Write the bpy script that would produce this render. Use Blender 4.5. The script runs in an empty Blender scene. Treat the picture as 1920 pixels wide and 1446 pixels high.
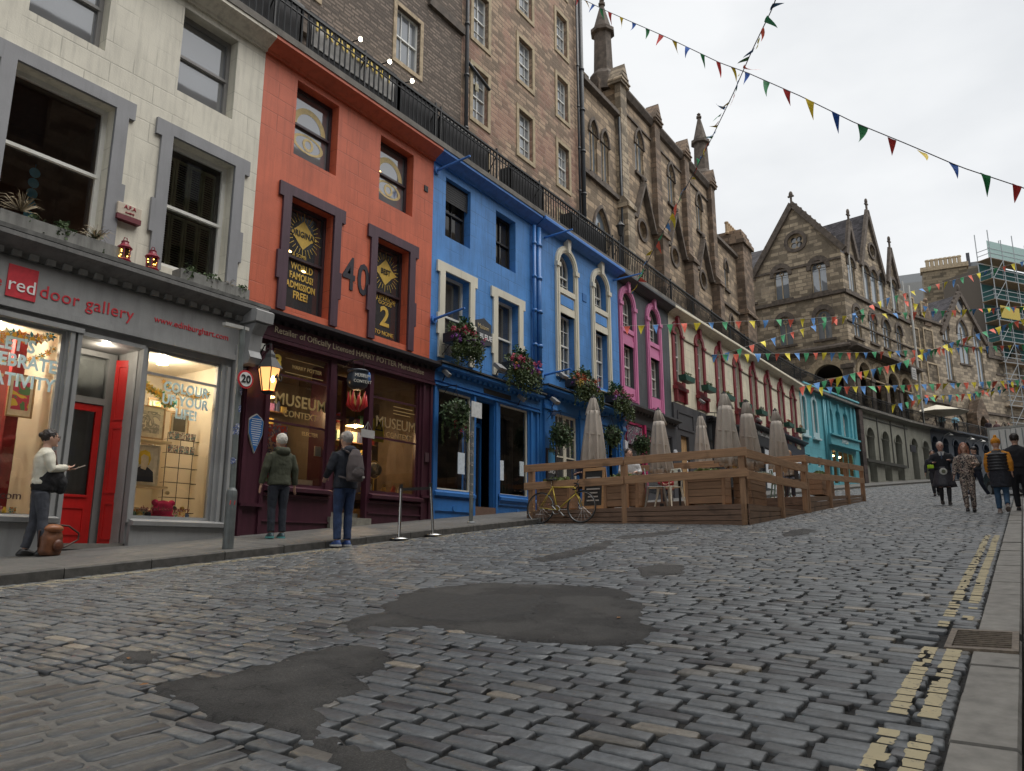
import bpy, math, random
from mathutils import Vector, Matrix, noise
from mathutils.geometry import tessellate_polygon
from math import sin, cos, pi, radians, sqrt, atan2
SC = bpy.context.scene; COL = SC.collection
random.seed(7)
R = random.uniform

# ---------------------------------------------------------------- camera, sky, sun, exposure
cd = bpy.data.cameras.new('camera'); cam = bpy.data.objects.new('camera', cd); COL.objects.link(cam)
cd.sensor_width = 36; cd.lens = 1445/1920*36; cd.clip_start = .05; cd.clip_end = 3000
cam.location = (0, 0, 0); cam.rotation_euler = (radians(90+12.1), 0, radians(-56.5)); SC.camera = cam
SC.view_settings.view_transform = 'Standard'; SC.view_settings.look = 'None'
SC.view_settings.exposure = 1.1; SC.view_settings.gamma = 1
SC.cycles.max_bounces = 6; SC.cycles.transparent_max_bounces = 12
wd = bpy.data.worlds.new("World"); SC.world = wd; wd.use_nodes = True
nt = wd.node_tree; nt.nodes.clear()
SUN_EL, SUN_AZ = radians(64), radians(-62)      # direction towards the sun (azimuth from +x, ccw)
sk = nt.nodes.new('ShaderNodeTexSky'); sk.sky_type = 'NISHITA'; sk.sun_disc = False
sk.sun_elevation = SUN_EL; sk.sun_rotation = pi/2-SUN_AZ; sk.dust_density = 3
b1 = nt.nodes.new('ShaderNodeBackground'); b1.inputs[1].default_value = .06
tc = nt.nodes.new('ShaderNodeTexCoord'); mp = nt.nodes.new('ShaderNodeMapping'); mp.inputs['Scale'].default_value = (1.3, 1.3, 3.0)
mp.inputs['Rotation'].default_value = (.15, .2, .9)
nz = nt.nodes.new('ShaderNodeTexNoise'); nz.inputs['Scale'].default_value = 2.1; nz.inputs['Detail'].default_value = 5; nz.inputs['Roughness'].default_value = .48
cr = nt.nodes.new('ShaderNodeValToRGB'); cr.color_ramp.elements[0].position = .33; cr.color_ramp.elements[1].position = .64
cr.color_ramp.elements[0].color = (.57, .588, .605, 1); cr.color_ramp.elements[1].color = (.74, .75, .755, 1)
b2 = nt.nodes.new('ShaderNodeBackground'); b2.inputs[1].default_value = .62
ms = nt.nodes.new('ShaderNodeMixShader'); ms.inputs[0].default_value = .93
ow = nt.nodes.new('ShaderNodeOutputWorld'); L = nt.links.new
L(tc.outputs['Generated'], mp.inputs[0]); L(mp.outputs[0], nz.inputs['Vector']); L(nz.outputs[0], cr.inputs[0])
L(sk.outputs[0], b1.inputs[0]); L(cr.outputs[0], b2.inputs[0]); L(b1.outputs[0], ms.inputs[1]); L(b2.outputs[0], ms.inputs[2]); L(ms.outputs[0], ow.inputs[0])
sl = bpy.data.lights.new('sun', 'SUN'); sl.energy = 1.5; sl.angle = radians(55); sl.color = (1, .965, .92)
so = bpy.data.objects.new('sun', sl); COL.objects.link(so)
sd = Vector((cos(SUN_EL)*cos(SUN_AZ), cos(SUN_EL)*sin(SUN_AZ), sin(SUN_EL)))
so.rotation_euler = sd.to_track_quat('Z', 'Y').to_euler(); so.location = sd*60

# ---------------------------------------------------------------- materials
MC = {}
def nm(name):
    m = bpy.data.materials.new(name); m.use_nodes = True
    n = m.node_tree.nodes; return m, n, m.node_tree.links.new, n['Principled BSDF']
def coords(n, L, scale=1, wall=False):
    t = n.new('ShaderNodeTexCoord')
    if not wall: return t.outputs['Object']
    s = n.new('ShaderNodeSeparateXYZ'); L(t.outputs['Object'], s.inputs[0])
    a = n.new('ShaderNodeMath'); a.operation = 'ADD'; L(s.outputs[0], a.inputs[0]); L(s.outputs[1], a.inputs[1])
    c = n.new('ShaderNodeCombineXYZ'); L(a.outputs[0], c.inputs[0]); L(s.outputs[2], c.inputs[1]); return c.outputs[0]
def noise_n(n, L, vec, scale, detail=4, rough=.55):
    z = n.new('ShaderNodeTexNoise'); z.inputs['Scale'].default_value = scale; z.inputs['Detail'].default_value = detail
    z.inputs['Roughness'].default_value = rough; L(vec, z.inputs['Vector']); return z.outputs[0]
def ramp(n, L, fac, stops):
    r = n.new('ShaderNodeValToRGB'); e = r.color_ramp.elements
    while len(e) < len(stops): e.new(.5)
    for i, (p, c) in enumerate(stops): e[i].position = p; e[i].color = (*c[:3], 1)
    L(fac, r.inputs[0]); return r.outputs[0]
def mixc(n, L, fac, a, b, mode='MIX'):
    m = n.new('ShaderNodeMix'); m.data_type = 'RGBA'; m.blend_type = mode
    for k, v in ((0, fac), (6, a), (7, b)):
        if isinstance(v, (int, float)): m.inputs[k].default_value = v
        elif isinstance(v, tuple): m.inputs[k].default_value = (*v[:3], 1)
        else: L(v, m.inputs[k])
    return m.outputs[2]
def bump(n, L, b, h, st, dist=.02, prev=None):
    u = n.new('ShaderNodeBump'); u.inputs['Strength'].default_value = st; u.inputs['Distance'].default_value = dist
    L(h, u.inputs['Height'])
    if prev is not None: L(prev, u.inputs['Normal'])
    L(u.outputs[0], b.inputs['Normal']); return u.outputs[0]
def mul(c, k): return tuple(min(1, x*k) for x in c[:3])

def paint(col, rough=.5, var=.16, dirt=.25, scale=1.5, bumpy=.25, blocks=False, fine=40):
    key = ('paint', col, rough, var, dirt, scale, bumpy, blocks)
    if key in MC: return MC[key]
    m, n, L, b = nm('paint'); v = coords(n, L, wall=True)
    t = n.new('ShaderNodeTexCoord').outputs['Object']
    z = noise_n(n, L, t, scale, 5, .6); c = ramp(n, L, z, [(.3, mul(col, 1-var*1.5)), (.7, mul(col, 1+var*.8))])
    mpn = n.new('ShaderNodeMapping'); mpn.inputs['Scale'].default_value = (3.5, 3.5, .35); L(t, mpn.inputs[0])
    z2 = noise_n(n, L, mpn.outputs[0], 2.2, 5, .65)
    f = ramp(n, L, z2, [(.47, (0, 0, 0)), (.74, (min(1, dirt*1.25),)*3)])
    c = mixc(n, L, f, c, mul(col, .35) if sum(col) > .3 else mul(col, 2.2)); 
    zf = noise_n(n, L, t, fine, 3, .6); pr = bump(n, L, b, zf, bumpy, .01)
    if blocks:
        br = n.new('ShaderNodeTexBrick'); L(v, br.inputs[0]); br.inputs['Scale'].default_value = 1
        br.inputs['Brick Width'].default_value = .72; br.inputs['Row Height'].default_value = .34; br.inputs['Mortar Size'].default_value = .012
        br.inputs['Mortar Smooth'].default_value = .5
        br.inputs['Color1'].default_value = (0, 0, 0, 1); br.inputs['Color2'].default_value = (.35, .35, .35, 1); br.inputs['Mortar'].default_value = (1, 1, 1, 1)
        zz = noise_n(n, L, t, 1.1, 3, .5); q = ramp(n, L, zz, [(.4, (0, 0, 0)), (.6, (1, 1, 1))])
        mm = n.new('ShaderNodeMath'); mm.operation = 'MULTIPLY'; L(br.outputs['Fac'], mm.inputs[0]); L(q, mm.inputs[1])
        m2 = n.new('ShaderNodeMath'); m2.operation = 'MULTIPLY'; m2.inputs[1].default_value = .5; L(mm.outputs[0], m2.inputs[0])
        c = mixc(n, L, m2.outputs[0], c, mul(col, .4))
        i = n.new('ShaderNodeMath'); i.operation = 'SUBTRACT'; i.inputs[0].default_value = 1; L(mm.outputs[0], i.inputs[1])
        bump(n, L, b, i.outputs[0], .4, .008, pr)
        zl = noise_n(n, L, t, .8, 2, .5)
    L(c, b.inputs['Base Color']); b.inputs['Roughness'].default_value = rough; MC[key] = m; return m

def stone(c1, c2, mortar, w=.55, h=.26, ms=.012, dark=.35, bstr=.6, blotch=None):
    key = ('stone', c1, c2, mortar, w, h, dark, blotch)
    if key in MC: return MC[key]
    m, n, L, b = nm('stone'); v = coords(n, L, wall=True); t = n.new('ShaderNodeTexCoord').outputs['Object']
    # irregular courses: warp the coordinates a little
    wz = n.new('ShaderNodeTexNoise'); wz.inputs['Scale'].default_value = .9; L(t, wz.inputs['Vector'])
    va = n.new('ShaderNodeVectorMath'); va.operation = 'MULTIPLY_ADD'; L(wz.outputs[1], va.inputs[0]); va.inputs[1].default_value = (.12, .05, 0); L(v, va.inputs[2])
    br = n.new('ShaderNodeTexBrick'); L(va.outputs[0], br.inputs[0]); br.inputs['Scale'].default_value = 1
    br.inputs['Brick Width'].default_value = w; br.inputs['Row Height'].default_value = h; br.inputs['Mortar Size'].default_value = ms
    br.inputs['Mortar Smooth'].default_value = .25; br.squash = 1.35; br.squash_frequency = 3; br.offset_frequency = 2
    br.inputs['Color1'].default_value = (*c1, 1); br.inputs['Color2'].default_value = (*c2, 1); br.inputs['Mortar'].default_value = (*mortar, 1); br.inputs['Bias'].default_value = -.1
    # second brick set at same grid gives odd dark and pale stones
    b2 = n.new('ShaderNodeTexBrick'); L(va.outputs[0], b2.inputs[0])
    for k in ('Scale', 'Brick Width', 'Row Height', 'Mortar Size'): b2.inputs[k].default_value = br.inputs[k].default_value
    b2.squash = 1.35; b2.squash_frequency = 3; b2.inputs['Color1'].default_value = (0, 0, 0, 1); b2.inputs['Color2'].default_value = (1, 1, 1, 1); b2.inputs['Mortar'].default_value = (.5, .5, .5, 1); b2.inputs['Bias'].default_value = -.25
    md = n.new('ShaderNodeMath'); md.operation = 'ADD'; L(b2.outputs[0], md.inputs[0])
    zb = noise_n(n, L, t, .5, 6, .65)
    L(zb, md.inputs[1])
    f = ramp(n, L, md.outputs[0], [(.74, (0, 0, 0)), (.95, (.9,)*3)])
    c = mixc(n, L, f, br.outputs[0], mul(c1, .42))
    zs = noise_n(n, L, t, 1.3, 8, .7); f2 = ramp(n, L, zs, [(.42, (0, 0, 0)), (.7, (dark,)*3)])
    c = mixc(n, L, f2, c, (.035, .03, .027))
    if blotch:
        zq = noise_n(n, L, t, .45, 4, .6); f3 = ramp(n, L, zq, [(.48, (0, 0, 0)), (.58, (.75,)*3)])
        c = mixc(n, L, f3, c, mixc(n, L, .5, br.outputs[0], blotch, 'MIX'))
    zf = noise_n(n, L, t, 22, 5, .7); c = mixc(n, L, .55, c, ramp(n, L, zf, [(.25, (.4,)*3), (.75, (1.5,)*3)]), 'MULTIPLY')
    pr = bump(n, L, b, zf, .5, .02)
    i = n.new('ShaderNodeMath'); i.operation = 'SUBTRACT'; i.inputs[0].default_value = 1; L(br.outputs['Fac'], i.inputs[1])
    bump(n, L, b, i.outputs[0], bstr, .02, pr)
    L(c, b.inputs['Base Color']); b.inputs['Roughness'].default_value = .88; MC[key] = m; return m

def plain(col, rough=.5, metal=0, var=.15, scale=12, b_=.15, spec=.5):
    key = ('plain', col, rough, metal, var, scale)
    if key in MC: return MC[key]
    m, n, L, b = nm('mat'); t = n.new('ShaderNodeTexCoord').outputs['Object']
    z = noise_n(n, L, t, scale, 4, .6); L(ramp(n, L, z, [(.3, mul(col, 1-var)), (.7, mul(col, 1+var))]), b.inputs['Base Color'])
    b.inputs['Roughness'].default_value = rough; b.inputs['Metallic'].default_value = metal; b.inputs['Specular IOR Level'].default_value = spec
    if b_: bump(n, L, b, z, b_, .01)
    MC[key] = m; return m
def cloth(col, scale=7, var=.22, fine=180):
    key = ('cloth', col, scale)
    if key in MC: return MC[key]
    m, n, L, b = nm('fabric'); t = n.new('ShaderNodeTexCoord').outputs['Object']
    z = noise_n(n, L, t, scale, 4, .6); zf = noise_n(n, L, t, fine, 2, .5)
    L(ramp(n, L, z, [(.3, mul(col, 1-var)), (.7, mul(col, 1+var))]), b.inputs['Base Color'])
    b.inputs['Roughness'].default_value = .85; pr = bump(n, L, b, zf, .25, .004); bump(n, L, b, z, .55, .03, pr); MC[key] = m; return m
def emit(col, s):
    key = ('emit', col, s)
    if key in MC: return MC[key]
    m, n, L, b = nm('lit'); b.inputs['Base Color'].default_value = (*col, 1); b.inputs['Emission Color'].default_value = (*col, 1); b.inputs['Emission Strength'].default_value = s
    MC[key] = m; return m
def wood(col, rough=.7, var=.35, axis=0, grain=60):
    key = ('wood', col, rough, axis)
    if key in MC: return MC[key]
    m, n, L, b = nm('wood'); t = n.new('ShaderNodeTexCoord').outputs['Object']
    mpn = n.new('ShaderNodeMapping'); sc = [14, 14, 14]; sc[axis] = .8; mpn.inputs['Scale'].default_value = sc; L(t, mpn.inputs[0])
    z = noise_n(n, L, mpn.outputs[0], 2.4, 6, .65); oi = n.new('ShaderNodeObjectInfo')
    c = ramp(n, L, z, [(.25, mul(col, 1-var)), (.5, col), (.75, mul(col, 1+var))])
    k = noise_n(n, L, t, 2.2, 3, .5); c = mixc(n, L, ramp(n, L, k, [(.6, (0, 0, 0)), (.72, (.6,)*3)]), c, mul(col, .3))
    L(c, b.inputs['Base Color']); b.inputs['Roughness'].default_value = rough; bump(n, L, b, z, .35, .01); MC[key] = m; return m
def glass(tint=(.02, .022, .025), clear=0.0, rough=.03):
    key = ('glass', tint, clear)
    if key in MC: return MC[key]
    m, n, L, b = nm('glass'); t = n.new('ShaderNodeTexCoord').outputs['Object']
    z = noise_n(n, L, t, .9, 2, .5); b.inputs['Base Color'].default_value = (*tint, 1); b.inputs['Roughness'].default_value = rough
    b.inputs['IOR'].default_value = 1.5; bump(n, L, b, z, .04, .05)
    if clear:
        g = n.new('ShaderNodeBsdfGlossy'); g.inputs['Roughness'].default_value = .01; tr = n.new('ShaderNodeBsdfTransparent'); tr.inputs[0].default_value = (.93, .95, .94, 1)
        fr = n.new('ShaderNodeFresnel'); fr.inputs[0].default_value = 1.45; mx = n.new('ShaderNodeMixShader')
        u = n.new('ShaderNodeBump'); u.inputs['Strength'].default_value = .04; u.inputs['Distance'].default_value = .05; L(z, u.inputs['Height']); L(u.outputs[0], g.inputs['Normal'])
        a = n.new('ShaderNodeMath'); a.operation = 'MULTIPLY_ADD'; a.inputs[1].default_value = 1.3; a.inputs[2].default_value = .05; L(fr.outputs[0], a.inputs[0]); a.use_clamp = True
        L(a.outputs[0], mx.inputs[0]); L(tr.outputs[0], mx.inputs[1]); L(g.outputs[0], mx.inputs[2])
        L(mx.outputs[0], n['Material Output'].inputs[0])
    MC[key] = m; return m
def leafy(c1, c2, scale=9):
    key = ('leafy', c1, c2)
    if key in MC: return MC[key]
    m, n, L, b = nm('foliage'); t = n.new('ShaderNodeTexCoord').outputs['Object']
    z = noise_n(n, L, t, scale, 3, .7); L(ramp(n, L, z, [(.35, c1), (.65, c2)]), b.inputs['Base Color']); b.inputs['Roughness'].default_value = .65
    MC[key] = m; return m
def art(a, b_, c, scale=5, seed=0):
    key = ('art', a, b_, c, scale, seed)
    if key in MC: return MC[key]
    m, n, L, b = nm('print'); t = n.new('ShaderNodeTexCoord').outputs['Object']
    mpn = n.new('ShaderNodeMapping'); mpn.inputs['Location'].default_value = (seed*3.1, seed*1.7, seed); L(t, mpn.inputs[0])
    z = n.new('ShaderNodeTexNoise'); z.inputs['Scale'].default_value = scale; z.inputs['Detail'].default_value = 2.5; z.inputs['Distortion'].default_value = 1.2; L(mpn.outputs[0], z.inputs['Vector'])
    r = ramp(n, L, z.outputs[0], [(.40, a), (.45, b_), (.52, b_), (.56, c)]); r.node.color_ramp.interpolation = 'CONSTANT'
    L(r, b.inputs['Base Color']); b.inputs['Roughness'].default_value = .6; MC[key] = m; return m
# ---------------------------------------------------------------- frames: a vertical plane through two plan points; local x along it, y into it, z up
_F = 1445.; _P = radians(12.1); _A = radians(33.5)
def ray(px, py):          # direction from the photograph's viewpoint, used to survey sizes off the photograph
    x = (px-960)/_F; y = -(py-723)/_F; r1 = cos(_P)-y*sin(_P)
    return x*sin(_A)+r1*cos(_A), -x*cos(_A)+r1*sin(_A), sin(_P)+y*cos(_P)
class Fr:
    def __init__(s, a, b=None, ang=None):
        s.a = a
        if b is not None: s.len = math.hypot(b[0]-a[0], b[1]-a[1]); ang = atan2(b[1]-a[1], b[0]-a[0])
        s.ang = ang; s.c, s.s = cos(ang), sin(ang)
    def w(s, u, y, z): return (s.a[0]+u*s.c-y*s.s, s.a[1]+u*s.s+y*s.c, z)
    def px(s, X, Y, y=0):
        r = ray(X, Y); ax, ay = s.a[0]-y*s.s, s.a[1]+y*s.c
        k = (-s.s*ax+s.c*ay)/(-s.s*r[0]+s.c*r[1])
        return (r[0]*k-ax)*s.c+(r[1]*k-ay)*s.s, r[2]*k
    def rect(s, tl, br, y=0):
        a, b = s.px(*tl, y), s.px(*br, y); return a[0], b[0], b[1], a[1]
KS = [-60, 38, 46.2, 50.7, 55.8, 64.5, 73.7, 86, 140, 400]; KT = [11, 11, 10.45, 9.8, 8.95, 6.9, 4, -.2, -20, -120]
def fac(s):
    for i in range(len(KS)-1):
        if s <= KS[i+1]: return KT[i]+(KT[i+1]-KT[i])*(s-KS[i])/(KS[i+1]-KS[i])
    return KT[-1]
def slope(s):
    if s > 66: return .0872*66+(s-66)*.055
    return .0872*s
def road_z(s, t):         # road surface height
    x = (t-(fac(s)-11)-.3)/8.7; x = min(max(x, -.3), 1.)
    return slope(s)-1.0+.3*x+.16*x*(1-x)
def pave_z(s, t):         # left pavement height
    d = 11-(t-(fac(s)-11)); return slope(s)-.451-.075*min(max(d, 0), 2.2)
def pix_ground(px, py):
    r = ray(px, py); k = 1.
    while k < 150:
        if r[2]*k <= road_z(r[0]*k, r[1]*k): return r[0]*k, r[1]*k
        k += .02
    return r[0]*k, r[1]*k

OFF = {}
def link(o, parent=None):
    COL.objects.link(o)
    if parent is not None: o.parent = parent
    return o
def tag(o, label, cat, group=None, kind=None):
    if label: o['label'] = label
    if cat: o['category'] = cat
    if group: o['group'] = group
    if kind: o['kind'] = kind
    return o
def thing(name, label, cat, fr, off=(0, 0, 0), group=None, kind=None):
    o = bpy.data.objects.new(name, None); COL.objects.link(o); o.empty_display_size = .2
    o.location = fr.w(*off); o.rotation_euler = (0, 0, fr.ang); OFF[o.name] = off
    return tag(o, label, cat, group, kind)
def offset_of(o):
    while o is not None:
        if o.name in OFF: return OFF[o.name]
        o = o.parent
    return (0, 0, 0)
class MB:
    def __init__(s): s.v = []; s.f = []; s.c = None
    def add(s, vs, fs):
        n = len(s.v); s.v += [tuple(p) for p in vs]; s.f += [tuple(i+n for i in f) for f in fs]; return s
    def box(s, x0, x1, y0, y1, z0, z1):
        return s.add([(x0, y0, z0), (x1, y0, z0), (x1, y1, z0), (x0, y1, z0), (x0, y0, z1), (x1, y0, z1), (x1, y1, z1), (x0, y1, z1)],
                     [(0, 3, 2, 1), (4, 5, 6, 7), (0, 1, 5, 4), (1, 2, 6, 5), (2, 3, 7, 6), (3, 0, 4, 7)])
    def bar(s, p, q, w, h, up=(0, 0, 1)):
        p, q = Vector(p), Vector(q); d = (q-p).normalized(); a = d.cross(Vector(up))
        a = a.normalized() if a.length > 1e-4 else Vector((1, 0, 0)); b = a.cross(d); a *= w/2; b *= h/2
        return s.add([p-a-b, p+a-b, p+a+b, p-a+b, q-a-b, q+a-b, q+a+b, q-a+b], [(0, 1, 2, 3), (7, 6, 5, 4), (0, 4, 5, 1), (1, 5, 6, 2), (2, 6, 7, 3), (3, 7, 4, 0)])
    def poly(s, pts, y=0, holes=()):      # face in the xz plane
        loops = [[Vector((a, b, 0)) for a, b in q] for q in [pts]+list(holes)]
        tr = tessellate_polygon(loops); vs = [(a, y, b) for q in [pts]+list(holes) for a, b in q]; fl = [q for l in loops for q in l]
        fs = []
        for i, j, k in tr:
            fs.append((i, j, k) if (fl[j]-fl[i]).cross(fl[k]-fl[i]).z > 0 else (i, k, j))
        return s.add(vs, fs)
    def ring(s, pts, y0, y1, inward=False):
        n = len(pts); ar = sum(pts[i][0]*pts[(i+1) % n][1]-pts[(i+1) % n][0]*pts[i][1] for i in range(n))
        vs = [(a, y0, b) for a, b in pts]+[(a, y1, b) for a, b in pts]; fl = (ar > 0) == inward
        return s.add(vs, [((i, i+n, (i+1) % n+n, (i+1) % n) if fl else (i, (i+1) % n, (i+1) % n+n, i+n)) for i in range(n)])
    def prism(s, pts, y0, y1, holes=()):
        s.poly(pts, y0, holes); s.ring(pts, y0, y1)
        for h in holes: s.ring(h, y0, y1, True)
        n = len(s.v); f0 = len(s.f); s.poly(pts, y1, holes)
        for i in range(f0, len(s.f)): s.f[i] = s.f[i][::-1]
        return s
    def wall(s, pts, holes, y=0, depth=.25):
        s.poly(pts, y, holes)
        for h in holes: s.ring(h, y, y+depth, True)
        return s
    def mould(s, x0, x1, prof):           # profile (y,z) extruded along x, ends closed
        n = len(prof); vs = [(x0, a, b) for a, b in prof]+[(x1, a, b) for a, b in prof]
        s.add(vs, [(i, (i+1) % n, (i+1) % n+n, i+n) for i in range(n)]+[tuple(range(n))[::-1], tuple(range(n, 2*n))]); return s
    def tube(s, pts, r, n=8, cap=True, sq=1.0):
        pts = [Vector(p) for p in pts]; rs = r if isinstance(r, (list, tuple)) else [r]*len(pts); m = len(pts); vs = []; a = None
        for i, p in enumerate(pts):
            d = (pts[min(i+1, m-1)]-pts[max(i-1, 0)]).normalized()
            if a is None: a = d.orthogonal().normalized()
            a = (a-d*a.dot(d)).normalized(); b = d.cross(a)
            for k in range(n): t = 2*pi*k/n; vs.append(p+(a*cos(t)+b*sin(t)*sq)*rs[i])
        fs = [(i*n+k, i*n+(k+1) % n, (i+1)*n+(k+1) % n, (i+1)*n+k) for i in range(m-1) for k in range(n)]
        if cap: fs += [tuple(range(n))[::-1], tuple(range((m-1)*n, m*n))]
        return s.add(vs, fs)
    def loft(s, rings, n=16, cap=True):   # rings: (cx,cy,cz,rx,ry)
        vs = [(c[0]+c[3]*cos(2*pi*k/n), c[1]+c[4]*sin(2*pi*k/n), c[2]) for c in rings for k in range(n)]; m = len(rings)
        fs = [(i*n+k, i*n+(k+1) % n, (i+1)*n+(k+1) % n, (i+1)*n+k) for i in range(m-1) for k in range(n)]
        if cap: fs += [tuple(range(n))[::-1], tuple(range((m-1)*n, m*n))]
        return s.add(vs, fs)
    def lathe(s, cx, cy, prof, n=16, cap=True): return s.loft([(cx, cy, z, r, r) for r, z in prof], n, cap)
    def ell(s, c, r, n=12, m=8, M=None):
        rings = []; vs = []
        for i in range(m+1):
            t = -pi/2+pi*i/m
            for k in range(n): q = 2*pi*k/n; vs.append(Vector((r[0]*cos(t)*cos(q), r[1]*cos(t)*sin(q), r[2]*sin(t))))
        if M: vs = [M @ q for q in vs]
        vs = [q+Vector(c) for q in vs]
        return s.add(vs, [(i*n+k, i*n+(k+1) % n, (i+1)*n+(k+1) % n, (i+1)*n+k) for i in range(m) for k in range(n)])
    def disc(s, cx, cz, r, y0, y1, n=24): return s.prism([(cx+r*cos(2*pi*k/n), cz+r*sin(2*pi*k/n)) for k in range(n)], y0, y1)
    def leaves(s, c, r, n, size, rnd=1.0, flat=False, hang=0):
        for _ in range(n):
            while True:
                q = Vector((R(-1, 1), R(-1, 1), R(-1, 1)))
                if q.length <= 1: break
            q = q*(.55+.45*random.random())
            p = Vector((c[0]+q.x*r[0], c[1]+q.y*r[1], c[2]+q.z*r[2]-hang*random.random()**2*abs(q.x)))
            a = Vector((R(-1, 1), R(-1, 1), R(-.6, 1))).normalized(); b = a.orthogonal().normalized(); l = size*R(.6, 1.4)
            b = (b*cos(R(0, 6))+a.cross(b)*sin(R(0, 6))).normalized() if True else b
            s.add([p-a*l*.5, p+b*l*.28, p+a*l*.5, p-b*l*.28], [(0, 1, 2, 3)])
        return s
    def mesh(s, name, off=(0, 0, 0), smooth=False):
        me = bpy.data.meshes.new(name); me.from_pydata([(a-off[0], b-off[1], c-off[2]) for a, b, c in s.v], [], s.f)
        if smooth: me.polygons.foreach_set('use_smooth', [True]*len(me.polygons))
        return me
    def build(s, name, mat, parent=None, fr=None, off=(0, 0, 0), smooth=False, bev=0):
        if parent is not None: off = offset_of(parent)
        me = s.mesh(name, off, smooth); me.materials.append(mat); o = bpy.data.objects.new(name, me); link(o, parent)
        if parent is None:
            if fr is not None: o.location = fr.w(*off); o.rotation_euler = (0, 0, fr.ang)
            else: o.location = off
        if bev:
            md = o.modifiers.new('b', 'BEVEL'); md.width = bev; md.segments = 2; md.limit_method = 'ANGLE'
        return o
def text(body, size, mat, parent, fr_pt, off=None, rotx=pi/2, rotz=0, roty=0, ext=.004, align='CENTER', name='lettering', sx=1, space=1, fr=None, curve=None, bold=0):
    # (x,y,z) in the frame of the parent; becomes a mesh with real thickness
    cu = bpy.data.curves.new('t', 'FONT'); cu.body = body; cu.size = size; cu.extrude = ext; cu.align_x = align; cu.align_y = 'CENTER'; cu.space_character = space
    cu.resolution_u = 3; cu.offset = bold*.6; cu.space_character = space*(1.06 if bold else 1)
    o = bpy.data.objects.new('t', cu); COL.objects.link(o); dg = bpy.context.evaluated_depsgraph_get()
    me = bpy.data.meshes.new_from_object(o.evaluated_get(dg)); bpy.data.objects.remove(o)
    if curve:
        for v in me.vertices:            # bend the line of writing along an arc of radius `curve`
            a = v.co.x/curve; rr = curve+v.co.y; v.co.x = rr*sin(a); v.co.y = rr*cos(a)-curve
    M = Matrix.Rotation(rotz, 4, 'Z') @ Matrix.Rotation(roty, 4, 'Y') @ Matrix.Rotation(rotx, 4, 'X') @ Matrix.Diagonal((sx, 1, 1, 1)); me.transform(M)
    of = offset_of(parent) if parent is not None else (0, 0, 0)
    me.transform(Matrix.Translation((fr_pt[0]-of[0], fr_pt[1]-of[1], fr_pt[2]-of[2])))
    me.materials.clear(); me.materials.append(mat); me.name = name
    q = bpy.data.objects.new(name, me); link(q, parent); return q
def copytree(o, parent=None):
    c = o.copy(); COL.objects.link(c); c.parent = parent
    if o.name in OFF: OFF[c.name] = OFF[o.name]
    for ch in list(o.children): copytree(ch, c)
    return c

# ---------------------------------------------------------------- shared materials
CREAM = (.68, .65, .55); ORANGE = (.56, .125, .06); BLUE = (.075, .25, .60); GREY = (.20, .205, .215)
IRON = plain((.012, .013, .014), .45, .2, .3, 30)
WHITE = paint((.62, .62, .58), .45, .08, .15); SASHW = paint((.72, .72, .68), .4, .06, .1)
DG = glass((.045, .048, .052)); DG.node_tree.nodes['Principled BSDF'].inputs['IOR'].default_value = 2.1; SG = glass((.02, .02, .02), 1.0)
GOLD = plain((.65, .45, .12), .45, .0, .15, 20); 
STEEL = plain((.45, .45, .44), .25, 1, .1, 30); GALV = plain((.33, .35, .36), .5, .6, .2, 18)
BLACK = plain((.014, .014, .015), .5, 0, .3, 20); DARKIN = plain((.03, .026, .022), .8)

def arch(u0, u1, z0, z1, kind='round', n=10):   # polygon, bottom left first, counter-clockwise
    c = (u0+u1)/2; r = (u1-u0)/2
    if kind == 'rect': return [(u0, z0), (u1, z0), (u1, z1), (u0, z1)]
    if kind == 'round':
        zs = z1-r; return [(u0, z0), (u1, z0)]+[(c+r*cos(pi*k/n), zs+r*sin(pi*k/n)) for k in range(n+1)]
    h = r*1.73; zs = z1-h; m = n//2+1; out = [(u0, z0), (u1, z0)]
    for k in range(m): a = (pi/3)*k/(m-1); out.append((u0+2*r*cos(a), zs+2*r*sin(a)))
    for k in range(m-2, -1, -1): a = (pi/3)*k/(m-1); out.append((u1-2*r*cos(a), zs+2*r*sin(a)))
    return out
def grow(u0, u1, z0, z1, g, gb=None): return u0-g, u1+g, z0-(g if gb is None else gb), z1+g

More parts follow.
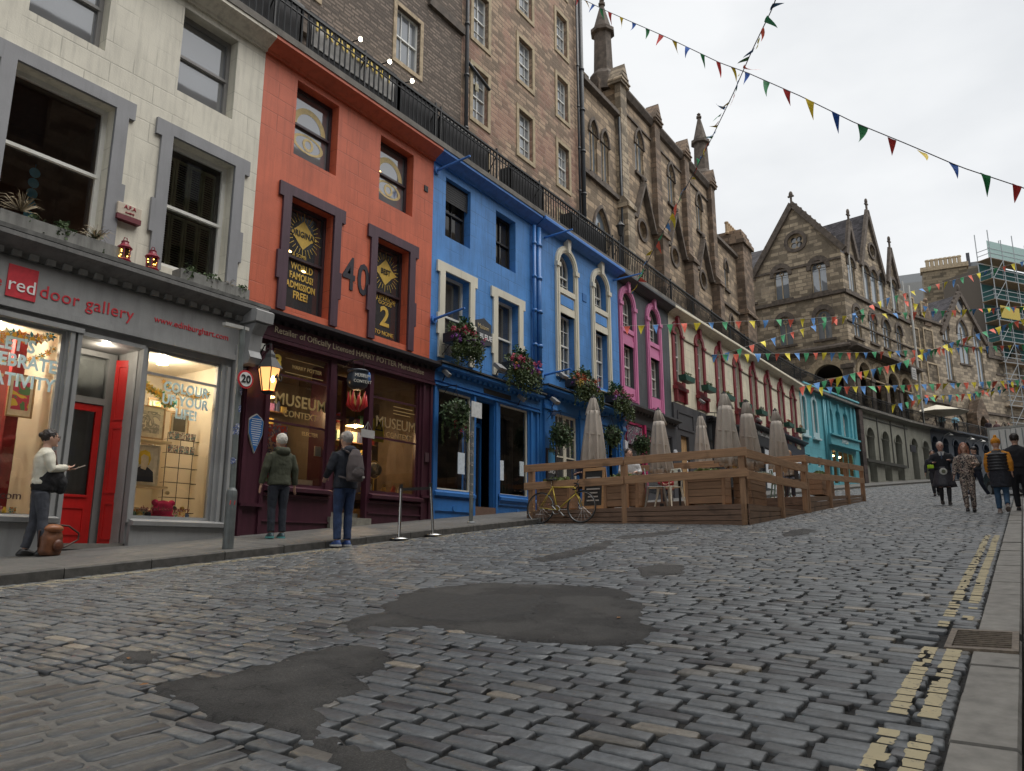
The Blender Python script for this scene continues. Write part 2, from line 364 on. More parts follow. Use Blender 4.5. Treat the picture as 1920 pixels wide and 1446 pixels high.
def sash(parent, u0, u1, z0, z1, y=.18, mat=SASHW, glassm=DG, kind='rect', cols=1, rows=(1, 1), fw=.055, meet=True, bar=.022, gl_y=.05, inner=None):
    """sliding sash window in an opening: frame mesh (part) with the pane as its sub-part"""
    P = arch(u0, u1, z0, z1, kind); Q = arch(u0+fw, u1-fw, z0+fw*1.3, z1-fw, kind); m = MB()
    if kind == 'rect': m.prism(P, y, y+.07, [Q])
    else:
        m.prism(P, y, y+.07, [Q])
    zm = (z0+z1)/2 if meet is True else meet
    if meet: m.box(u0+fw*.6, u1-fw*.6, y-.01, y+.05, zm-.025, zm+.025)
    def top_at(u):
        if kind == 'rect': return z1-fw
        r = (u1-u0)/2; c = (u0+u1)/2
        if kind == 'round': return z1-r+sqrt(max(0, (r-fw)**2-(u-c)**2))
        return z1-r*1.73+sqrt(max(0, (2*r-fw)**2-(abs(u-c)+r)**2))
    for c in range(1, cols):
        u = u0+(u1-u0)*c/cols; m.box(u-bar/2, u+bar/2, y+.012, y+.045, z0+fw, top_at(u))
    if meet:
        for (a, b, k) in ((z0, zm, rows[1]), (zm, z1, rows[0])):
            for i in range(1, k):
                z = a+(b-a)*i/k; r = (u1-u0)/2
                uu0, uu1 = u0+fw*.8, u1-fw*.8
                if kind != 'rect' and z > z1-r: continue
                m.box(uu0, uu1, y+.014, y+.043, z-bar/2, z+bar/2)
    else:
        for i in range(1, rows[0]):
            z = z0+(z1-z0)*i/rows[0]; m.box(u0+fw*.8, u1-fw*.8, y+.014, y+.043, z-bar/2, z+bar/2)
    w = m.build('window', mat, parent)
    g = MB().poly(arch(u0+fw*.5, u1-fw*.5, z0+fw*.5, z1-fw*.5, kind), y+gl_y).build('pane', glassm, w)
    return w
def room(parent, u0, u1, z0, z1, y0, y1, mat, name='room_interior', floor=None):
    m = MB(); a = [(u0, y0, z0), (u1, y0, z0), (u1, y1, z0), (u0, y1, z0), (u0, y0, z1), (u1, y0, z1), (u1, y1, z1), (u0, y1, z1)]
    m.add(a, [(0, 1, 2, 3), (7, 6, 5, 4), (1, 5, 6, 2), (2, 6, 7, 3), (3, 7, 4, 0)])
    return m.build(name, mat, parent)
def surround(parent, u0, u1, z0, z1, mat, w=.17, proj=.05, quoins=True, name='surround', y=0, lintel=.2):
    """projecting margin round an opening, with the long-and-short blocks seen on these fronts"""
    m = MB(); h = (z1-z0); k = .1 if quoins else 0
    pts = [(u0-w, z0-.1), (u0, z0-.1), (u0, z1), (u1, z1), (u1, z0-.1), (u1+w, z0-.1)]
    up = [(u1+w, z0+h*.12), (u1+w+k*.0, z0+h*.12)]
    R_ = [(u1+w, z0+h*.22), (u1+w+k*.6, z0+h*.22), (u1+w+k*.6, z0+h*.47), (u1+w, z0+h*.47), (u1+w, z1-.08), (u1+w+k, z1-.08), (u1+w+k, z1+lintel)]
    L_ = [(2*((u0+u1)/2)-a, b) for a, b in R_][::-1]
    if not quoins: R_ = [(u1+w, z1+lintel)]; L_ = [(u0-w, z1+lintel)]
    m.prism(pts+R_+L_, y-proj, y+.01)
    return m.build(name, mat, parent)
# ---------------------------------------------------------------- ground, road of setts, kerbs, pavements
def structure(o): o['kind'] = 'structure'; return o
def grid_sheet(name, ss, tt, zf, mat):
    m = MB(); n = len(tt)
    m.v = [(s, t+(fac(s)-11), zf(s, t+(fac(s)-11))) for s in ss for t in tt]
    m.f = [(i*n+j, (i+1)*n+j, (i+1)*n+j+1, i*n+j+1) for i in range(len(ss)-1) for j in range(n-1)]
    return structure(m.build(name, mat, smooth=True))
def frange(a, b, d):
    k = int(round((b-a)/d)); return [a+(b-a)*i/k for i in range(k+1)]
gm = plain((.05, .048, .045), .95, 0, .4, 2.5, .5)
grid_sheet('ground', [-60, -20, 0, 10, 20, 30, 40, 50, 60, 75, 100, 150, 400], [-200, -30, -6, -2, 0, 11, 14, 30, 200], lambda s, t: slope(s)-1.35, gm)
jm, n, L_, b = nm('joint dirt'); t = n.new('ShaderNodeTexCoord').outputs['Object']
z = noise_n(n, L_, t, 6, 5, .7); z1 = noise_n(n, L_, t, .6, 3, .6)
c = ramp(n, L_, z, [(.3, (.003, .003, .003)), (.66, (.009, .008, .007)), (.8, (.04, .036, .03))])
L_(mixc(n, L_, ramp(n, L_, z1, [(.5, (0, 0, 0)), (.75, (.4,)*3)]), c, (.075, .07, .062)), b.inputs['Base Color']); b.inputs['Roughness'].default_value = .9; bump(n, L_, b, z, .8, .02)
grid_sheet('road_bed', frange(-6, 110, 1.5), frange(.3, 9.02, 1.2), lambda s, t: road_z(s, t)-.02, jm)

# sett material: every stone has its own tone; polished, slightly damp
sm, n, L_, b = nm('granite setts'); t = n.new('ShaderNodeTexCoord').outputs['Object']
at = n.new('ShaderNodeAttribute'); at.attribute_name = 'tone'
zf = noise_n(n, L_, t, 38, 6, .7); zm = noise_n(n, L_, t, 5, 4, .6); zl = noise_n(n, L_, t, .35, 3, .5)
c = mixc(n, L_, .75, at.outputs['Color'], ramp(n, L_, zf, [(.3, (.55,)*3), (.7, (1.35,)*3)]), 'MULTIPLY')
c = mixc(n, L_, ramp(n, L_, zm, [(.52, (0, 0, 0)), (.8, (.55,)*3)]), c, (.045, .041, .036))
L_(c, b.inputs['Base Color'])
L_(ramp(n, L_, zl, [(.35, (.36,)*3), (.65, (.55,)*3)]), b.inputs['Roughness'])
b.inputs['Specular IOR Level'].default_value = .55
pr = bump(n, L_, b, zf, .35, .006); bump(n, L_, b, zm, .35, .03, pr)
ypaint, n, L_, b = nm('worn yellow paint'); t = n.new('ShaderNodeTexCoord').outputs['Object']
L_(mixc(n, L_, ramp(n, L_, noise_n(n, L_, t, 26, 6, .75), [(.56, (0, 0, 0)), (.66, (1, 1, 1))]), mixc(n, L_, noise_n(n, L_, t, 5, 4, .6), (.50, .43, .26), (.36, .31, .20)), (.11, .11, .105)), b.inputs['Base Color']); b.inputs['Roughness'].default_value = .75

mortar_px = [(-60, 1262), (130, 1268), (240, 1312), (330, 1370), (440, 1405), (520, 1470), (520, 1600), (-60, 1600)]
mortar_poly = [pix_ground(*p) for p in mortar_px]
def inside(p, poly):
    r = False; j = len(poly)-1
    for i in range(len(poly)):
        a, b_ = poly[i], poly[j]
        if (a[1] > p[1]) != (b_[1] > p[1]) and p[0] < (b_[0]-a[0])*(p[1]-a[1])/(b_[1]-a[1])+a[0]: r = not r
        j = i
    return r
def edge_dist(p, poly):
    d = 9e9
    for i in range(len(poly)):
        a, b_ = poly[i-1], poly[i]; vx, vy = b_[0]-a[0], b_[1]-a[1]; l = vx*vx+vy*vy
        k = max(0, min(1, ((p[0]-a[0])*vx+(p[1]-a[1])*vy)/l)) if l else 0
        d = min(d, math.hypot(p[0]-a[0]-k*vx, p[1]-a[1]-k*vy))
    return d
rs = random.Random(11)
V, Fc, CV = [], [], []; YL = MB()
def sett(cs, ct, ls, lt, ang=0, near=True, off=0, paintT=None):
    sh = fac(cs)-11
    tone = rs.random(); g = .098+.045*tone
    q = rs.random()
    if q < .018: col = (g*1.9, g*1.7, g*1.4)
    elif q < .08: col = (g*1.3, g*1.24, g*1.12)
    elif q < .2: col = (g*.6, g*.62, g*.66)
    else: col = (g*.92, g*1.0, g*1.06)
    dz = rs.uniform(-.0032, .0032)+off; tx, ty = rs.uniform(-.016, .016), rs.uniform(-.012, .012)
    if off: col = tuple(c*.62 for c in col)
    ca, sa = cos(ang), sin(ang); hs, ht = ls/2, lt/2; bs = len(V)
    if near:
        ch = min(hs, ht)*rs.uniform(.12, .34)
        o8 = [(hs, -ht+ch), (hs, ht-ch), (hs-ch*.8, ht), (-hs+ch*.8, ht), (-hs, ht-ch), (-hs, -ht+ch), (-hs+ch*.8, -ht), (hs-ch*.8, -ht)]
        o8 = [(a+rs.uniform(-.007, .007), b_+rs.uniform(-.009, .009)) for a, b_ in o8]
        rings = ((1.0, -.045), (1.0, -.010), (.96, -.003), (.85, .0005))
    else:
        o8 = [(hs, -ht), (hs, ht), (-hs, ht), (-hs, -ht)]; rings = ((1.0, -.045), (.99, -.006), (.85, .001))
    m = len(o8)
    for k, zz in rings:
        for a, b_ in o8:
            kk = k if k == 1 else k
            a2 = a*kk if near else a-(1-kk)*.5*hs*(1 if a > 0 else -1); b2 = b_*(1-(1-kk)*hs/ht*1.0) if True else b_
            x = cs+a2*ca-b2*sa; y = ct+a2*sa+b2*ca
            V.append((x, y+sh, road_z(x, y+sh)+zz+dz+tx*a2+ty*b2)); CV.append(col)
    for r_ in range(len(rings)-1):
        for i in range(m): Fc.append((bs+r_*m+i, bs+r_*m+(i+1) % m, bs+(r_+1)*m+(i+1) % m, bs+(r_+1)*m+i))
    Fc.append(tuple(range(bs+(len(rings)-1)*m, bs+len(rings)*m)))
    if paintT:
        for (p0, p1) in paintT:
            a0, a1 = max(p0, ct-ht*1.03), min(p1, ct+ht*1.03)
            if a1-a0 < .012: continue
            xs = [cs-hs*1.06, cs-hs*.3, cs+hs*.3, cs+hs*1.06]; js = [rs.uniform(-.006, .006) for _ in range(8)]
            vs = [(x, a0+js[i]+sh, road_z(x, a0+sh)+dz+.0025+tx*(x-cs)+ty*(a0-ct)) for i, x in enumerate(xs)]+[(x, a1+js[i+4]+sh, road_z(x, a1+sh)+dz+.0025+tx*(x-cs)+ty*(a1-ct)) for i, x in enumerate(xs)]
            YL.add(vs, [(i, i+1, i+5, i+4) for i in range(3)])
def paint_T(s, t):
    out = []
    if t < 1.4:
        w = noise.noise(Vector((s*.35, 2, 0)))*.02
        for c0, seed in ((.395, 3), (.51, 9)):
            worn = noise.noise(Vector((s*.9, seed, 5)))+.9*noise.noise(Vector((s*4, seed, 1)))
            if worn > -.62 and not (5.9 < s < 7.2 and rs.random() < .6) and s < 14 and not 5.15 < s < 5.85 and not 3.55 < s < 3.75: out.append((c0+w, c0+w+.072))
    if t > 8.2:
        for c0 in (8.62, 8.75): 
            if s < 8.5 or rs.random() < .5: out.append((c0, c0+.045))
    return out
s = .5; row = 0
while s < 72:
    near = s < 16; w = (.1 if s < 30 else .15)+rs.uniform(-.010, .012); tt = .365+rs.uniform(0, .12)-.1
    wob = rs.uniform(0, 10)
    t = .345
    first = True
    while t < 8.97:
        l = rs.uniform(.17, .30) if s < 30 else rs.uniform(.22, .36)
        if first: l *= rs.uniform(.5, 1); first = False
        l = min(l, 9.0-t)
        if l < .07: break
        ct = t+l/2
        bend = .10*noise.noise(Vector((ct*.45, s*.12, 3)))+.035*noise.noise(Vector((ct*1.7, s*.5, 9)))
        cs = s+w/2+bend; gap = rs.uniform(.012, .024) if s < 30 else .03
        if not (cs < 4.5 and inside((cs, ct), mortar_poly)) and not (5.12 < cs < 5.86 and ct-l/2 < .5):
            sett(cs, ct, w-gap*rs.uniform(.7, 1.1), l-gap*rs.uniform(1.0, 2.2), rs.uniform(-.035, .035)+.5*0, near, 0, paint_T(cs, ct))
        t += l
    s += w; row += 1
# the corner of the road relaid the other way with mortar flush between the setts
t = 1.5
while t < 7.5:
    w = .125+rs.uniform(-.01, .02); s = -1+rs.uniform(0, .2)
    while s < 5:
        l = rs.uniform(.2, .36)
        c_ = (s+l/2, t+w/2+.05*sin(s*1.3))
        if inside(c_, mortar_poly): sett(c_[0], c_[1], l-.03, w-.03, rs.uniform(-.04, .04)-.12, True, -.002)
        s += l
    t += w
me = bpy.data.meshes.new('road'); me.from_pydata(V, [], Fc); me.polygons.foreach_set('use_smooth', [True]*len(me.polygons))
ca = me.color_attributes.new('tone', 'FLOAT_COLOR', 'POINT'); ca.data.foreach_set('color', [x for c in CV for x in (*c, 1)])
me.materials.append(sm); road = bpy.data.objects.new('road', me); COL.objects.link(road); structure(road)
structure(YL.build('road_marking', ypaint))
def sheet_patch(name, poly, mat, top, rim, d=.045, fall=.14, nz=.006):
    x0 = min(p[0] for p in poly); x1 = max(p[0] for p in poly); y0 = min(p[1] for p in poly); y1 = max(p[1] for p in poly)
    m = MB(); idx = {}
    nx, ny = int((x1-x0)/d)+2, int((y1-y0)/d)+2
    def vert(i, j):
        if (i, j) not in idx:
            x, y = x0+i*d, y0+j*d; e = edge_dist((x, y), poly)*(1 if inside((x, y), poly) else -1)
            e += .08*noise.noise(Vector((x*3, y*3, 1)))+.055*noise.noise(Vector((x*11, y*11, 1)))
            k = max(0, min(1, e/fall)); k = k*k*(3-2*k)
            zz = road_z(x, y)+rim+(top-rim)*k+nz*noise.noise(Vector((x*5, y*5, 7)))*k+.004*noise.noise(Vector((x*1.3, y*1.3, 7)))
            idx[(i, j)] = (len(m.v), e); m.v.append((x, y, zz))
        return idx[(i, j)]
    for i in range(nx):
        for j in range(ny):
            q = [vert(i, j), vert(i+1, j), vert(i+1, j+1), vert(i, j+1)]
            if max(a[1] for a in q) > -.02: m.f.append(tuple(a[0] for a in q))
    return structure(m.build(name, mat, smooth=True))
tm, n, L_, b = nm('tar patch'); t_ = n.new('ShaderNodeTexCoord').outputs['Object']
zf = noise_n(n, L_, t_, 90, 4, .7); zl = noise_n(n, L_, t_, 1.6, 5, .6)
vo = n.new('ShaderNodeTexVoronoi'); vo.feature = 'DISTANCE_TO_EDGE'; vo.inputs['Scale'].default_value = 4.5
wv = n.new('ShaderNodeVectorMath'); wv.operation = 'MULTIPLY_ADD'; zz = n.new('ShaderNodeTexNoise'); zz.inputs['Scale'].default_value = 5; L_(t_, zz.inputs['Vector']); L_(zz.outputs[1], wv.inputs[0]); wv.inputs[1].default_value = (.35,)*3; L_(t_, wv.inputs[2]); L_(wv.outputs[0], vo.inputs['Vector'])
crk = ramp(n, L_, vo.outputs[0], [(0, (1, 1, 1)), (.02, (0, 0, 0))]); msk = ramp(n, L_, zl, [(.44, (0, 0, 0)), (.5, (1, 1, 1))])
c = mixc(n, L_, ramp(n, L_, zl, [(.42, (0, 0, 0)), (.56, (1, 1, 1))]), (.066, .064, .061), (.034, .033, .032))
c = mixc(n, L_, .7, c, ramp(n, L_, zf, [(.35, (.6,)*3), (.7, (1.5,)*3)]), 'MULTIPLY')
mk = n.new('ShaderNodeMath'); mk.operation = 'MULTIPLY'; L_(crk, mk.inputs[0]); L_(msk, mk.inputs[1])
v2 = n.new('ShaderNodeTexVoronoi'); v2.inputs['Scale'].default_value = 5.5; L_(t_, v2.inputs['Vector']); c = mixc(n, L_, ramp(n, L_, v2.outputs[0], [(.045, (1, 1, 1)), (.06, (0, 0, 0))]), c, (.13, .125, .115))
v3 = n.new('ShaderNodeTexVoronoi'); v3.inputs['Scale'].default_value = 110; L_(t_, v3.inputs['Vector']); c = mixc(n, L_, .6, c, ramp(n, L_, v3.outputs[0], [(.1, (1.7,)*3), (.5, (.6,)*3)]), 'MULTIPLY')
L_(mixc(n, L_, mk.outputs[0], c, (.008, .008, .008)), b.inputs['Base Color']); b.inputs['Roughness'].default_value = .8
pr = bump(n, L_, b, zf, 1.0, .012); pr = bump(n, L_, b, zl, .6, .05, pr); iv = n.new('ShaderNodeMath'); iv.operation = 'SUBTRACT'; iv.inputs[0].default_value = 1; L_(mk.outputs[0], iv.inputs[1]); bump(n, L_, b, iv.outputs[0], .5, .01, pr)
PATCH = [[(730, 1125), (770, 1105), (850, 1098), (900, 1094), (1050, 1096), (1180, 1106), (1215, 1140), (1205, 1165), (1240, 1180), (1215, 1208), (1150, 1218), (1060, 1213), (960, 1202), (880, 1190), (800, 1178), (700, 1180), (650, 1190), (630, 1168), (700, 1150)],
 [(270, 1280), (420, 1270), (500, 1245), (560, 1225), (640, 1212), (700, 1212), (750, 1235), (740, 1257), (690, 1272), (705, 1290), (660, 1312), (610, 1325), (630, 1350), (640, 1375), (700, 1400), (790, 1420), (830, 1490), (640, 1490), (560, 1420), (480, 1385), (400, 1360), (330, 1322)],
 [(195, 1240), (240, 1222), (300, 1219), (318, 1230), (300, 1246), (220, 1252)],
 [(985, 1050), (1060, 1033), (1150, 1012), (1150, 1025), (1080, 1045), (1020, 1056)],
 [(1182, 1066), (1230, 1058), (1292, 1061), (1288, 1078), (1200, 1085)], [(1455, 1001), (1500, 992), (1535, 994), (1520, 1003), (1470, 1007)], [(1150, 1008), (1250, 996), (1300, 990), (1260, 1003), (1170, 1013)]]
for P_ in PATCH: sheet_patch('road_patch', [pix_ground(*p) for p in P_], tm, .011, -.03, .03, .07)
mo = plain((.13, .125, .115), .85, 0, .3, 25, .5)
sheet_patch('road_patch', [pix_ground(*p) for p in [(720, 1130), (790, 1112), (900, 1118), (1010, 1118), (1035, 1135), (1000, 1155), (930, 1168), (850, 1172), (760, 1165), (700, 1150)]], plain((.030, .0295, .029), .85, 0, .35, 30, .6), .019, -.02, .03, .06)
sheet_patch('road_mortar', mortar_poly, mo, -.008, -.014, .06, .12, .002)

# left pavement and kerb
flag = stone((.085, .083, .078), (.115, .112, .105), (.03, .029, .027), 1.0, .6, .012, .5, .3)
def flagmat(c1, c2, w, h):
    m, n, L, b = nm('paving'); t = n.new('ShaderNodeTexCoord').outputs['Object']
    br = n.new('ShaderNodeTexBrick'); L(t, br.inputs[0]); br.inputs['Scale'].default_value = 1; br.inputs['Brick Width'].default_value = w; br.inputs['Row Height'].default_value = h
    br.inputs['Mortar Size'].default_value = .006; br.inputs['Color1'].default_value = (*c1, 1); br.inputs['Color2'].default_value = (*c2, 1); br.inputs['Mortar'].default_value = (.02, .02, .018, 1)
    z = noise_n(n, L, t, 1.2, 6, .7); zf = noise_n(n, L, t, 70, 4, .7)
    c = mixc(n, L, ramp(n, L, z, [(.4, (0, 0, 0)), (.75, (.6,)*3)]), br.outputs[0], mul(c1, .45)); c = mixc(n, L, .6, c, ramp(n, L, zf, [(.3, (.65,)*3), (.7, (1.35,)*3)]), 'MULTIPLY')
    L(c, b.inputs['Base Color']); L(ramp(n, L, z, [(.35, (.45,)*3), (.6, (.75,)*3)]), b.inputs['Roughness'])
    pr = bump(n, L, b, zf, .4, .005); i = n.new('ShaderNodeMath'); i.operation = 'SUBTRACT'; i.inputs[0].default_value = 1; L(br.outputs['Fac'], i.inputs[1]); bump(n, L, b, i.outputs[0], .6, .01, pr)
    return m
pav = flagmat((.105, .103, .097), (.13, .127, .12), .95, .62)
grid_sheet('pavement', frange(-6, 110, 1), [9.13, 9.6, 10.2, 11.6], pave_z, pav)
def kerb(name, t0, t1, zt, zb, s0, s1, mat, lmin=.8, lmax=1.1, wob=.004, rr=5):
    m = MB(); s_ = s0; k = random.Random(rr)
    while s_ < s1:
        l = k.uniform(lmin, lmax); e = s_+l-.012; d = k.uniform(-wob, wob); sh = fac(s_)-11; s2 = fac(e)-11; q = .012
        zz = zt(s_, t0+sh)+d; z2 = zt(e, t0+s2)+d; zb1 = zb(s_, t0+sh); zb2 = zb(e, t0+s2)
        A = lambda x, t_, z_: (x, t_+fac(x)-11, z_)
        prof = lambda x, z_, b_: [A(x, t0, b_), A(x, t0, z_-q), A(x, t0+q, z_), A(x, t1-q, z_+.004), A(x, t1, z_-.02)]
        m.add(prof(s_, zz, zb1)+prof(e, z2, zb2), [(i, i+5, i+6, i+1) for i in range(4)]+[(0, 1, 2, 3, 4), (9, 8, 7, 6, 5)])
        s_ += l
    o = m.build(name, mat); return structure(o)
km = plain((.072, .069, .063), .75, 0, .45, 9, .5)
kerb('kerb', 9.0, 9.16, lambda s, t: pave_z(s, t+.1)+.004, lambda s, t: road_z(s, t)-.06, -5, 100, km)
# right edge: kerb stones with the gully, then flags
kr = plain((.21, .20, .18), .7, 0, .3, 7, .5)
kerb('kerb', .12, .355, lambda s, t: road_z(s, t)+.006, lambda s, t: road_z(s, t)-.1, -4, 5.0, kr, .55, .8, .008, 3)
kerb('kerb', .12, .355, lambda s, t: road_z(s, t)+.006, lambda s, t: road_z(s, t)-.1, 5.82, 100, kr, .55, .8, .006, 8)
grid_sheet('pavement', frange(-6, 110, 1), [-3.2, -1, .105], lambda s, t: road_z(s, .2+fac(s)-11)+.03+.01*(.1-(t-fac(s)+11)), flagmat((.19, .185, .172), (.23, .222, .205), .8, .55))
# gully grate
gf = Fr((5.19, .13), ang=0); gz = road_z(5.19, .2)
g = thing('drain_grate', 'rusty iron drain grate sunk in the kerb stones beside the yellow lines', 'drain grate', gf, (0, 0, gz))
rust = plain((.16, .13, .10), .6, .5, .4, 25)
m = MB(); m.prism([(0, 0), (.62, 0), (.62, .36), (0, .36)], 0, .03, [[(.05, .035), (.57, .035), (.57, .325), (.05, .325)]])
m.v = [(x, z, gz-.012+y+.0872*x) for x, y, z in m.v]; m.f = [f[::-1] for f in m.f]; m.build('grate_frame', rust, g)
m = MB()
for i in range(9): m.box(.07+i*.058, .088+i*.058, .03, .33, gz-.004+.0872*(i+1.4)*.058, gz+.014+.0872*(i+1.4)*.058)
m.build('grate_bars', rust, g)
MB().box(0.01, .6, .01, .34, gz-.16, gz-.12).build('sump', BLACK, g)
# litter on the setts
lm = plain((.22, .10, .03), .7); lw = plain((.5, .5, .48), .7)
for i, (x, y) in enumerate([(240, 1240), (245, 1272), (293, 1218), (725, 1068), (1160, 1163), (270, 1290)]):
    p = pix_ground(x, y); z = road_z(*p)+.014; a = R(0, 3); m = MB(); l = R(.03, .05)
    m.add([(p[0]-l*cos(a), p[1]-l*sin(a), z), (p[0]-.012*sin(a), p[1]+.012*cos(a), z+.006), (p[0]+l*cos(a), p[1]+l*sin(a), z+.002), (p[0]+.012*sin(a), p[1]-.012*cos(a), z+.001)], [(0, 1, 2, 3)])
    tag(m.build('leaf', lm), ['brown fallen leaf on the small dark tar patch at the left', 'curled brown leaf between the small and the long tar patch', 'thin brown leaf above the small left tar patch', 'brown leaf on the setts above the big tar patch', 'reddish leaf at the right edge of the big tar patch', 'tiny brown leaf by the tip of the long tar patch'][i], 'leaf', 'fallen leaves on the road')
# ---------------------------------------------------------------- the coloured shop row
A0 = Fr((0, 11.), (1, 11.))
def gz(s): return slope(s)-.451
def building(name, label, fr, u0, z0, cat='building', group=None):
    return thing(name, label, cat, fr, (u0, 0, z0), group)
def front(b, u0, u1, z0, z1, holes, mat, depth=.22, name='wall', y=0, back=None):
    m = MB(); m.wall([(u0, z0), (u1, z0), (u1, z1), (u0, z1)], holes, y, depth)
    bb = .5 if back is None else back
    m.add([(u0, y, z0), (u0, y, z1), (u0, y+bb, z1), (u0, y+bb, z0)], [(0, 1, 2, 3)]); m.add([(u1, y, z0), (u1, y, z1), (u1, y+bb, z1), (u1, y+bb, z0)], [(3, 2, 1, 0)])
    return m.build(name, mat, b)
def cornice(b, u0, u1, mat, top=9.5, proj=.3, h=.3, name='cornice'):
    p = [(0, top-h), (-.05, top-h), (-.06, top-h+.05), (-.12, top-h+.08), (-.2, top-h+.13), (-proj+.03, top-.13), (-proj, top-.11), (-proj, top-.03), (-proj+.02, top), (.05, top), (.05, top-h)]
    return MB().mould(u0, u1, p).build(name, mat, b)
def shop_cornice(b, u0, u1, mat, top, proj=.28, dent=None, dm=None, h=.22):
    MB().mould(u0, u1, [(0, top-h), (-.14, top-h), (-.15, top-h+.06), (-proj+.04, top-.1), (-proj, top-.08), (-proj, top-.02), (0, top+.02)]).build('shop_cornice', mat, b)
    if dent:
        m = MB(); u = u0+.08
        while u < u1-.1: m.box(u, u+dent*.5, -.2, -.1, top-h-.005, top-h+.075); u += dent
        m.build('dentil_moulding', dm or mat, b)
def shop_window(b, u0, u1, z0, z1, fm, y=-.02, bars_u=(), bars_z=(), w=.05, g=SG):
    m = MB().prism(arch(u0, u1, z0, z1, 'rect'), y, y+.07, [arch(u0+w, u1-w, z0+w, z1-w, 'rect')])
    for u in bars_u: m.box(u-.018, u+.018, y+.005, y+.06, z0+w, z1-w)
    for z in bars_z: m.box(u0+w, u1-w, y+.01, y+.055, z-.018, z+.018)
    o = m.build('shop_window', fm, b)
    MB().poly(arch(u0+w*.5, u1-w*.5, z0+w*.5, z1-w*.5, 'rect'), y+.04).build('pane', g, o); return o
def lamp_or_fill(loc, e, col, name='lamp_or_fill', r=.05):
    l = bpy.data.lights.new(name, 'POINT'); l.energy = e; l.color = col; l.shadow_soft_size = r
    o = bpy.data.objects.new(name, l); COL.objects.link(o); o.location = loc; return o

SKG = glass((.16, .17, .185)); SKG.node_tree.nodes['Principled BSDF'].inputs['IOR'].default_value = 2.9
# ===== cream building with the grey gallery front
cw = paint(CREAM, .6, .09, .34, 1.2, .3, True); gw = paint((.25, .255, .27), .55, .08, .2, 2, .2); gsh = paint((.29, .295, .295), .45, .1, .25, 2, .15)
B = building('building', 'cream rendered building over the grey gallery shopfront, nearest at the left edge', A0, 0, gz(0))
hs = [(4.14, 5.56, 4.42, 6.66), (6.52, 7.72, 4.42, 6.64), (4.2, 5.3, 7.5, 9.05), (6.52, 7.6, 7.5, 9.07), (1.7, 3.0, 4.42, 6.66), (1.8, 2.9, 7.5, 9.05)]
front(B, -1, 8.2, 4.05, 9.5, [arch(*h, 'rect') for h in hs], cw, .26)
cornice(B, -1, 8.2, paint(CREAM, .6, .08, .45, 1.5, .3))
ic = 0
for h in hs:
    low = h[2] < 7
    if low: surround(B, *h, gw, .2, .05)
    w = sash(B, *h, y=.2, mat=SASHW if low else paint((.24, .235, .23), .5, .08, .1), glassm=SG if low else SKG, fw=.07)
    if low: MB().box(h[0]-.02, h[1]+.02, .06, .3, h[2], h[2]+.07).build('sill', SASHW, w); room(w, h[0]-.3, h[1]+.3, h[2]-.2, h[3]+.2, .3, 2.2, plain((.10, .055, .04), .8), 'room_interior')
# louvred shutters inside the right-hand window
sh = plain((.30, .31, .19), .5); b_ = MB(); x0, x1, z0, z1 = 6.6, 7.64, 4.5, 6.5
for i in range(4):
    a = x0+(x1-x0)*i/4
    for zz0, zz1 in ((z0, 5.5), (5.53, z1)):
        b_.prism(arch(a, a+.25, zz0, zz1, 'rect'), .36, .39, [arch(a+.04, a+.21, zz0+.05, zz1-.05, 'rect')])
        z = zz0+.06
        while z < zz1-.06: b_.add([(a+.04, .355, z), (a+.21, .355, z), (a+.21, .39, z+.032), (a+.04, .39, z+.032)], [(0, 1, 2, 3)]); z += .042
b_.build('shutters', sh, B)
# seated-room props seen behind the first window: hanging paper discs
d = MB()
for i, z in enumerate((5.32, 5.16, 5.0, 4.84, 4.66)): d.disc(4.72-.0*i, z, .075, .36, .365, 16)
d.tube([(4.72, .363, 5.45), (4.72, .363, 4.6)], .004, 4)
d.build('paper_mobile', plain((.12, .42, .68), .6), None, A0, (4.72, .36, 5.4)); tag(COL.objects['paper_mobile'], 'string of light blue paper discs hanging inside the first floor window', 'paper mobile')
MB().lathe(4.95, .9, [(.0, 4.62), (.05, 4.62), (.05, 4.72), (0, 4.72)], 10).build('candle_glow', emit((1, .5, .15), 6), B)
# shopfront
GF = [(4.0, 5.22, .42, 3.0), (5.42, 6.34, .02, 2.98), (6.42, 7.74, .46, 3.04), (1.2, 3.8, .4, 3.0)]
m = MB(); zb = lambda u: gz(u)-.2
m.prism([(-1, -.8), (8.05, zb(8)), (8.05, 3.95), (-1, 3.95)], -.1, 0.02, [arch(*h, 'rect') for h in GF]); m.build('shopfront', gsh, B)
m = MB(); m.box(-1, 8.05, -.16, -.1, 3.22, 3.78); m.box(-1, 8.05, -.19, -.1, 3.13, 3.22); m.box(-1, 5.42, -.17, -.1, 3.0, 3.07); m.build('fascia', gsh, B)
shop_cornice(B, -1, 8.35, paint((.16, .16, .155), .7, .2, .5, 3), 4.1, .42, .22, paint((.30, .30, .29), .6), .26)
MB().box(-1, 8.4, -.4, .02, 4.1, 4.16).build('gutter_ledge', plain((.10, .10, .095), .8, 0, .4, 6, .5), B)
for u0, u1 in ((-1, 5.34), (6.36, 7.98)):
    m = MB(); m.mould(u0, u1, [(-.1, .34), (-.26, .36), (-.27, .42), (-.1, .46)]); m.add([(u0, -.2, -.7), (u1-.04, -.2, zb(u1)), (u1-.04, -.2, .35), (u0, -.2, .35), (u1-.04, -.09, zb(u1)), (u1-.04, -.09, .35), (u0, -.09, -.7), (u0, -.09, .35)], [(0, 1, 2, 3), (1, 4, 5, 2), (6, 0, 3, 7)])
    m.build('stall_riser', gsh, B)
m = MB()
for u in (5.28, 5.38, 6.36, 7.84): m.box(u-.03, u+.03, -.15, -.1, .4 if u != 5.38 else .05, 3.0)
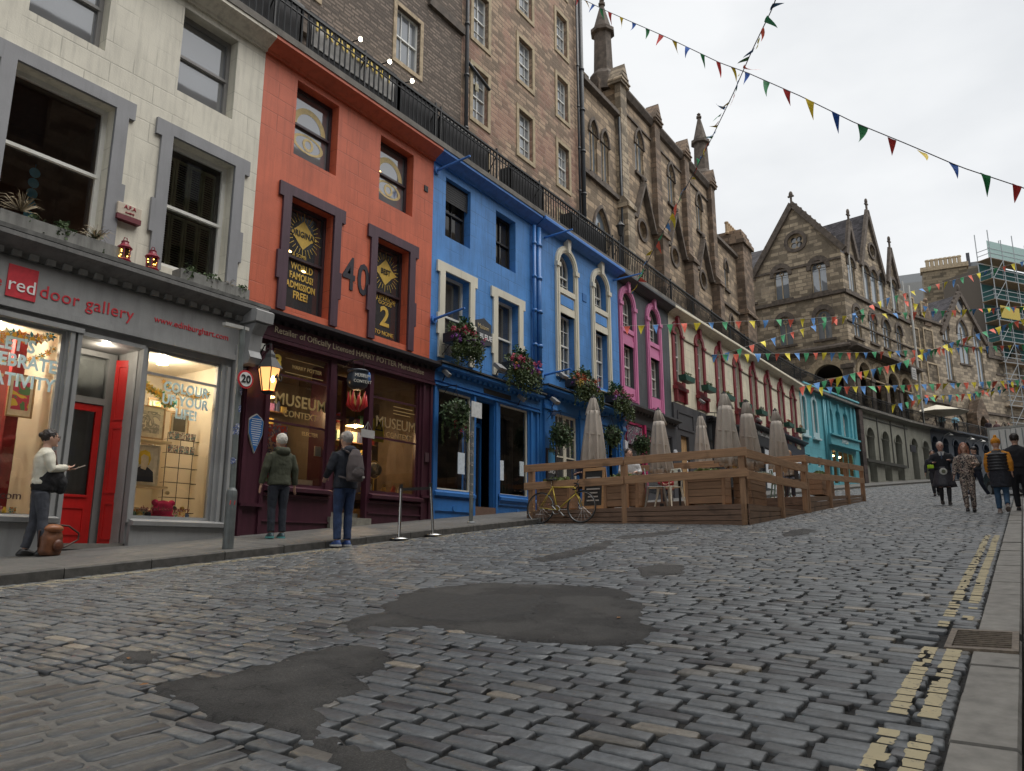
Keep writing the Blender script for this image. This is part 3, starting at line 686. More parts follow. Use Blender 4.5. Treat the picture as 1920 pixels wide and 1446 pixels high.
m.box(7.92, 8.04, -.2, -.1, zb(8), 3.4); m.box(5.42, 6.36, -.14, -.09, 2.98, 3.04); m.build('pilasters', gsh, B)
m = MB(); prof = [(.0, 3.08), (-.3, 3.1), (-.36, 3.2), (-.3, 3.32), (-.34, 3.6), (-.46, 3.78), (0, 3.8)]
m.mould(8.06, 8.3, [(a-.02, b) for a, b in prof]); m.mould(8.0, 8.36, [(0, 3.8), (-.54, 3.8), (-.56, 3.98), (-.5, 4.02), (0, 4.02)]); m.build('console', paint((.33, .335, .335), .5, .1, .3), B)
shop_window(B, *GF[0], gsh, -.06); shop_window(B, *GF[2], gsh, -.06, bars_z=(2.66,)); shop_window(B, *GF[3], gsh, -.06)
wallin = paint((.66, .60, .50), .7, .05, 0); room(B, -.5, 5.32, .4, 3.1, .02, 3.2, wallin); room(B, 6.38, 8.0, .4, 3.1, .02, 2.0, wallin)
room(B, 5.42, 6.34, .02, 2.98, 0.0, .62, paint((.40, .405, .40), .5), 'porch'); lamp_or_fill((5.88, 11.1, 2.9), 3.5, (1, .88, .7))  # added fill light without a fitting, brightens the red door in the recess
redp = paint((.62, .02, .018), .35, .1, .2, 3, .1)
# red door in the recess
m = MB(); dz0, dz1, a, b = .1, 2.14, 5.58, 6.16
m.prism(arch(a, b, dz0, dz1, 'rect'), .52, .57, [arch(a+.09, b-.09, dz0+.7, dz1-.1, 'rect')]); m.prism(arch(a+.1, b-.1, dz0+.12, dz0+.55, 'rect'), .505, .53, [arch(a+.13, b-.13, dz0+.16, dz0+.5, 'rect')]); m.box(a+.09, b-.09, .50, .55, dz0+.66, dz0+.7)
D = m.build('door', redp, B, bev=.004); MB().poly(arch(a+.08, b-.08, dz0+.7, dz1-.09, 'rect'), .545).build('pane', SG, D); MB().ell((a+.05, .48, 1.02), (.022, .022, .022)).build('handle', GOLD, D)
m = MB(); m.prism(arch(5.5, 6.3, .02, 2.96, 'rect'), .5, .6, [arch(5.57, 6.17, .1, 2.15, 'rect'), arch(5.57, 6.17, 2.25, 2.88, 'rect')]); m.build('door_frame', gsh, B)
MB().poly(arch(5.57, 6.17, 2.25, 2.88, 'rect'), .55).build('transom_pane', SG, B); MB().box(5.42, 6.36, -.1, .6, -.15, .1).build('step', plain((.16, .15, .135), .85), B)
room(B, 5.4, 6.4, 0, 3.1, .62, 3.4, paint((.42, .32, .2), .8), 'hall_interior')
# folded red shutter leaf beside it
m = MB(); 
def leaf(mb, a, b, z0, z1, y):
    mb.box(a, b, y, y+.04, z0, z1)
    for p, q in ((z0+.08, z0+.62), (z0+.75, z0+1.75), (z0+1.85, z1-.08)): mb.prism(arch(a+.04, b-.04, p, q, 'rect'), y-.012, y, [arch(a+.065, b-.065, p+.03, q-.03, 'rect')])
leaf(m, 6.2, 6.44, .08, 2.86, 0); q = math.radians(-58)
m.v = [(6.24+(x-6.2)*cos(q)-y*sin(q), .42+(x-6.2)*sin(q)+y*cos(q), z) for x, y, z in m.v]; m.build('shutter_leaf', redp, B)
# lettering on the fascia
RED = plain((.55, .03, .045), .5); MB().box(4.35, 4.72, -.175, -.155, 3.27, 3.71).build('logo_square', RED, B)
WT = plain((.8, .8, .78), .5); text('red', .26, WT, B, (4.535, -.18, 3.44)); text('the', .2, RED, B, (4.17, -.165, 3.44)); text('door gallery', .26, RED, B, (4.76, -.165, 3.44), align='LEFT', space=1.05)
text('www.edinburghart.com', .14, RED, B, (7.1, -.165, 3.48), space=1.0)
PB = plain((.62, .80, .80), .6)
for tx, z in (("LET'S", 2.68), ('CELEBRATE', 2.46), ('CREATIVITY!', 2.2)): text(tx, .24, PB, B, (4.62, -.03, z), name='window_lettering', bold=.012, sx=.85)
for tx, z, u in (('COLOUR', 2.5, 7.17), ('UP YOUR', 2.3, 7.17), ('LIFE!', 2.1, 7.2)): text(tx, .215, PB, B, (u, -.03, z), name='window_lettering', bold=.011, sx=.85)
text('edinburghart.com', .15, plain((.05, .02, .02), .6), B, (4.4, -.03, .7), name='window_lettering'); text('the red door gallery', .1, plain((.12, .02, .02), .6), B, (7.0, -.03, .62), name='window_lettering')
# things in the gallery windows
def picture(u, z, w, h, y, pm, label, fm=None, mt=None, fr=A0, off=None, group='pictures in the gallery window'):
    o = thing('picture', label, 'picture', fr, (u, y, z-h/2), group)
    MB().prism(arch(u-w/2, u+w/2, z-h/2, z+h/2, 'rect'), y, y+.025, [arch(u-w/2+.02, u+w/2-.02, z-h/2+.02, z+h/2-.02, 'rect')]).build('frame', fm or wood((.38, .26, .14)), o)
    MB().poly(arch(u-w/2+.02, u+w/2-.02, z-h/2+.02, z+h/2-.02, 'rect'), y+.018).build('mount', mt or plain((.72, .68, .58), .7), o)
    k = .17; MB().poly(arch(u-w*(.5-k), u+w*(.5-k), z-h*(.5-k), z+h*(.5-k), 'rect'), y+.012).build('print', pm, o); return o
PW = (.75, .72, .62)
picture(4.28, 2.02, .52, .5, .25, art(PW, (.12, .30, .30), (.05, .15, .2), 3, 1), 'white mounted print with a green hill shape, top of the left stack'); picture(4.23, 1.5, .5, .5, .22, art(PW, (.75, .25, .25), (.05, .2, .06), 9, 2), 'print of pink blossom and green leaves in the left window')
picture(4.2, .98, .46, .46, .2, art((.75, .45, .4), (.5, .06, .15), (.3, .2, .4), 11, 3), 'red and pink abstract print low in the left window'); picture(4.98, 2.1, .34, .6, .45, art((.7, .55, .08), (.5, .04, .12), (.08, .25, .12), 4, 4), 'tall yellow print with a red figure shape beside the red curtain')
picture(4.62, .72, .34, .46, .3, art((.6, .72, .75), (.3, .5, .6), PW, 3, 5), 'pale blue print leaning at the bottom of the left window')
picture(6.86, 1.98, .46, .52, .35, art(PW, (.3, .3, .28), (.5, .48, .44), 8, 6), 'grey pencil print in a wide white mount, upper right window')
picture(7.58, 2.07, .34, .36, .7, plain((.1, .09, .07), .6), 'small dark print in a wooden frame at the upper right of the right window'); picture(7.16, 1.86, .3, .5, .9, art((.2, .14, .1), (.4, .3, .2), (.1, .1, .1), 6, 9), 'narrow brown framed picture behind the grey print')
P = picture(6.78, 1.3, .5, .62, .3, plain((.70, .68, .6), .7), 'poster of a person with yellow hair and a dark jacket', mt=plain((.75, .72, .64), .7), fm=plain((.7, .68, .6), .6))
m = MB(); m.prism([(6.6, 1.04), (6.96, 1.04), (6.94, 1.2), (6.84, 1.27), (6.72, 1.27), (6.62, 1.2)], .304, .309); m.build('jacket_print', plain((.02, .03, .06), .6), P)
MB().prism([(6.70, 1.30), (6.86, 1.30), (6.89, 1.40), (6.86, 1.50), (6.78, 1.53), (6.70, 1.50), (6.67, 1.40)], .302, .306).build('hair_print', plain((.75, .52, .03), .6), P); MB().prism([(6.73, 1.24), (6.81, 1.22), (6.85, 1.34), (6.84, 1.43), (6.76, 1.46), (6.72, 1.42)], .297, .301).build('face_print', plain((.72, .62, .5), .6), P)
m = MB(); 
for z in (.52, 1.04, 1.62, 1.72, 2.3): m.box(4.0, 4.6, .15, .5, z-.035, z)
for z in (.98, 1.69): m.box(6.5, 7.15, .2, .5, z-.03, z)
m.build('display_shelves', paint((.78, .66, .45), .6), B)
m = MB(); m.ell((7.13, .25, .62), (.18, .07, .15), 14, 8)
for sx in (-1, 1):
    for sz in (-1, 1): m.ell((7.13+sx*.14, .25, .62+sz*.11), (.06, .04, .05), 8, 6)
o = m.build('cushion', cloth((.62, .02, .15)), None, A0, (7.13, .25, .47), smooth=True); tag(o, 'bright pink cushion on the floor of the right gallery window', 'cushion')
cr_ = thing('card_rack', 'black wire card rack with rows of greeting cards', 'card rack', A0, (7.55, .6, .5)); m = MB()
for u in (7.32, 7.56, 7.8):
    m.tube([(u, .6, .46), (u, .6, 1.9)], .006, 5)
for z in (.6, .84, 1.08, 1.32, 1.56, 1.78): m.tube([(7.28, .5, z), (7.84, .5, z)], .006, 5); m.tube([(7.28, .5, z), (7.28, .64, z)], .005, 4); m.tube([(7.84, .5, z), (7.84, .64, z)], .005, 4)
m.build('wire_frame', IRON, cr_); 
for z in (1.56, 1.78):
    for i in range(5):
        u = 7.34+i*.1; MB().box(u-.04, u+.04, .53, .54, z+.01, z+.13).build('card', art((.7, .7, .66), (.3, .2, .2), (.1, .3, .35), 20, i), cr_)
for i, (u, z, c_) in enumerate(((7.36, .62, (.4, .05, .04)), (7.5, .62, (.05, .05, .05)), (7.64, .62, (.4, .3, .05)), (7.35, .86, (.5, .45, .3)))):
    MB().ell((u, .52, z+.05), (.045, .02, .035)).build('card_ornament', plain(c_), cr_)
cup = [('small green pot on the right window floor', (.12, .3, .2), 6.62), ('pale yellow candle jar on the right window floor', (.7, .6, .25), 6.72), ('navy tin beside the yellow jar', (.02, .05, .14), 6.86), ('lit golden tealight by the window corner', (.8, .45, .1), 6.54)]
for lb, c_, u in cup:
    o = MB().lathe(u, .2, [(.035, .47), (.045, .5), (.045, .56), (.03, .58)], 12).build('jar', plain(c_, .4), None, A0, (u, .2, .47)); tag(o, lb, 'jar', 'jars on the gallery window floor')
# paper flower garlands
def garland(pts, label, cols, fr, y, sz=.07):
    g_ = thing('garland', label, 'garland', fr, (pts[0][0], y, pts[0][1])); n_ = 26; P2 = []
    for i in range(n_+1):
        t_ = i/n_; k = t_*(len(pts)-1); j = min(int(k), len(pts)-2); f_ = k-j; P2.append((pts[j][0]*(1-f_)+pts[j+1][0]*f_, y, pts[j][1]*(1-f_)+pts[j+1][1]*f_-.06*sin(pi*f_)))
    MB().tube(P2, .006, 4).build('string', plain((.6, .55, .4), .7), g_)
    for i in range(0, n_+1, 2):
        c_ = cols[(i//2) % len(cols)]; s_ = sz*R(.8, 1.2); x, z = P2[i][0], P2[i][2]; m = MB(); 
        for k in range(7): a_ = 2*pi*k/7; m.add([(x, y-.01, z), (x+s_*.6*cos(a_-.35), y-.02, z+s_*.6*sin(a_-.35)), (x+s_*cos(a_), y-.012, z+s_*sin(a_)), (x+s_*.6*cos(a_+.35), y-.02, z+s_*.6*sin(a_+.35))], [(0, 1, 2, 3)])
        f_ = m.build('paper_flower', plain(c_, .7), g_); MB().disc(x, z, s_*.28, y-.03, y-.02, 8).build('flower_centre', plain((.7, .4, .03), .6), f_)
garland([(4.0, 2.75), (4.6, 2.85), (5.1, 2.93)], 'garland of white and teal paper flowers across the top of the left window', [(.75, .74, .7), (.03, .2, .3), (.7, .25, .04)], A0, .12, .1)
garland([(4.0, 2.42), (4.7, 2.5), (5.15, 2.75)], 'orange and white paper garland under the flower one', [(.75, .3, .05), (.7, .68, .6), (.2, .45, .4)], A0, .1, .06)
garland([(6.45, 2.6), (6.8, 2.4), (7.0, 2.28)], 'yellow and green paper leaf garland at the left of the right window', [(.75, .5, .05), (.08, .3, .15), (.75, .62, .2)], A0, .1, .09)
garland([(6.9, 2.62), (7.3, 2.5), (7.7, 2.55)], 'faded multicoloured garland high in the right window', [(.6, .35, .1), (.1, .3, .35), (.65, .5, .3)], A0, .2, .06)
for i, (u, y) in enumerate(((4.6, .6), (7.1, .6), (5.9, 1.2))):
    MB().lathe(u, y, [(.0, 3.0), (.09, 3.0), (.09, 3.05), (0, 3.05)], 16).build('ceiling_spot', emit((1, .72, .38), 14), B)
    lamp_or_fill((u, 11+y, 2.85), 20 if i < 2 else 9, (1, .84, .62))
lamp_or_fill((3.2, 12.2, 2.6), 17, (1, .84, .62))
MB().box(4.84, 5.0, .5, .6, .46, 3.0).build('curtain', cloth((.25, .015, .02)), B); MB().box(4.02, 5.2, 1.4, 1.45, .4, 3.0).build('back_panel', plain((.16, .03, .03), .7), B)
# alarm box, ledge planters, lanterns
o = thing('alarm_box', 'cream and maroon alarm box on the cream wall between the grey windows', 'alarm box', A0, (5.85, -.02, 4.95)); MB().box(5.72, 6.1, -.09, 0, 4.98, 5.17).build('casing', paint((.6, .52, .42), .5), o, bev=.01); MB().box(5.72, 6.1, -.1, 0, 4.9, 4.98).build('lower_casing', plain((.14, .02, .03), .5), o); text('A.F.A', .085, plain((.35, .02, .04)), o, (5.91, -.095, 5.115)); text('ALARMS', .04, plain((.35, .02, .04)), o, (5.91, -.095, 5.03))
GL1, GL2 = (.03, .055, .018), (.09, .14, .05)
lf = leafy(GL1, GL2); lf2 = leafy((.05, .08, .02), (.16, .2, .07))
def spiky(u, y, z, label, n_=46, l=.34, m_=None):
    m = MB()
    for _ in range(n_):
        a = R(0, 2*pi); e = R(.05, 1.4); q = l*R(.6, 1.1); d_ = Vector((cos(a)*cos(e), sin(a)*cos(e), sin(e))); sd_ = d_.orthogonal().normalized()*.008; b0 = Vector((u, y, z)); mid = b0+d_*q*.6; tip = b0+d_*q+Vector((0, 0, -q*.35))
        m.add([b0-sd_, b0+sd_, mid+sd_, mid-sd_, tip], [(0, 1, 2, 3), (3, 2, 4)])
    o = m.build('spiky_plant', m_ or leafy((.12, .09, .05), (.3, .24, .14)), None, A0, (u, y, z)); tag(o, label, 'plant', 'spiky dry plants on the shop ledge')
def trough(u0, u1, label, gi):
    o = thing('planter', label, 'planter', A0, ((u0+u1)/2, -.2, 4.16)); MB().prism(arch(u0, u1, 4.17, 4.36, 'rect'), -.32, -.08).build('box', paint((.24, .24, .225), .8, .2, .6), o)
    m = MB()
    for _ in range(7): m.leaves((R(u0+.1, u1-.1), -.28, 4.4+R(-.08, .06)), (.18, .1, .1), 50, .055, hang=.5)
    m.build('foliage', lf, o)
trough(4.1, 5.75, 'grey trough of trailing greenery under the nearer window', 0); trough(6.7, 8.0, 'grey trough with dark ivy under the further window', 1)
spiky(4.35, -.28, 4.42, 'larger spiky dry plant left of the trough', 60, .42); spiky(5.35, -.28, 4.38, 'spiky dry plant at the right end of the nearer trough', 46, .34); spiky(7.6, -.3, 4.33, 'small spiky dry plant near the orange building', 24, .2)
def lantern(u, label):
    o = thing('lantern', label, 'lantern', A0, (u, -.3, 4.16), 'red lanterns on the shop ledge'); z = 4.16; lr = plain((.22, .012, .03), .35)
    m = MB(); m.lathe(u, -.3, [(.10, z), (.105, z+.03), (.09, z+.045)], 12); m.lathe(u, -.3, [(.1, z+.2), (.11, z+.22), (.06, z+.27), (.05, z+.3), (.055, z+.32), (0.01, z+.34)], 12)
    for k in range(6): a = k*pi/3; m.tube([(u+.085*cos(a), -.3+.085*sin(a), z+.04), (u+.09*cos(a), -.3+.09*sin(a), z+.21)], .01, 5)
    m.tube([(u-.03, -.3, z+.33), (u-.02, -.3, z+.38), (u+.02, -.3, z+.38), (u+.03, -.3, z+.33)], .007, 5); m.build('lantern_frame', lr, o)
    MB().lathe(u, -.3, [(.07, z+.045), (.075, z+.2)], 12).build('glass', glass((.06, .03, .01)), o)
    m = MB()
    for k in range(12): a = R(0, 6.28); m.ell((u+.078*cos(a), -.3+.078*sin(a), z+R(.06, .19)), (.009,)*3, 6, 4)
    m.build('fairy_lights', emit((1, .6, .12), 4), o)
lantern(5.78, 'red metal lantern nearer the alarm box'); lantern(6.22, 'red metal lantern nearer the ivy trough')

# ===== orange building with the maroon shop
ow_ = paint(ORANGE, .55, .12, .32, 1.3, .3, True); mrn = paint((.050, .014, .024), .38, .15, .3, 2, .12); pl_ = paint((.065, .032, .048), .5, .12, .25)
B = building('building', 'orange rendered building with number 40 over the maroon shopfront', A0, 8.2, gz(8.2))
hs = [(9.0, 10.1, 4.42, 6.6), (11.35, 12.4, 4.42, 6.6), (8.99, 10.1, 7.48, 9.06), (11.36, 12.47, 7.48, 9.02)]
front(B, 8.2, 13.2, 4.1, 9.5, [arch(*h, 'rect') for h in hs], ow_, .26); cornice(B, 8.2, 13.2, paint(ORANGE, .55, .08, .3, 1.5, .3))
dsm = paint((.045, .028, .035), .45, .1, .1)
for h in hs:
    low = h[2] < 7
    if low: surround(B, *h, pl_, .19, .05)
    w = sash(B, *h, y=.2, mat=dsm, fw=.06, glassm=DG if low else SKG)
    if not low:   # gilded signs on the glass
        c_ = (h[0]+h[1])/2; pg = plain((.62, .50, .24), .6)
        m = MB(); 
        for k in range(25): a = pi*k/24; 
        m.add([(c_+r_*cos(a), .245, 8.32+r_*sin(a)) for a in [pi*k/16 for k in range(17)] for r_ in (.32, .44)], [(2*k, 2*k+1, 2*k+3, 2*k+2) for k in range(16)])
        m.add([(c_+r_*.4*cos(a), .245, 7.98+r_*.2*sin(a)) for a in [2*pi*k/24 for k in range(25)] for r_ in (.8, 1.0)], [(2*k, 2*k+1, 2*k+3, 2*k+2) for k in range(24)])
        m.add([(c_+r_*.14*cos(a), .245, 7.98+r_*.14*sin(a)) for a in [2*pi*k/24 for k in range(25)] for r_ in (.6, 1.0)], [(2*k, 2*k+1, 2*k+3, 2*k+2) for k in range(24)])
        m.build('gilded_sign', pg, w)
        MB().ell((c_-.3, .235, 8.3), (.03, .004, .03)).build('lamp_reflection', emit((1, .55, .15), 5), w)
GD = plain((.62, .42, .08), .5)
def gild(w, c_, z, tx, star=True):
    m = MB()
    if star:
        for k in range(28):
            a = 2*pi*k/28; r0, r1 = .29, .4+(.06 if k % 2 else 0); d_ = .012; m.add([(c_+r0*cos(a-d_*2), .246, z+r0*sin(a-d_*2)), (c_+r0*cos(a+d_*2), .246, z+r0*sin(a+d_*2)), (c_+r1*cos(a+d_), .246, z+r1*sin(a+d_)), (c_+r1*cos(a-d_), .246, z+r1*sin(a-d_))], [(0, 1, 2, 3)])
        m.add([(c_-.36, .245, z), (c_-.2, .245, z-.1), (c_, .245, z-.3), (c_+.2, .245, z-.1), (c_+.36, .245, z), (c_+.2, .245, z+.1), (c_, .245, z+.3), (c_-.2, .245, z+.1)], [(0, 1, 2, 3, 4, 5, 6, 7)])
        m.build('gilded_star', GD, w); text(tx, .17, BLACK, w, (c_, .24, z), name='window_lettering', sx=.8, bold=.006)
ws = [o for o in B.children if o.name.startswith('window')]
gild(ws[0], 9.57, 6.05, 'ORIGINAL'); gild(ws[1], 11.92, 6.02, 'BEST')
text('& SOME', .1, GD, ws[0], (9.5, .245, 5.6), name='window_lettering')
for tx, z, s_ in (('WORLD', 5.36, .2), ('FAMOUS!', 5.17, .19), ('ADMISSION', 4.98, .185), ('FREE!', 4.79, .21)): text(tx, s_, GD, ws[0], (9.58, .245, z), name='window_lettering', sx=.72, bold=.008)
text('SUPERIOR', .15, GD, ws[1], (11.94, .245, 5.42), name='window_lettering', curve=.8); text('GOODS', .12, GD, ws[1], (11.94, .245, 5.3), name='window_lettering'); text('2', .62, GD, ws[1], (11.94, .245, 4.98), name='window_lettering', bold=.02); text('TO NONE', .13, GD, ws[1], (11.94, .245, 4.62), name='window_lettering')
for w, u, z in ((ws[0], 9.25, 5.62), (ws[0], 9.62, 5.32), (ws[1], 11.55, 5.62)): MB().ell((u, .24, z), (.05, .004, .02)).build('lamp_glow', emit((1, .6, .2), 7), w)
text('4', .98, plain((.022, .02, .03), .5), B, (A0.px(654, 514)[0], -.005, 5.5), name='house_number', sx=.72, bold=.022, ext=.012); text('0', .95, plain((.022, .02, .03), .5), B, (A0.px(681, 518)[0], -.005, 5.48), name='house_number', sx=.74, bold=.022, ext=.012)
MB().box(12.86, 12.99, -.02, .03, 8.3, 8.44).build('vent', BLACK, B)
# maroon shopfront
MW = [(8.73, 10.13, 1.12, 3.6), (10.28, 11.2, .62, 3.56), (11.31, 12.76, 1.13, 3.63)]
m = MB(); m.prism([(8.2, gz(8)-.3), (13.2, gz(13.2)-.3), (13.2, 4.0), (8.2, 4.0)], -.12, .02, [arch(*h, 'rect') for h in MW]); m.build('shopfront', mrn, B)
m = MB(); m.box(8.2, 13.2, -.17, -.12, 3.72, 3.98); m.box(8.2, 13.2, -.2, -.12, 3.64, 3.7)
for u in (8.22, 8.62, 12.84, 13.1): m.box(u, u+.07, -.16, -.12, gz(u)-.2, 3.64)
for u0, u1 in ((8.22, 8.69), (12.84, 13.17)):
    m.box(u0, u1, -.2, -.12, gz(u1)+.42, gz(u1)+.47)
m.build('fascia', mrn, B)
for u0, u1 in ((8.7, 10.22), (11.26, 12.84)):
    m = MB(); m.mould(u0, u1, [(-.12, 1.0), (-.24, 1.02), (-.25, 1.08), (-.12, 1.12)]); m.mould(u0, u1, [(-.12, .92), (-.17, .93), (-.17, .97), (-.12, 1.0)]); m.box(u0, u1, -.15, -.12, gz(u1)+.05, gz(u1)+.08); m.build('stall_riser', paint((.06, .018, .03), .35, .1, .2), B)
shop_cornice(B, 8.2, 13.25, plain((.02, .014, .018), .6, 0, .3, 5), 4.18, .34, .2, plain((.02, .014, .018), .6), .2)
shop_window(B, *MW[0], mrn, -.08, bars_z=(2.24, 3.1), w=.05); shop_window(B, *MW[2], mrn, -.08, bars_z=(2.27, 3.1), w=.05)
din = paint((.13, .09, .055), .7, .2, .1, 3); room(B, 8.3, 13.1, .5, 3.62, .04, 3.4, din)
m = MB(); m.prism(arch(10.42, 11.12, .72, 3.5, 'rect'), .45, .52, [arch(10.5, 11.04, 1.25, 2.6, 'rect'), arch(10.5, 11.04, 2.68, 3.42, 'rect')])
for k in range(1, 3): m.box(10.5+.18*k-.012, 10.5+.18*k+.012, .46, .51, 1.25, 3.42)
Dm = m.build('door', mrn, B); MB().poly(arch(10.5, 11.04, 1.25, 3.42, 'rect'), .49).build('pane', SG, Dm)
MB().box(10.26, 10.42, 0, .55, .55, 3.56).build('door_jamb', mrn, B)
m = MB(); m.box(10.22, 11.3, -.2, .6, .3, .62); m.box(10.3, 11.22, .1, .6, .62, .72); m.build('step', plain((.19, .18, .15), .85, 0, .3, 8), B)
text('Retailer of Officially Licensed HARRY POTTER Merchandise', .168, plain((.36, .30, .2), .5), B, (10.75, -.175, 3.86), sx=1.0)
gt = plain((.34, .25, .10), .5)
text('MUSEUM', .3, gt, B, (9.5, -.05, 2.66), name='window_lettering', bold=.008); text('CONTEXT', .17, gt, B, (9.5, -.05, 2.42), name='window_lettering'); text('ELECTER', .1, gt, B, (9.75, -.05, 2.1), name='window_lettering')
text('MUSEUM', .32, plain((.24, .17, .08), .5), B, (12.1, -.05, 2.6), name='window_lettering'); text('CONTEXT', .17, plain((.24, .17, .08), .5), B, (12.2, -.05, 2.36), name='window_lettering')
text('HARRY POTTER', .1, gt, B, (9.6, -.05, 3.3), name='window_lettering'); text('3', .34, plain((.6, .45, .06)), B, (8.92, -.045, 3.32), name='window_lettering', bold=.02)
m = MB(); 
for z in (3.17, 3.43): m.box(9.08, 10.0, -.05, -.045, z, z+.012)
for z, w_ in ((2.98, .9), (2.9, 1.0), (2.83, .8)): m.box(12.0-.0, 12.0+w_*.68, -.05, -.045, z, z+.014)
m.build('gilt_pattern', gt, B)
# pendant lamps
for i, (u, y, z, lb) in enumerate(((9.35, .8, 2.86, 'glowing glass pendant lamp above the left window display'), (9.9, 1.9, 2.4, 'small warm pendant deep inside the maroon shop'), (10.85, 1.6, 2.6, 'pendant lamp seen through the shop door'), (11.75, .8, 2.62, 'glass pendant lamp over the right window display'), (12.5, 2.2, 2.9, 'far pendant behind the right window'))):
    o = thing('pendant_lamp', lb, 'pendant lamp', A0, (u, y, 3.55), 'pendant lamps in the maroon shop'); MB().tube([(u, y, 3.6), (u, y, z+.12)], .008, 5).build('cord', BLACK, o)
    MB().lathe(u, y, [(.03, z+.12), (.05, z+.08), (.2, z), (.21, z-.01)], 14, False).build('lamp_shade', plain((.5, .45, .35), .3), o); MB().ell((u, y, z), (.05, .05, .05)).build('bulb', emit((1, .62, .25), 60), o)
    lamp_or_fill((u, 11+y, z-.14), 9 if i in (0, 3) else 5, (1, .66, .35), r=.08)
# display pieces
MB().box(8.8, 12.9, 1.2, 1.26, .9, 3.3).build('back_panel', paint((.12, .085, .05), .7), B); MB().box(8.75, 10.1, .05, .8, 1.0, 1.12).build('display_plinth', wood((.12, .07, .04)), B); MB().box(11.33, 12.74, .05, .8, 1.0, 1.12).build('display_plinth', wood((.12, .07, .04)), B)
def flat(name, lb, cat, u, z, w, h, y, mat, fr=A0, group=None, t=.012):
    o = MB().box(u-w/2, u+w/2, y, y+t, z-h/2, z+h/2).build(name, mat, None, fr, (u, y, z-h/2)); return tag(o, lb, cat, group)
flat('poster', 'tall red and blue patterned poster in the left museum shop window', 'poster', 9.18, 1.75, .42, .95, .15, art((.45, .05, .06), (.1, .12, .3), (.5, .4, .35), 9, 3)); flat('notice', 'small white notice taped inside the left window of the maroon shop', 'notice', 9.98, 1.82, .16, .18, -.03, plain((.6, .58, .52), .7)); 
flat('poster', 'white poster with a red drawing inside the shop doorway', 'poster', 10.72, 2.3, .5, .45, .7, art((.65, .62, .55), (.5, .15, .1), (.3, .3, .35), 5, 8))
o = flat('notice', 'yellow warning notice with a black triangle in the right window', 'notice', 11.6, 2.42, .32, .46, -.03, plain((.68, .50, .04), .6)); MB().prism([(11.48, 2.42), (11.72, 2.42), (11.6, 2.62)], -.036, -.031, [[(11.52, 2.445), (11.68, 2.445), (11.6, 2.575)]]).build('symbol', BLACK, o) 
s_ = [q for q in COL.objects if q.name.startswith('symbol')][-1]; s_.parent = o; s_.matrix_parent_inverse = Matrix(); s_.data.transform(Matrix.Translation((-11.6, .03, -2.19))); 
o = thing('gumball_jar', 'domed glass jar of pale balls in the left museum shop window', 'jar', A0, (9.55, .35, 1.12)); m = MB(); 
for k in range(40): a = R(0, 6.3); r_ = R(0, .12); m.ell((9.55+r_*cos(a), .35+r_*sin(a), 1.2+R(0, .34)), (.032,)*3, 8, 6)
m.build('balls', plain((.3, .31, .33), .3), o, smooth=True); MB().lathe(9.55, .35, [(.17, 1.12), (.18, 1.3), (.17, 1.55), (.1, 1.68), (.04, 1.72), (.05, 1.76), (.0, 1.8)], 16).build('dome', glass((.05, .05, .05), 1.1), o); MB().lathe(9.55, .35, [(.19, 1.1), (.19, 1.15), (.1, 1.17)], 16).build('base', GD, o)
o = thing('globe', 'dark antique globe on a brass stand in the right window', 'globe', A0, (11.9, .35, 1.12)); MB().ell((11.9, .35, 1.66), (.16, .16, .16), 18, 12).build('sphere', art((.06, .06, .07), (.15, .15, .14), (.03, .03, .03), 4, 2), o, smooth=True)
m = MB(); m.tube([(11.9+.19*cos(a), .35, 1.66+.19*sin(a)) for a in [pi*k/8*1.0 for k in range(17)]], .008, 5); m.tube([(11.9, .35, 1.48), (11.9, .35, 1.14)], .015, 6); m.lathe(11.9, .35, [(.12, 1.12), (.1, 1.15), (.02, 1.18)], 12); m.build('stand', GD, o)
dd = [('brass ornament with a round dial by the right window corner', (.5, .35, .1), 11.5), ('white figurine beside the brass dial', (.5, .48, .42), 11.68), ('stack of gilt books at the middle of the right window', (.35, .22, .06), 12.1), ('small red box near the right end of the right window', (.35, .05, .04), 12.4), ('pale shell ornament at the right end of the window', (.45, .4, .32), 12.6)]
for lb, c_, u in dd:
    m = MB(); m.ell((u, .25, 1.2+.03), (.06, .05, .09), 10, 8); m.box(u-.07, u+.07, .2, .32, 1.12, 1.16); m.tube([(u+.05*cos(a), .24, 1.3+.05*sin(a)) for a in [pi*k/5 for k in range(11)]], .01, 5); o = m.build('ornament', plain(c_, .35), None, A0, (u, .25, 1.12)); tag(o, lb, 'ornament', 'ornaments in the museum shop window')
o = flat('notice', 'long white card on the plinth of the left window', 'notice', 9.72, 1.2, .4, .14, .0, plain((.6, .6, .56)))
# wall lamp 40
LFr = A0; o = thing('wall_lantern', 'lit black wall lantern with the number 40 on the maroon pilaster', 'wall lantern', A0, (8.42, -.12, 3.35)); c_ = (8.44, -.42)
m = MB(); 
def frus(m, z0, r0, z1, r1, n_=6): m.loft([(c_[0], c_[1], z0, r0, r0), (c_[0], c_[1], z1, r1, r1)], n_)
m.tube([(8.44, -.12, 3.3), (8.44, -.25, 3.5), (8.44, -.42, 3.5), (8.44, -.42, 3.4)], .012, 6); m.tube([(8.44, -.12, 3.1), (8.44, -.2, 3.3), (8.44, -.35, 3.42)], .008, 5)
m.loft([(c_[0], c_[1], 3.05, .235, .235), (c_[0], c_[1], 3.1, .2, .2), (c_[0], c_[1], 3.24, .1, .1), (c_[0], c_[1], 3.3, .09, .09), (c_[0], c_[1], 3.38, .03, .03)], 6)
for k in range(6): a = k*pi/3; m.tube([(c_[0]+.2*cos(a), c_[1]+.2*sin(a), 3.06), (c_[0]+.115*cos(a), c_[1]+.115*sin(a), 2.66)], .01, 5)
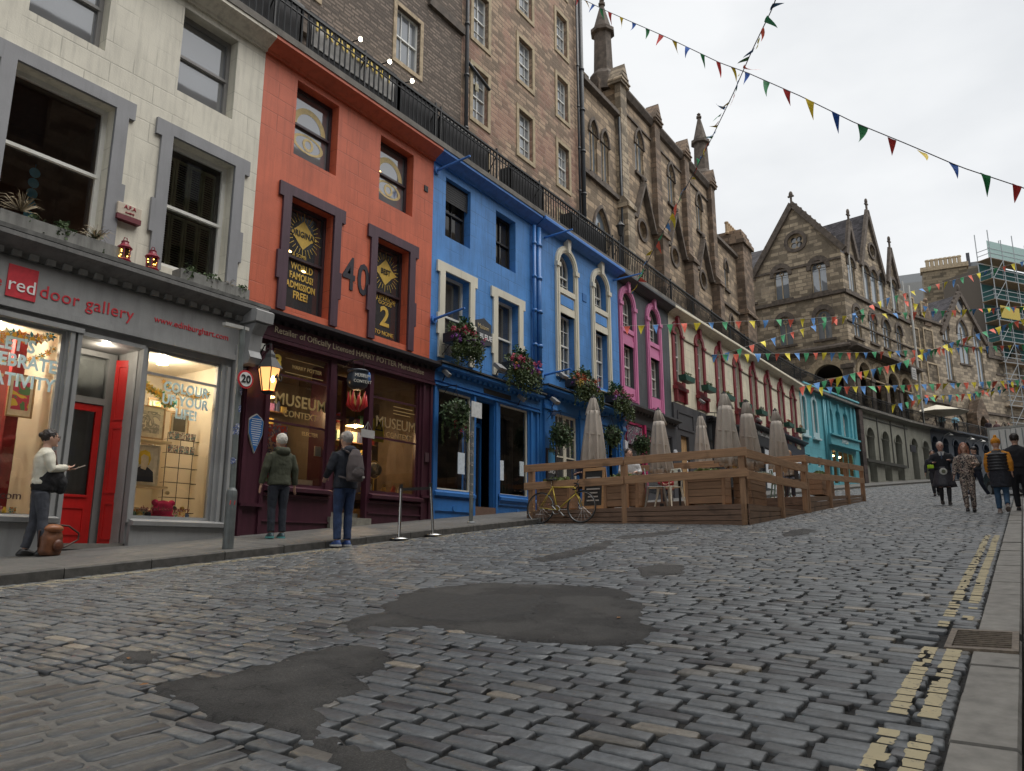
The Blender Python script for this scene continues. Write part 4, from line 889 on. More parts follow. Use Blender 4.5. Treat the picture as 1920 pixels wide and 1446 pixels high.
m.loft([(c_[0], c_[1], 2.62, .08, .08), (c_[0], c_[1], 2.66, .125, .125)], 6); m.build('lantern_frame', BLACK, o)
m = MB(); m.loft([(c_[0], c_[1], 2.67, .11, .11), (c_[0], c_[1], 3.05, .19, .19)], 6, False); m.build('glass', emit((.9, .42, .14), .75), o); lamp_or_fill((8.44, 11-.42, 2.9), 3, (1, .6, .25))
MB().ell((c_[0]-.02, c_[1]-.12, 2.86), (.035, .035, .06)).build('bulb', emit((1, .75, .4), 12), o)
text('40', .17, BLACK, o, (8.49, -.605, 2.88), rotz=.0, name='lettering', bold=.006)
# blue shield plaque
o = thing('plaque', 'blue shield-shaped plaque with white writing on the maroon pilaster', 'plaque', A0, (8.45, -.14, 1.9)); sp = [(8.3, 2.18), (8.31, 1.95), (8.46, 1.62), (8.6, 1.95), (8.61, 2.18), (8.56, 2.24), (8.46, 2.3), (8.36, 2.24)]
MB().prism(sp, -.15, -.12).build('rim', plain((.45, .45, .4)), o); MB().prism([(8.455+(a-8.455)*.93, 1.99+(b-1.99)*.94) for a, b in sp], -.156, -.149).build('face', paint((.02, .13, .38), .3, .05, 0), o)
m = MB()
for i in range(13): z = 2.2-i*.037; w_ = .115 if z > 1.95 else .115*(z-1.62)/.34; m.box(8.455-w_*R(.75, 1), 8.455+w_*R(.75, 1), -.159, -.155, z, z+.012)
m.build('writing', plain((.6, .62, .6)), o)
# hanging cauldron sign
o = thing('hanging_sign', 'black cauldron sign lettered MUSEUM CONTEXT hanging over red and yellow flames', 'hanging sign', A0, (10.3, -.5, 3.0)); cx, cy = 10.42, -.55
m = MB(); m.tube([(cx, -.1, 3.62), (cx, -.72, 3.62)], .012, 6); m.tube([(cx, -.1, 3.5), (cx, -.4, 3.61)], .008, 5)
for d_ in (-.14, .14): m.tube([(cx, cy+d_, 3.6), (cx, cy+d_, 3.36)], .006, 4)
m.build('bracket', IRON, o)
MB().loft([(cx, cy, 3.02, .1, .1), (cx, cy, 3.08, .19, .17), (cx, cy, 3.18, .22, .2), (cx, cy, 3.3, .2, .18), (cx, cy, 3.34, .17, .16), (cx, cy, 3.36, .21, .2), (cx, cy, 3.39, .21, .2)], 18).build('cauldron', plain((.025, .035, .05), .35), o, smooth=True)
text('MUSEUM', .085, plain((.55, .55, .5)), o, (cx-.08, cy-.205, 3.25), rotz=-.3); text('CONTEXT', .08, plain((.55, .55, .5)), o, (cx-.07, cy-.2, 3.14), rotz=-.3)
MB().ell((cx+.17, cy-.12, 3.28), (.05, .03, .1)).build('flourish', plain((.03, .12, .35)), o)
for j, (c1, n_) in enumerate((((.45, .02, .02), 9), ((.65, .40, .12), 8))):
    m = MB()
    for k in range(n_):
        a = 2*pi*k/n_+j*.35; r_ = .15-.03*j; b0 = Vector((cx+.06*cos(a), cy+.05*sin(a), 2.62)); p1 = Vector((cx+r_*1.3*cos(a), cy+r_*sin(a), 2.72+.02*j)); p2 = Vector((cx+r_*1.2*cos(a), cy+r_*sin(a), 2.83)); p3 = Vector((cx+r_*1.35*cos(a+.2), cy+r_*sin(a+.2), 2.94+.04*(k % 2))); m.tube([b0, p1, p2, p3], [.03, .042, .028, .004], 6)
    m.build('flames', plain(c1, .4), o, smooth=True)
o = MB().box(10.82, 11.2, -.3, -.29, 2.18, 2.34); o.tube([(11.0, -.295, 2.34), (11.0, -.295, 2.5)], .006, 4); o.tube([(10.9, -.295, 2.34), (11.01, -.295, 2.5), (11.12, -.295, 2.34)], .006, 4); q = o.build('hanging_notice', plain((.35, .35, .34)), None, A0, (11.0, -.295, 2.2)); tag(q, 'small grey notice hanging in the maroon shop doorway', 'notice')
MB().box(12.94, 13.06, -.17, -.12, 1.9, 2.1).build('intercom', plain((.08, .04, .05), .5), B)
MB().box(8.28, 8.5, -.2, -.12, 3.42, 3.54).build('cable_box', plain((.5, .5, .46)), B)
# crowded shelves inside the maroon shop
GC = [(.35, .05, .05), (.08, .1, .2), (.5, .38, .12), (.12, .25, .15), (.5, .45, .36), (.25, .12, .3), (.04, .04, .05)]
for u0, y, lb in ((8.8, 1.0, 'crowded display shelf behind the left museum shop window'), (11.4, 1.0, 'crowded display shelf behind the right museum shop window')):
    o = thing('display_shelf', lb, 'display shelf', A0, (u0, y, .9)); m = MB()
    for k in range(5): m.box(u0, u0+1.25, y, y+.18, 1.2+k*.36, 1.22+k*.36)
    m.build('shelves', wood((.16, .09, .05)), o)
    for k in range(5):
        u = u0+.04
        while u < u0+1.15: w_ = R(.06, .15); h_ = R(.1, .28); MB().box(u, u+w_, y+.02, y+.12, 1.22+k*.36, 1.22+k*.36+h_).build('boxed_item', plain(random.choice(GC), .5), o); u += w_+R(.01, .06)

# small goods along the gallery window floors
SM = [(.6, .1, .3), (.75, .6, .1), (.1, .35, .4), (.7, .68, .6), (.15, .3, .12), (.6, .25, .05), (.05, .1, .25)]
k_ = 0
words = ['orange', 'pink', 'mustard', 'teal', 'white', 'leaf green', 'rust', 'navy']
for u0, u1, z0 in ((4.1, 5.1, .42), (6.5, 7.7, .48)):
    o = thing('gift_shelf', 'low shelf crowded with small coloured gifts, %s gallery window' % ('left' if u0 < 5 else 'right'), 'shelf', A0, (u0, .3, z0)); MB().box(u0, u1, .3, .62, z0, z0+.03).build('board', wallin, o)
    u = u0+.05
    while u < u1-.05:
        w_ = R(.05, .1); h_ = R(.06, .2); c_ = SM[k_ % 7]; k_ += 1
        if k_ % 3 == 0: MB().lathe(u+w_/2, .4, [(w_*.4, z0+.03), (w_*.5, z0+.03+h_*.5), (w_*.3, z0+.03+h_*.8), (w_*.32, z0+.03+h_*.85)], 12).build('pot', plain(c_, .4), o)
        else: MB().box(u, u+w_, .36, .4, z0+.03, z0+.03+h_).build('card', art(c_, (.75, .72, .65), SM[(k_+2) % 7], 25, k_), o)
        u += w_+R(.01, .04)
for i, (u, z, w_, h_) in enumerate(((6.62, 2.3, .2, .22), (7.3, 2.35, .26, .3), (7.62, 2.45, .22, .26), (7.28, 1.3, .2, .5), (4.7, 1.5, .3, .36), (4.66, 1.05, .26, .34), (5.08, 1.35, .2, .5), (4.68, 2.1, .28, .3))):
    picture(u, z, w_, h_, 1.0 if i < 4 else .9, art(SM[i % 7], PW, SM[(i+3) % 7], 9, 20+i), ['small pink print on the back wall above the grey print', 'mustard print high on the back wall of the right window', 'teal print near the top right of the right window', 'narrow pale print on the back wall behind the card rack', 'green print on the back wall of the left window', 'rust print below the green one in the left window', 'tall navy print beside the left window post', 'pink print right of the hill print in the left window'][i])
# ===== bright blue building with the glazed shop
bw = paint(BLUE, .5, .13, .4, 1.4, .35, True); bsh = paint((.028, .15, .42), .42, .12, .25, 2, .2); bcor = paint((.045, .19, .56), .5, .1, .35, 1.5, .3)
crm = paint((.66, .63, .52), .5, .06, .2); darkw = paint((.02, .02, .022), .5)
B = building('building', 'bright blue building next to the orange one, with square-headed cream window margins', A0, 13.2, gz(13.2))
hs = [(13.68, 14.68, 4.5, 6.55), (15.9, 16.92, 4.5, 6.55), (13.68, 14.7, 7.46, 9.0), (15.84, 16.8, 7.46, 8.96)]
front(B, 13.2, 17.8, 4.1, 9.5, [arch(*h, 'rect') for h in hs], bw, .26); cornice(B, 13.2, 17.8, bcor)
for i, h in enumerate(hs):
    if i < 2: surround(B, *h, crm, .2, .05); sash(B, *h, y=.2, mat=SASHW, fw=.06)
    else:
        m = MB()
        if i == 2:
            for k in range(9): m.bar((h[0], .1, 8.98-.06*k-.03), (h[1], .1, 8.98-.06*k-.03), .01, .05)
            m.build('louvre', darkw, B)
        w = sash(B, *h, y=.2, mat=darkw, fw=.05, cols=2, glassm=glass((.03, .026, .02)))
# downpipes between the two blue fronts
def pipe(name_parent, pts, r, mat=None, name='drainpipe', col_z=()):
    m = MB(); m.tube(pts, r, 8)
    for p in col_z: m.lathe(p[0], p[1], [(r*1.35, p[2]-.04), (r*1.35, p[2]+.04)], 8)
    return m.build(name, mat, name_parent, smooth=True)
for u, r in ((17.62, .055), (17.86, .08)): pipe(B, [(u, -.1, 9.15), (u, -.1, 4.2)], r, bsh, 'drainpipe', [(u, -.1, z) for z in (8.6, 7.6, 6.6, 5.6, 4.9)])
BWn = [(13.42, 14.68, 1.34, 3.62), (14.82, 15.62, 1.0, 3.6), (15.9, 17.22, 1.36, 3.66)]
m = MB(); m.prism([(13.2, gz(13.2)-.3), (17.8, gz(17.8)-.3), (17.8, 4.0), (13.2, 4.0)], -.12, .02, [arch(*h, 'rect') for h in BWn]); m.build('shopfront', bsh, B)
m = MB(); m.box(13.2, 17.8, -.17, -.12, 3.78, 3.98); m.box(13.2, 17.8, -.2, -.12, 3.68, 3.73)
for u in (13.22, 14.72, 15.66, 17.3, 17.6): m.box(u, u+.08, -.17, -.12, gz(u)-.1, 3.68)
m.build('fascia', bsh, B)
shop_cornice(B, 13.25, 17.75, bsh, 4.17, .34, .22, paint((.06, .25, .62), .5), .17); MB().box(13.2, 17.8, -.38, 0, 4.17, 4.21).build('ledge', plain((.05, .05, .05), .8), B)
for u0, u1, z in ((13.25, 14.76, 1.34), (15.8, 17.5, 1.36)):
    m = MB(); m.mould(u0, u1, [(-.12, z-.16), (-.22, z-.14), (-.23, z-.07), (-.12, z-.02)]); m.box(u0, u1, -.16, -.12, gz(u1)+.03, gz(u1)+.3); m.build('stall_riser', paint((.03, .16, .46), .42, .1, .2), B)
    MB().disc((u0+u1)/2, z-.4, .07, -.18, -.15, 12).build('grille', bsh, B)
shop_window(B, *BWn[0], crm, -.08, w=.035, g=glass((.03, .03, .03), 1.2)); shop_window(B, *BWn[2], crm, -.08, w=.035, g=glass((.03, .03, .03), 1.2))
bin_ = plain((.045, .04, .035), .8); room(B, 13.3, 17.7, .7, 3.7, .04, 3.0, bin_)
m = MB(); m.prism(arch(14.9, 15.56, 1.05, 3.0, 'rect'), .3, .36, [arch(14.9+.08+.17*k, 14.9+.08+.17*k+.15, 1.4+.32*j, 1.4+.32*j+.29, 'rect') for k in range(3) for j in range(5)]); d = m.build('door', plain((.02, .022, .026), .4), B); MB().poly(arch(14.95, 15.5, 1.1, 2.95, 'rect'), .335).build('pane', DG, d)
m = MB(); m.prism(arch(14.82, 15.62, 1.0, 3.6, 'rect'), .26, .38, [arch(14.89, 15.56, 1.02, 3.02, 'rect'), arch(14.89, 15.56, 3.12, 3.54, 'rect')]); m.build('door_frame', bsh, B); MB().poly(arch(14.89, 15.56, 3.12, 3.54, 'rect'), .32).build('transom_pane', DG, B)
MB().box(14.8, 15.66, -.16, .4, .6, 1.02).build('step', plain((.12, .07, .05), .8), B)
flat('notice', 'white notice in the left blue shop window nearest the door', 'notice', 14.38, 2.0, .26, .5, -.06, plain((.55, .62, .68), .6)); flat('notice', 'white notice at the left of the window right of the blue shop door', 'notice', 16.02, 1.98, .26, .5, -.06, plain((.55, .62, .68), .6)); flat('notice', 'small pale notice at the right of the window right of the blue shop door', 'notice', 17.0, 2.1, .2, .38, -.06, plain((.5, .58, .62), .6))
MB().box(15.1, 16.3, -.18, -.165, 3.8, 3.92).build('name_board', BLACK, B); text('GLORIOUS SHOP CO.', .08, plain((.2, .2, .2)), B, (15.7, -.185, 3.86)).hide_render = False
bpy.data.objects.remove([q for q in B.children if q.name.startswith('lettering')][-1])
m = MB(); 
for k in range(14): u = 16.1+k*.08; m.tube([(u, .35, 3.5), (u+R(-.02, .02), .35, 1.4)], .035, 6)
m.build('curtain', cloth((.05, .06, .07)), B, smooth=True)
def plaque(u, label, fr=A0):
    o = thing('sign', label, 'sign', fr, (u, -.02, 5.1), 'dark name plaques on the blue fronts'); w_, z0, z1 = .33, 5.02, 5.78
    MB().prism([(u-w_, z0+.1), (u-.12, z0+.06), (u, z0), (u+.12, z0+.06), (u+w_, z0+.1), (u+w_, z1-.12), (u+.2, z1-.08), (u, z1), (u-.2, z1-.08), (u-w_, z1-.12)], -.035, -.002).build('board', plain((.04, .045, .055), .5), o)
    text('Maison', .17, plain((.45, .36, .2)), o, (u-.03, -.04, 5.53), roty=-.0, name='lettering'); text('BLEUE', .19, plain((.65, .66, .66)), o, (u+.08, -.04, 5.28), name='lettering', bold=.008)
plaque(15.28, 'dark name plaque on the blue wall between the two lower flower boxes'); plaque(18.33, 'dark name plaque on the blue wall right of the downpipes')
# flower boxes
def hangbox(u0, u1, z, label, fr=A0, y=-.34, fl=((.45, .03, .09), (.22, .04, .30)), amt=1.0, box=None, group='flower boxes on the blue fronts'):
    o = thing('flower_box', label, 'flower box', fr, ((u0+u1)/2, y, z), group)
    MB().prism(arch(u0, u1, z, z+.22, 'rect'), y-.16, y+.16).build('box', box or BLACK, o)
    c = (u0+u1)/2; w_ = (u1-u0)/2; m = MB(); m.leaves((c, y, z+.34), (w_*1.15, .26, .26), int(1100*amt), .08); m.leaves((c, y-.16, z+.02), (w_*1.15, .22, .42), int(1300*amt), .075, hang=.4)
    for _ in range(int(9*amt)): q = u0+R(-.1, 1.1)*(u1-u0); m.leaves((q, y-.15, z-.12-R(0, .15)), (.1, .1, .34), 90, .06)
    m.build('foliage', leafy((.02, .045, .015), (.10, .14, .045)), o)
    m = MB()
    for _ in range(int(5*amt)): q = u0+R(.2, .8)*(u1-u0); m.leaves((q, y+.05, z+.5), (.13, .12, .34), 110, .08)
    m.build('conifer', leafy((.015, .05, .02), (.04, .12, .04)), o)
    m = MB()
    for _ in range(int(16*amt)):
        q = Vector((c+R(-1.1, 1.1)*w_, y-R(.05, .3), z+R(.0, .2))); dx = R(-.05, .05)
        for k in range(R(8, 20).__int__()): q = q+Vector((dx*.2+R(-.012, .012), R(-.008, .006), -.035)); m.leaves(tuple(q), (.02, .02, .02), 3, .05)
    m.build('trailing_stems', leafy((.03, .06, .02), (.12, .16, .05)), o)
    for ci, c_ in enumerate(fl):
        m = MB()
        for _ in range(int(22*amt)): q = c+R(-1, 1)*w_; m.leaves((q, y-.12+R(-.12, .05), z+(.34 if ci == 0 else .12)+R(-.1, .1)), (.08, .06, .07), 16, .05)
        m.build('flowers', plain(c_, .6), o)
    m = MB(); 
    for u in (u0+.1, u1-.1): m.tube([(u, 0, z-.3), (u, y, z-.02), (u, 0, z-.02)], .012, 5)
    m.build('bracket', IRON, o)
hangbox(13.5, 14.7, 4.72, 'lush flower box with red and pink blooms under the first blue window', y=-.3); hangbox(15.85, 17.2, 4.5, 'lush purple flower box beside the blue downpipes', fl=((.42, .04, .1), (.28, .05, .36), (.5, .2, .04)))
# ===== second blue building, round-arched windows
B = building('building', 'blue building with two tall round-arched cream windows, right of the downpipes', A0, 17.95, gz(17.95))
holes = []
for c in (19.5, 21.75): holes += [arch(c-.47, c+.47, 7.72, 8.92), arch(c-.47, c+.47, 5.1, 6.95, 'rect')]
front(B, 17.8, 23.1, 4.1, 9.5, holes, bw, .26, y=-.06); cornice(B, 17.85, 23.15, bcor, 9.5, .36)
def arched_surround(b, c, hw, z0, z1, mat, w=.2, y=-.06, proj=.07, panel=None, key=.3, zt=8.92, zl=7.72, zm=6.95, foot=True):
    m = MB(); a0 = arch(c-hw-w, c+hw+w, z0, z1+w, 'round', 14); a1 = arch(c-hw, c+hw, z0+.05, z1, 'round', 14)
    m.prism(a0, y-proj, y+.01, [a1]); a2 = arch(c-hw-w*.62, c+hw+w*.62, z0+.02, z1+w*.62, 'round', 14); m.prism(a2, y-proj-.025, y-proj, [arch(c-hw-w*.3, c+hw+w*.3, z0+.03, z1+w*.3, 'round', 14)])
    for s_ in (-1, 1): m.box(c+s_*(hw+w*.5)-w*.56, c+s_*(hw+w*.5)+w*.56, y-proj-.045, y, z1-hw-.12, z1-hw+.02)
    m.prism([(c-.07, z1-.02), (c+.07, z1-.02), (c+.1, z1+w+key*.7), (c-.1, z1+w+key*.7)], y-proj-.09, y)
    o = m.build('surround', mat, b)
    m = MB(); m.box(c-hw, c+hw, y-.06, y+.2, zl-.16, zl); m.box(c-hw, c+hw, y-.04, y+.15, zm, zm+.22); m.box(c-hw, c+hw, y-.02, y+.02, zm+.22, zl-.16); m.build('panel', panel or mat, b); return o
for c in (19.5, 21.75):
    arched_surround(B, c, .47, 4.95, 8.92, crm, .2); 
    MB().box(c-.4, c+.4, -.1, -.06, 7.2, 7.5).build('blue_panel', bw, B)
    sash(B, c-.45, c+.45, 7.72, 8.9, y=.12, mat=SASHW, kind='round', cols=3, rows=(1, 2), meet=8.2, fw=.05); sash(B, c-.45, c+.45, 5.1, 6.95, y=.12, cols=3, rows=(2, 2), fw=.05)
MB().box(20.55, 20.8, -.08, -.05, 7.7, 7.95).build('grille', bsh, B)
BW2 = [(18.62, 19.95, 1.3, 3.84), (20.1, 21.3, 1.5, 3.84), (21.62, 22.5, 1.5, 4.1)]
m = MB(); m.prism([(17.8, gz(17.8)-.3), (23.1, gz(23.1)-.3), (23.1, 4.3), (17.8, 4.3)], -.14, .02, [arch(*h, 'rect') for h in BW2]); m.build('shopfront', bsh, B)
shop_cornice(B, 17.75, 23.15, bsh, 4.45, .42, .3); MB().box(17.75, 23.15, -.46, 0, 4.45, 4.49).build('ledge', plain((.04, .045, .05), .8), B)
m = MB()
for u in (17.95, 20.0, 21.36, 22.6): m.box(u, u+.34, -.2, -.14, gz(u)-.1, 4.1); m.box(u-.03, u+.37, -.24, -.14, 3.85, 3.95)
for u in (18.25, 22.75): m.mould(u, u+.26, [(0, 3.7), (-.22, 3.72), (-.3, 3.85), (-.26, 4.0), (-.38, 4.15), (0, 4.2)])
m.box(18.3, 22.6, -.17, -.14, 3.9, 4.12); m.build('pilasters', bsh, B)
for u0, u1 in ((18.62, 19.28), (19.3, 19.95)):
    m = MB(); m.prism(arch(u0, u1, 1.3, 3.84, 'rect'), -.06, .0, [arch(u0+.07, u1-.07, 1.5, 3.77, 'rect')]); m.box((u0+u1)/2-.015, (u0+u1)/2+.015, -.05, -.01, 2.62, 3.77); m.box(u0+.07, u1-.07, -.05, -.01, 2.6, 2.64); m.box(u0+.07, u1-.07, -.05, -.01, 3.18, 3.21)
    w = m.build('french_window', crm, B); MB().poly(arch(u0+.05, u1-.05, 1.35, 3.8, 'rect'), -.03).build('pane', DG, w)
shop_window(B, *BW2[1], bsh, -.08, (20.7,), (2.9,), g=DG)
m = MB(); m.prism(arch(21.66, 22.46, 1.5, 4.06, 'rect'), .1, .16, [arch(21.76, 22.36, 2.2, 3.3, 'rect')]); d = m.build('door', bsh, B); MB().poly(arch(21.76, 22.36, 2.2, 3.3, 'rect'), .13).build('pane', DG, d)
room(B, 17.9, 23, 1, 4.3, .2, 2.5, bin_)
hangbox(19.0, 20.6, 4.62, 'flower box with orange and purple blooms under the nearer arched window', y=-.42, fl=((.5, .12, .06), (.25, .06, .3), (.55, .38, .08))); hangbox(21.6, 22.95, 4.58, 'trailing green flower box under the further arched window', y=-.4, fl=((.35, .05, .12), (.24, .08, .3)), amt=.8)
def basket(u, z, y, r, label, fr=A0, fl=True):
    o = thing('hanging_basket', label, 'hanging basket', fr, (u, y, z), 'round hanging baskets along the shopfronts')
    m = MB(); m.ell((u, y, z), (r*.7,)*3, 10, 8); m.build('soil_ball', plain((.02, .025, .01), .9), o); m = MB(); m.leaves((u, y, z), (r*1.08, r*1.08, r*1.1), 1300, .085); m.leaves((u, y-.05, z-r*.3), (r*.8, r*.8, r*1.1), 350, .08); m.build('foliage', leafy((.018, .04, .015), (.07, .12, .04)), o)
    m = MB()
    for _ in range(12):
        a = R(0, 6.28); q = Vector((u+r*.8*cos(a), y+r*.8*sin(a), z-r*R(.1, .5)))
        for k in range(int(R(6, 16))): q = q+Vector((R(-.012, .012), R(-.01, .01), -.035)); m.leaves(tuple(q), (.02, .02, .02), 3, .055)
    m.build('trailing_stems', leafy((.03, .06, .02), (.12, .16, .05)), o)
    if fl: m = MB(); [m.leaves((u+R(-r, r)*.8, y+R(-r, 0)*.6, z-r*R(.6, 1.15)), (.05, .05, .08), 10, .045) for _ in range(7)]; m.build('flowers', plain((.45, .05, .09), .6), o)
    m = MB()
    for a in (0, 2.1, 4.2): m.tube([(u+r*.6*cos(a), y+r*.6*sin(a), z+r*.3), (u, y, z+r+.22)], .004, 4)
    m.tube([(u, 0, z+r+.3), (u, y-.02, z+r+.3), (u, y, z+r+.22)], .012, 5); m.tube([(u, 0, z+r-.1), (u, y*.6, z+r+.29)], .008, 5); m.build('chain_bracket', IRON, o)
basket(13.5, 3.0, -.55, .36, 'round hanging basket at the left of the blue shop window'); basket(18.1, 3.1, -.62, .36, 'round hanging basket left of the french windows', fl=False); basket(21.3, 3.45, -.6, .33, 'hanging basket behind the nearest folded parasol', fl=False); basket(23.5, 3.45, -.62, .34, 'hanging basket in front of the magenta framed shop window', fl=False)
# wall poles, lights and cameras
def pole(u, z, l, label, fr=A0, up=0, mat=None):
    o = thing('wall_pole', label, 'flag pole bracket', fr, (u, 0, z), 'empty flag poles on the blue fronts'); MB().disc(u, z, .1, -.05, 0, 10).build('plate', mat or bcor, o); MB().tube([(u, -.05, z), (u+.02, -l, z+up)], [.035, .025], 8).build('pole', mat or bcor, o)
pole(13.3, 9.0, 1.0, 'blue wall pole under the cornice beside the orange building', up=.1); pole(18.25, 9.0, 1.0, 'blue wall pole under the cornice right of the downpipes', up=.05); pole(22.8, 9.05, 1.1, 'blue wall pole at the boundary with the pink windows', up=.05); pole(13.3, 5.25, .9, 'grey-blue wall pole over the first flower box', up=.12); pole(18.2, 4.85, .9, 'blue wall pole between plaque and flower box', up=.08)
def flood(u, y, z, label, fr=A0, w=.22): o = thing('floodlight', label, 'floodlight', fr, (u, y, z), 'floodlights on the shop ledges'); m = MB(); m.bar((u, y+.08, z+.16), (u, y-.1, z), w, .1); m.build('housing', plain((.2, .2, .2), .5), o, bev=.01); MB().tube([(u, y+.1, z-.1), (u, y, z+.08)], .015, 5).build('bracket', IRON, o)
flood(15.45, -.4, 4.4, 'grey floodlight on the ledge left of the purple flower box', w=.3); flood(18.45, -.5, 4.75, 'floodlight tilted up left of the nearer arched window', w=.26); flood(18.0, -.5, 3.95, 'white floodlight below the cornice at the blue pilaster', w=.2); flood(13.45, -.3, 3.88, 'small spotlight under the blue cornice by the maroon shop', w=.09); flood(16.6, -.3, 3.82, 'small spotlight under the blue cornice near the name board', w=.09)
o = MB().prism([(22.9, 3.55), (23.1, 3.5), (23.12, 3.28), (23.0, 3.2), (22.9, 3.28)], -.28, -.15).build('alarm_bell', plain((.6, .62, .66), .5), None, A0, (23, -.2, 3.2)); tag(o, 'white alarm bell box at the end of the blue shopfront', 'alarm box')
o = thing('menu_board', 'framed chalk menu board reading GREAT LUNCH on the blue shopfront', 'menu board', A0, (18.2, -.22, 1.9)); MB().prism(arch(17.98, 18.5, 1.85, 2.75, 'rect'), -.25, -.2, [arch(18.03, 18.45, 1.9, 2.7, 'rect')]).build('frame', plain((.03, .02, .02)), o); MB().poly(arch(18.03, 18.45, 1.9, 2.7, 'rect'), -.22).build('board', plain((.03, .035, .04), .7), o); MB().poly(arch(18.03, 18.45, 2.35, 2.7, 'rect'), -.224).build('print', plain((.05, .25, .5)), o)
for i, tx in enumerate(('Great', 'LUNCH')): text(tx, .13, plain((.6, .6, .58)), o, (18.24, -.228, 2.24-.13*i))

# ===== dark grey building with pink window frames
gd = paint((.065, .072, .08), .55, .14, .4, 1.5, .3, True); pk = paint((.60, .20, .38), .45, .06, .15, 1.6, .15)
B = building('building', 'dark grey building with two bright pink arched window frames', A0, 23.1, gz(23.1))
holes = []
for c in (23.93, 26.22): holes += [arch(c-.45, c+.45, 7.6, 8.92), arch(c-.45, c+.45, 5.55, 7.0, 'rect')]
front(B, 23.1, 27.8, 4.6, 9.5, holes, gd, .26); cornice(B, 23.1, 27.8, paint((.06, .065, .07), .6, .1, .2), 9.5, .34)
for c in (23.93, 26.22):
    arched_surround(B, c, .45, 5.0, 8.92, pk, .24, y=0, zl=7.6, zm=7.0); MB().box(c-.45, c+.45, -.04, .02, 5.1, 5.5).build('pink_panel', pk, B)
    sash(B, c-.43, c+.43, 7.6, 8.9, y=.14, kind='round', cols=3, rows=(1, 2), meet=8.2, fw=.05); sash(B, c-.43, c+.43, 5.55, 7.0, y=.14, cols=3, rows=(2, 2), fw=.05)
PW2 = [(23.3, 24.75, 1.9, 4.3), (24.95, 26.3, 1.9, 4.25), (26.5, 27.4, 1.9, 4.2)]
m = MB(); m.prism([(23.1, gz(23.1)-.3), (27.8, gz(27.8)-.3), (27.8, 4.7), (23.1, 4.7)], -.12, .02, [arch(*h, 'rect') for h in PW2]); m.build('shopfront', paint((.05, .052, .06), .5, .1, .2), B)
shop_cornice(B, 23.1, 27.8, paint((.05, .052, .055), .6), 4.86, .4, .26)
mg = paint((.45, .02, .12), .45); shop_window(B, *PW2[0], mg, -.1, w=.09, g=DG); shop_window(B, *PW2[1], paint((.04, .04, .045)), -.1, w=.06, g=DG); shop_window(B, *PW2[2], paint((.04, .04, .045)), -.1, w=.06, g=DG)
MB().box(24.76, 24.9, -.17, -.1, 1.9, 4.3).build('magenta_post', mg, B); text('MAM', .5, plain((.55, .02, .14)), B, (25.6, -.115, 3.75), sx=.7, bold=.02); MB().box(23.4, 24.6, -.13, -.115, 3.5, 4.15).build('window_vinyl', art((.25, .05, .12), (.08, .08, .1), (.3, .28, .3), 5, 3), B)
for c, lb in ((27.55, 'round white bracket plaque beside the wooden door'),): o = MB().disc(c, 3.6, .13, -.2, -.13, 14).build('alarm_bell', plain((.55, .57, .6)), None, A0, (c, -.17, 3.5)); tag(o, lb, 'alarm box')

# ===== long cream building with dark red arched windows
C0 = Fr((27.8, 11.), (46.4, 10.45)); cg = lambda u: gz(27.8+u); CL = C0.len
cc = paint((.70, .65, .50), .6, .12, .42, 1.4, .3, True); dr = paint((.20, .022, .030), .45, .1, .2, 2, .15)
B = building('building', 'long cream building with eight dark red arched windows above the dark shopfronts', C0, 0, cg(0))
cs_ = [.78+2.325*i for i in range(8)]; holes = [arch(c-.33, c+.33, 6.5, 8.85) for c in cs_]
front(B, 0, CL, 5.0, 9.5, holes, cc, .24); cornice(B, 0, CL, paint((.72, .67, .53), .6, .08, .35), 9.5, .36)
for i, c in enumerate(cs_):
    m = MB(); m.prism(arch(c-.55, c+.55, 6.3, 9.06, 'round', 12), -.06, .01, [arch(c-.33, c+.33, 6.5, 8.85, 'round', 12)]); m.prism([(c-.07, 8.85), (c+.07, 8.85), (c+.1, 9.25), (c-.1, 9.25)], -.14, 0)
    for s_ in (-1, 1): m.box(c+s_*.44-.15, c+s_*.44+.15, -.11, 0, 8.42, 8.52); m.prism([(c+s_*.46-.07, 5.7), (c+s_*.46+.07, 5.7), (c+s_*.46+.07, 6.3), (c+s_*.46-.07, 6.3)], -.14, 0)
    m.box(c-.62, c+.62, -.16, 0, 6.18, 6.32); m.box(c-.5, c+.5, -.05, 0, 5.75, 6.2); m.build('surround', dr, B)
    MB().box(c-.33, c+.33, .0, .02, 6.5, 6.55).build('sill', dr, B); sash(B, c-.31, c+.31, 6.5, 8.83, y=.1, kind='round', cols=2, rows=(2, 2), fw=.05, meet=7.6)
    if i < 7: MB().bar((c+.6, -.02, 8.45), (c+1.72, -.02, 8.45), .05, .05).build('string_course', paint((.3, .27, .2)), B)
gbx = plain((.012, .07, .05), .5)
fls = [((.05, .1, .02),), ((.05, .1, .02),), ((.3, .25, .05),), ((.08, .15, .04),), ((.35, .3, .3),), ((.6, .08, .02),), ((.6, .12, .02), (.5, .1, .1)), ((.6, .12, .03),)]
wd_ = ['first', 'second', 'third', 'fourth', 'fifth', 'sixth', 'seventh', 'eighth']
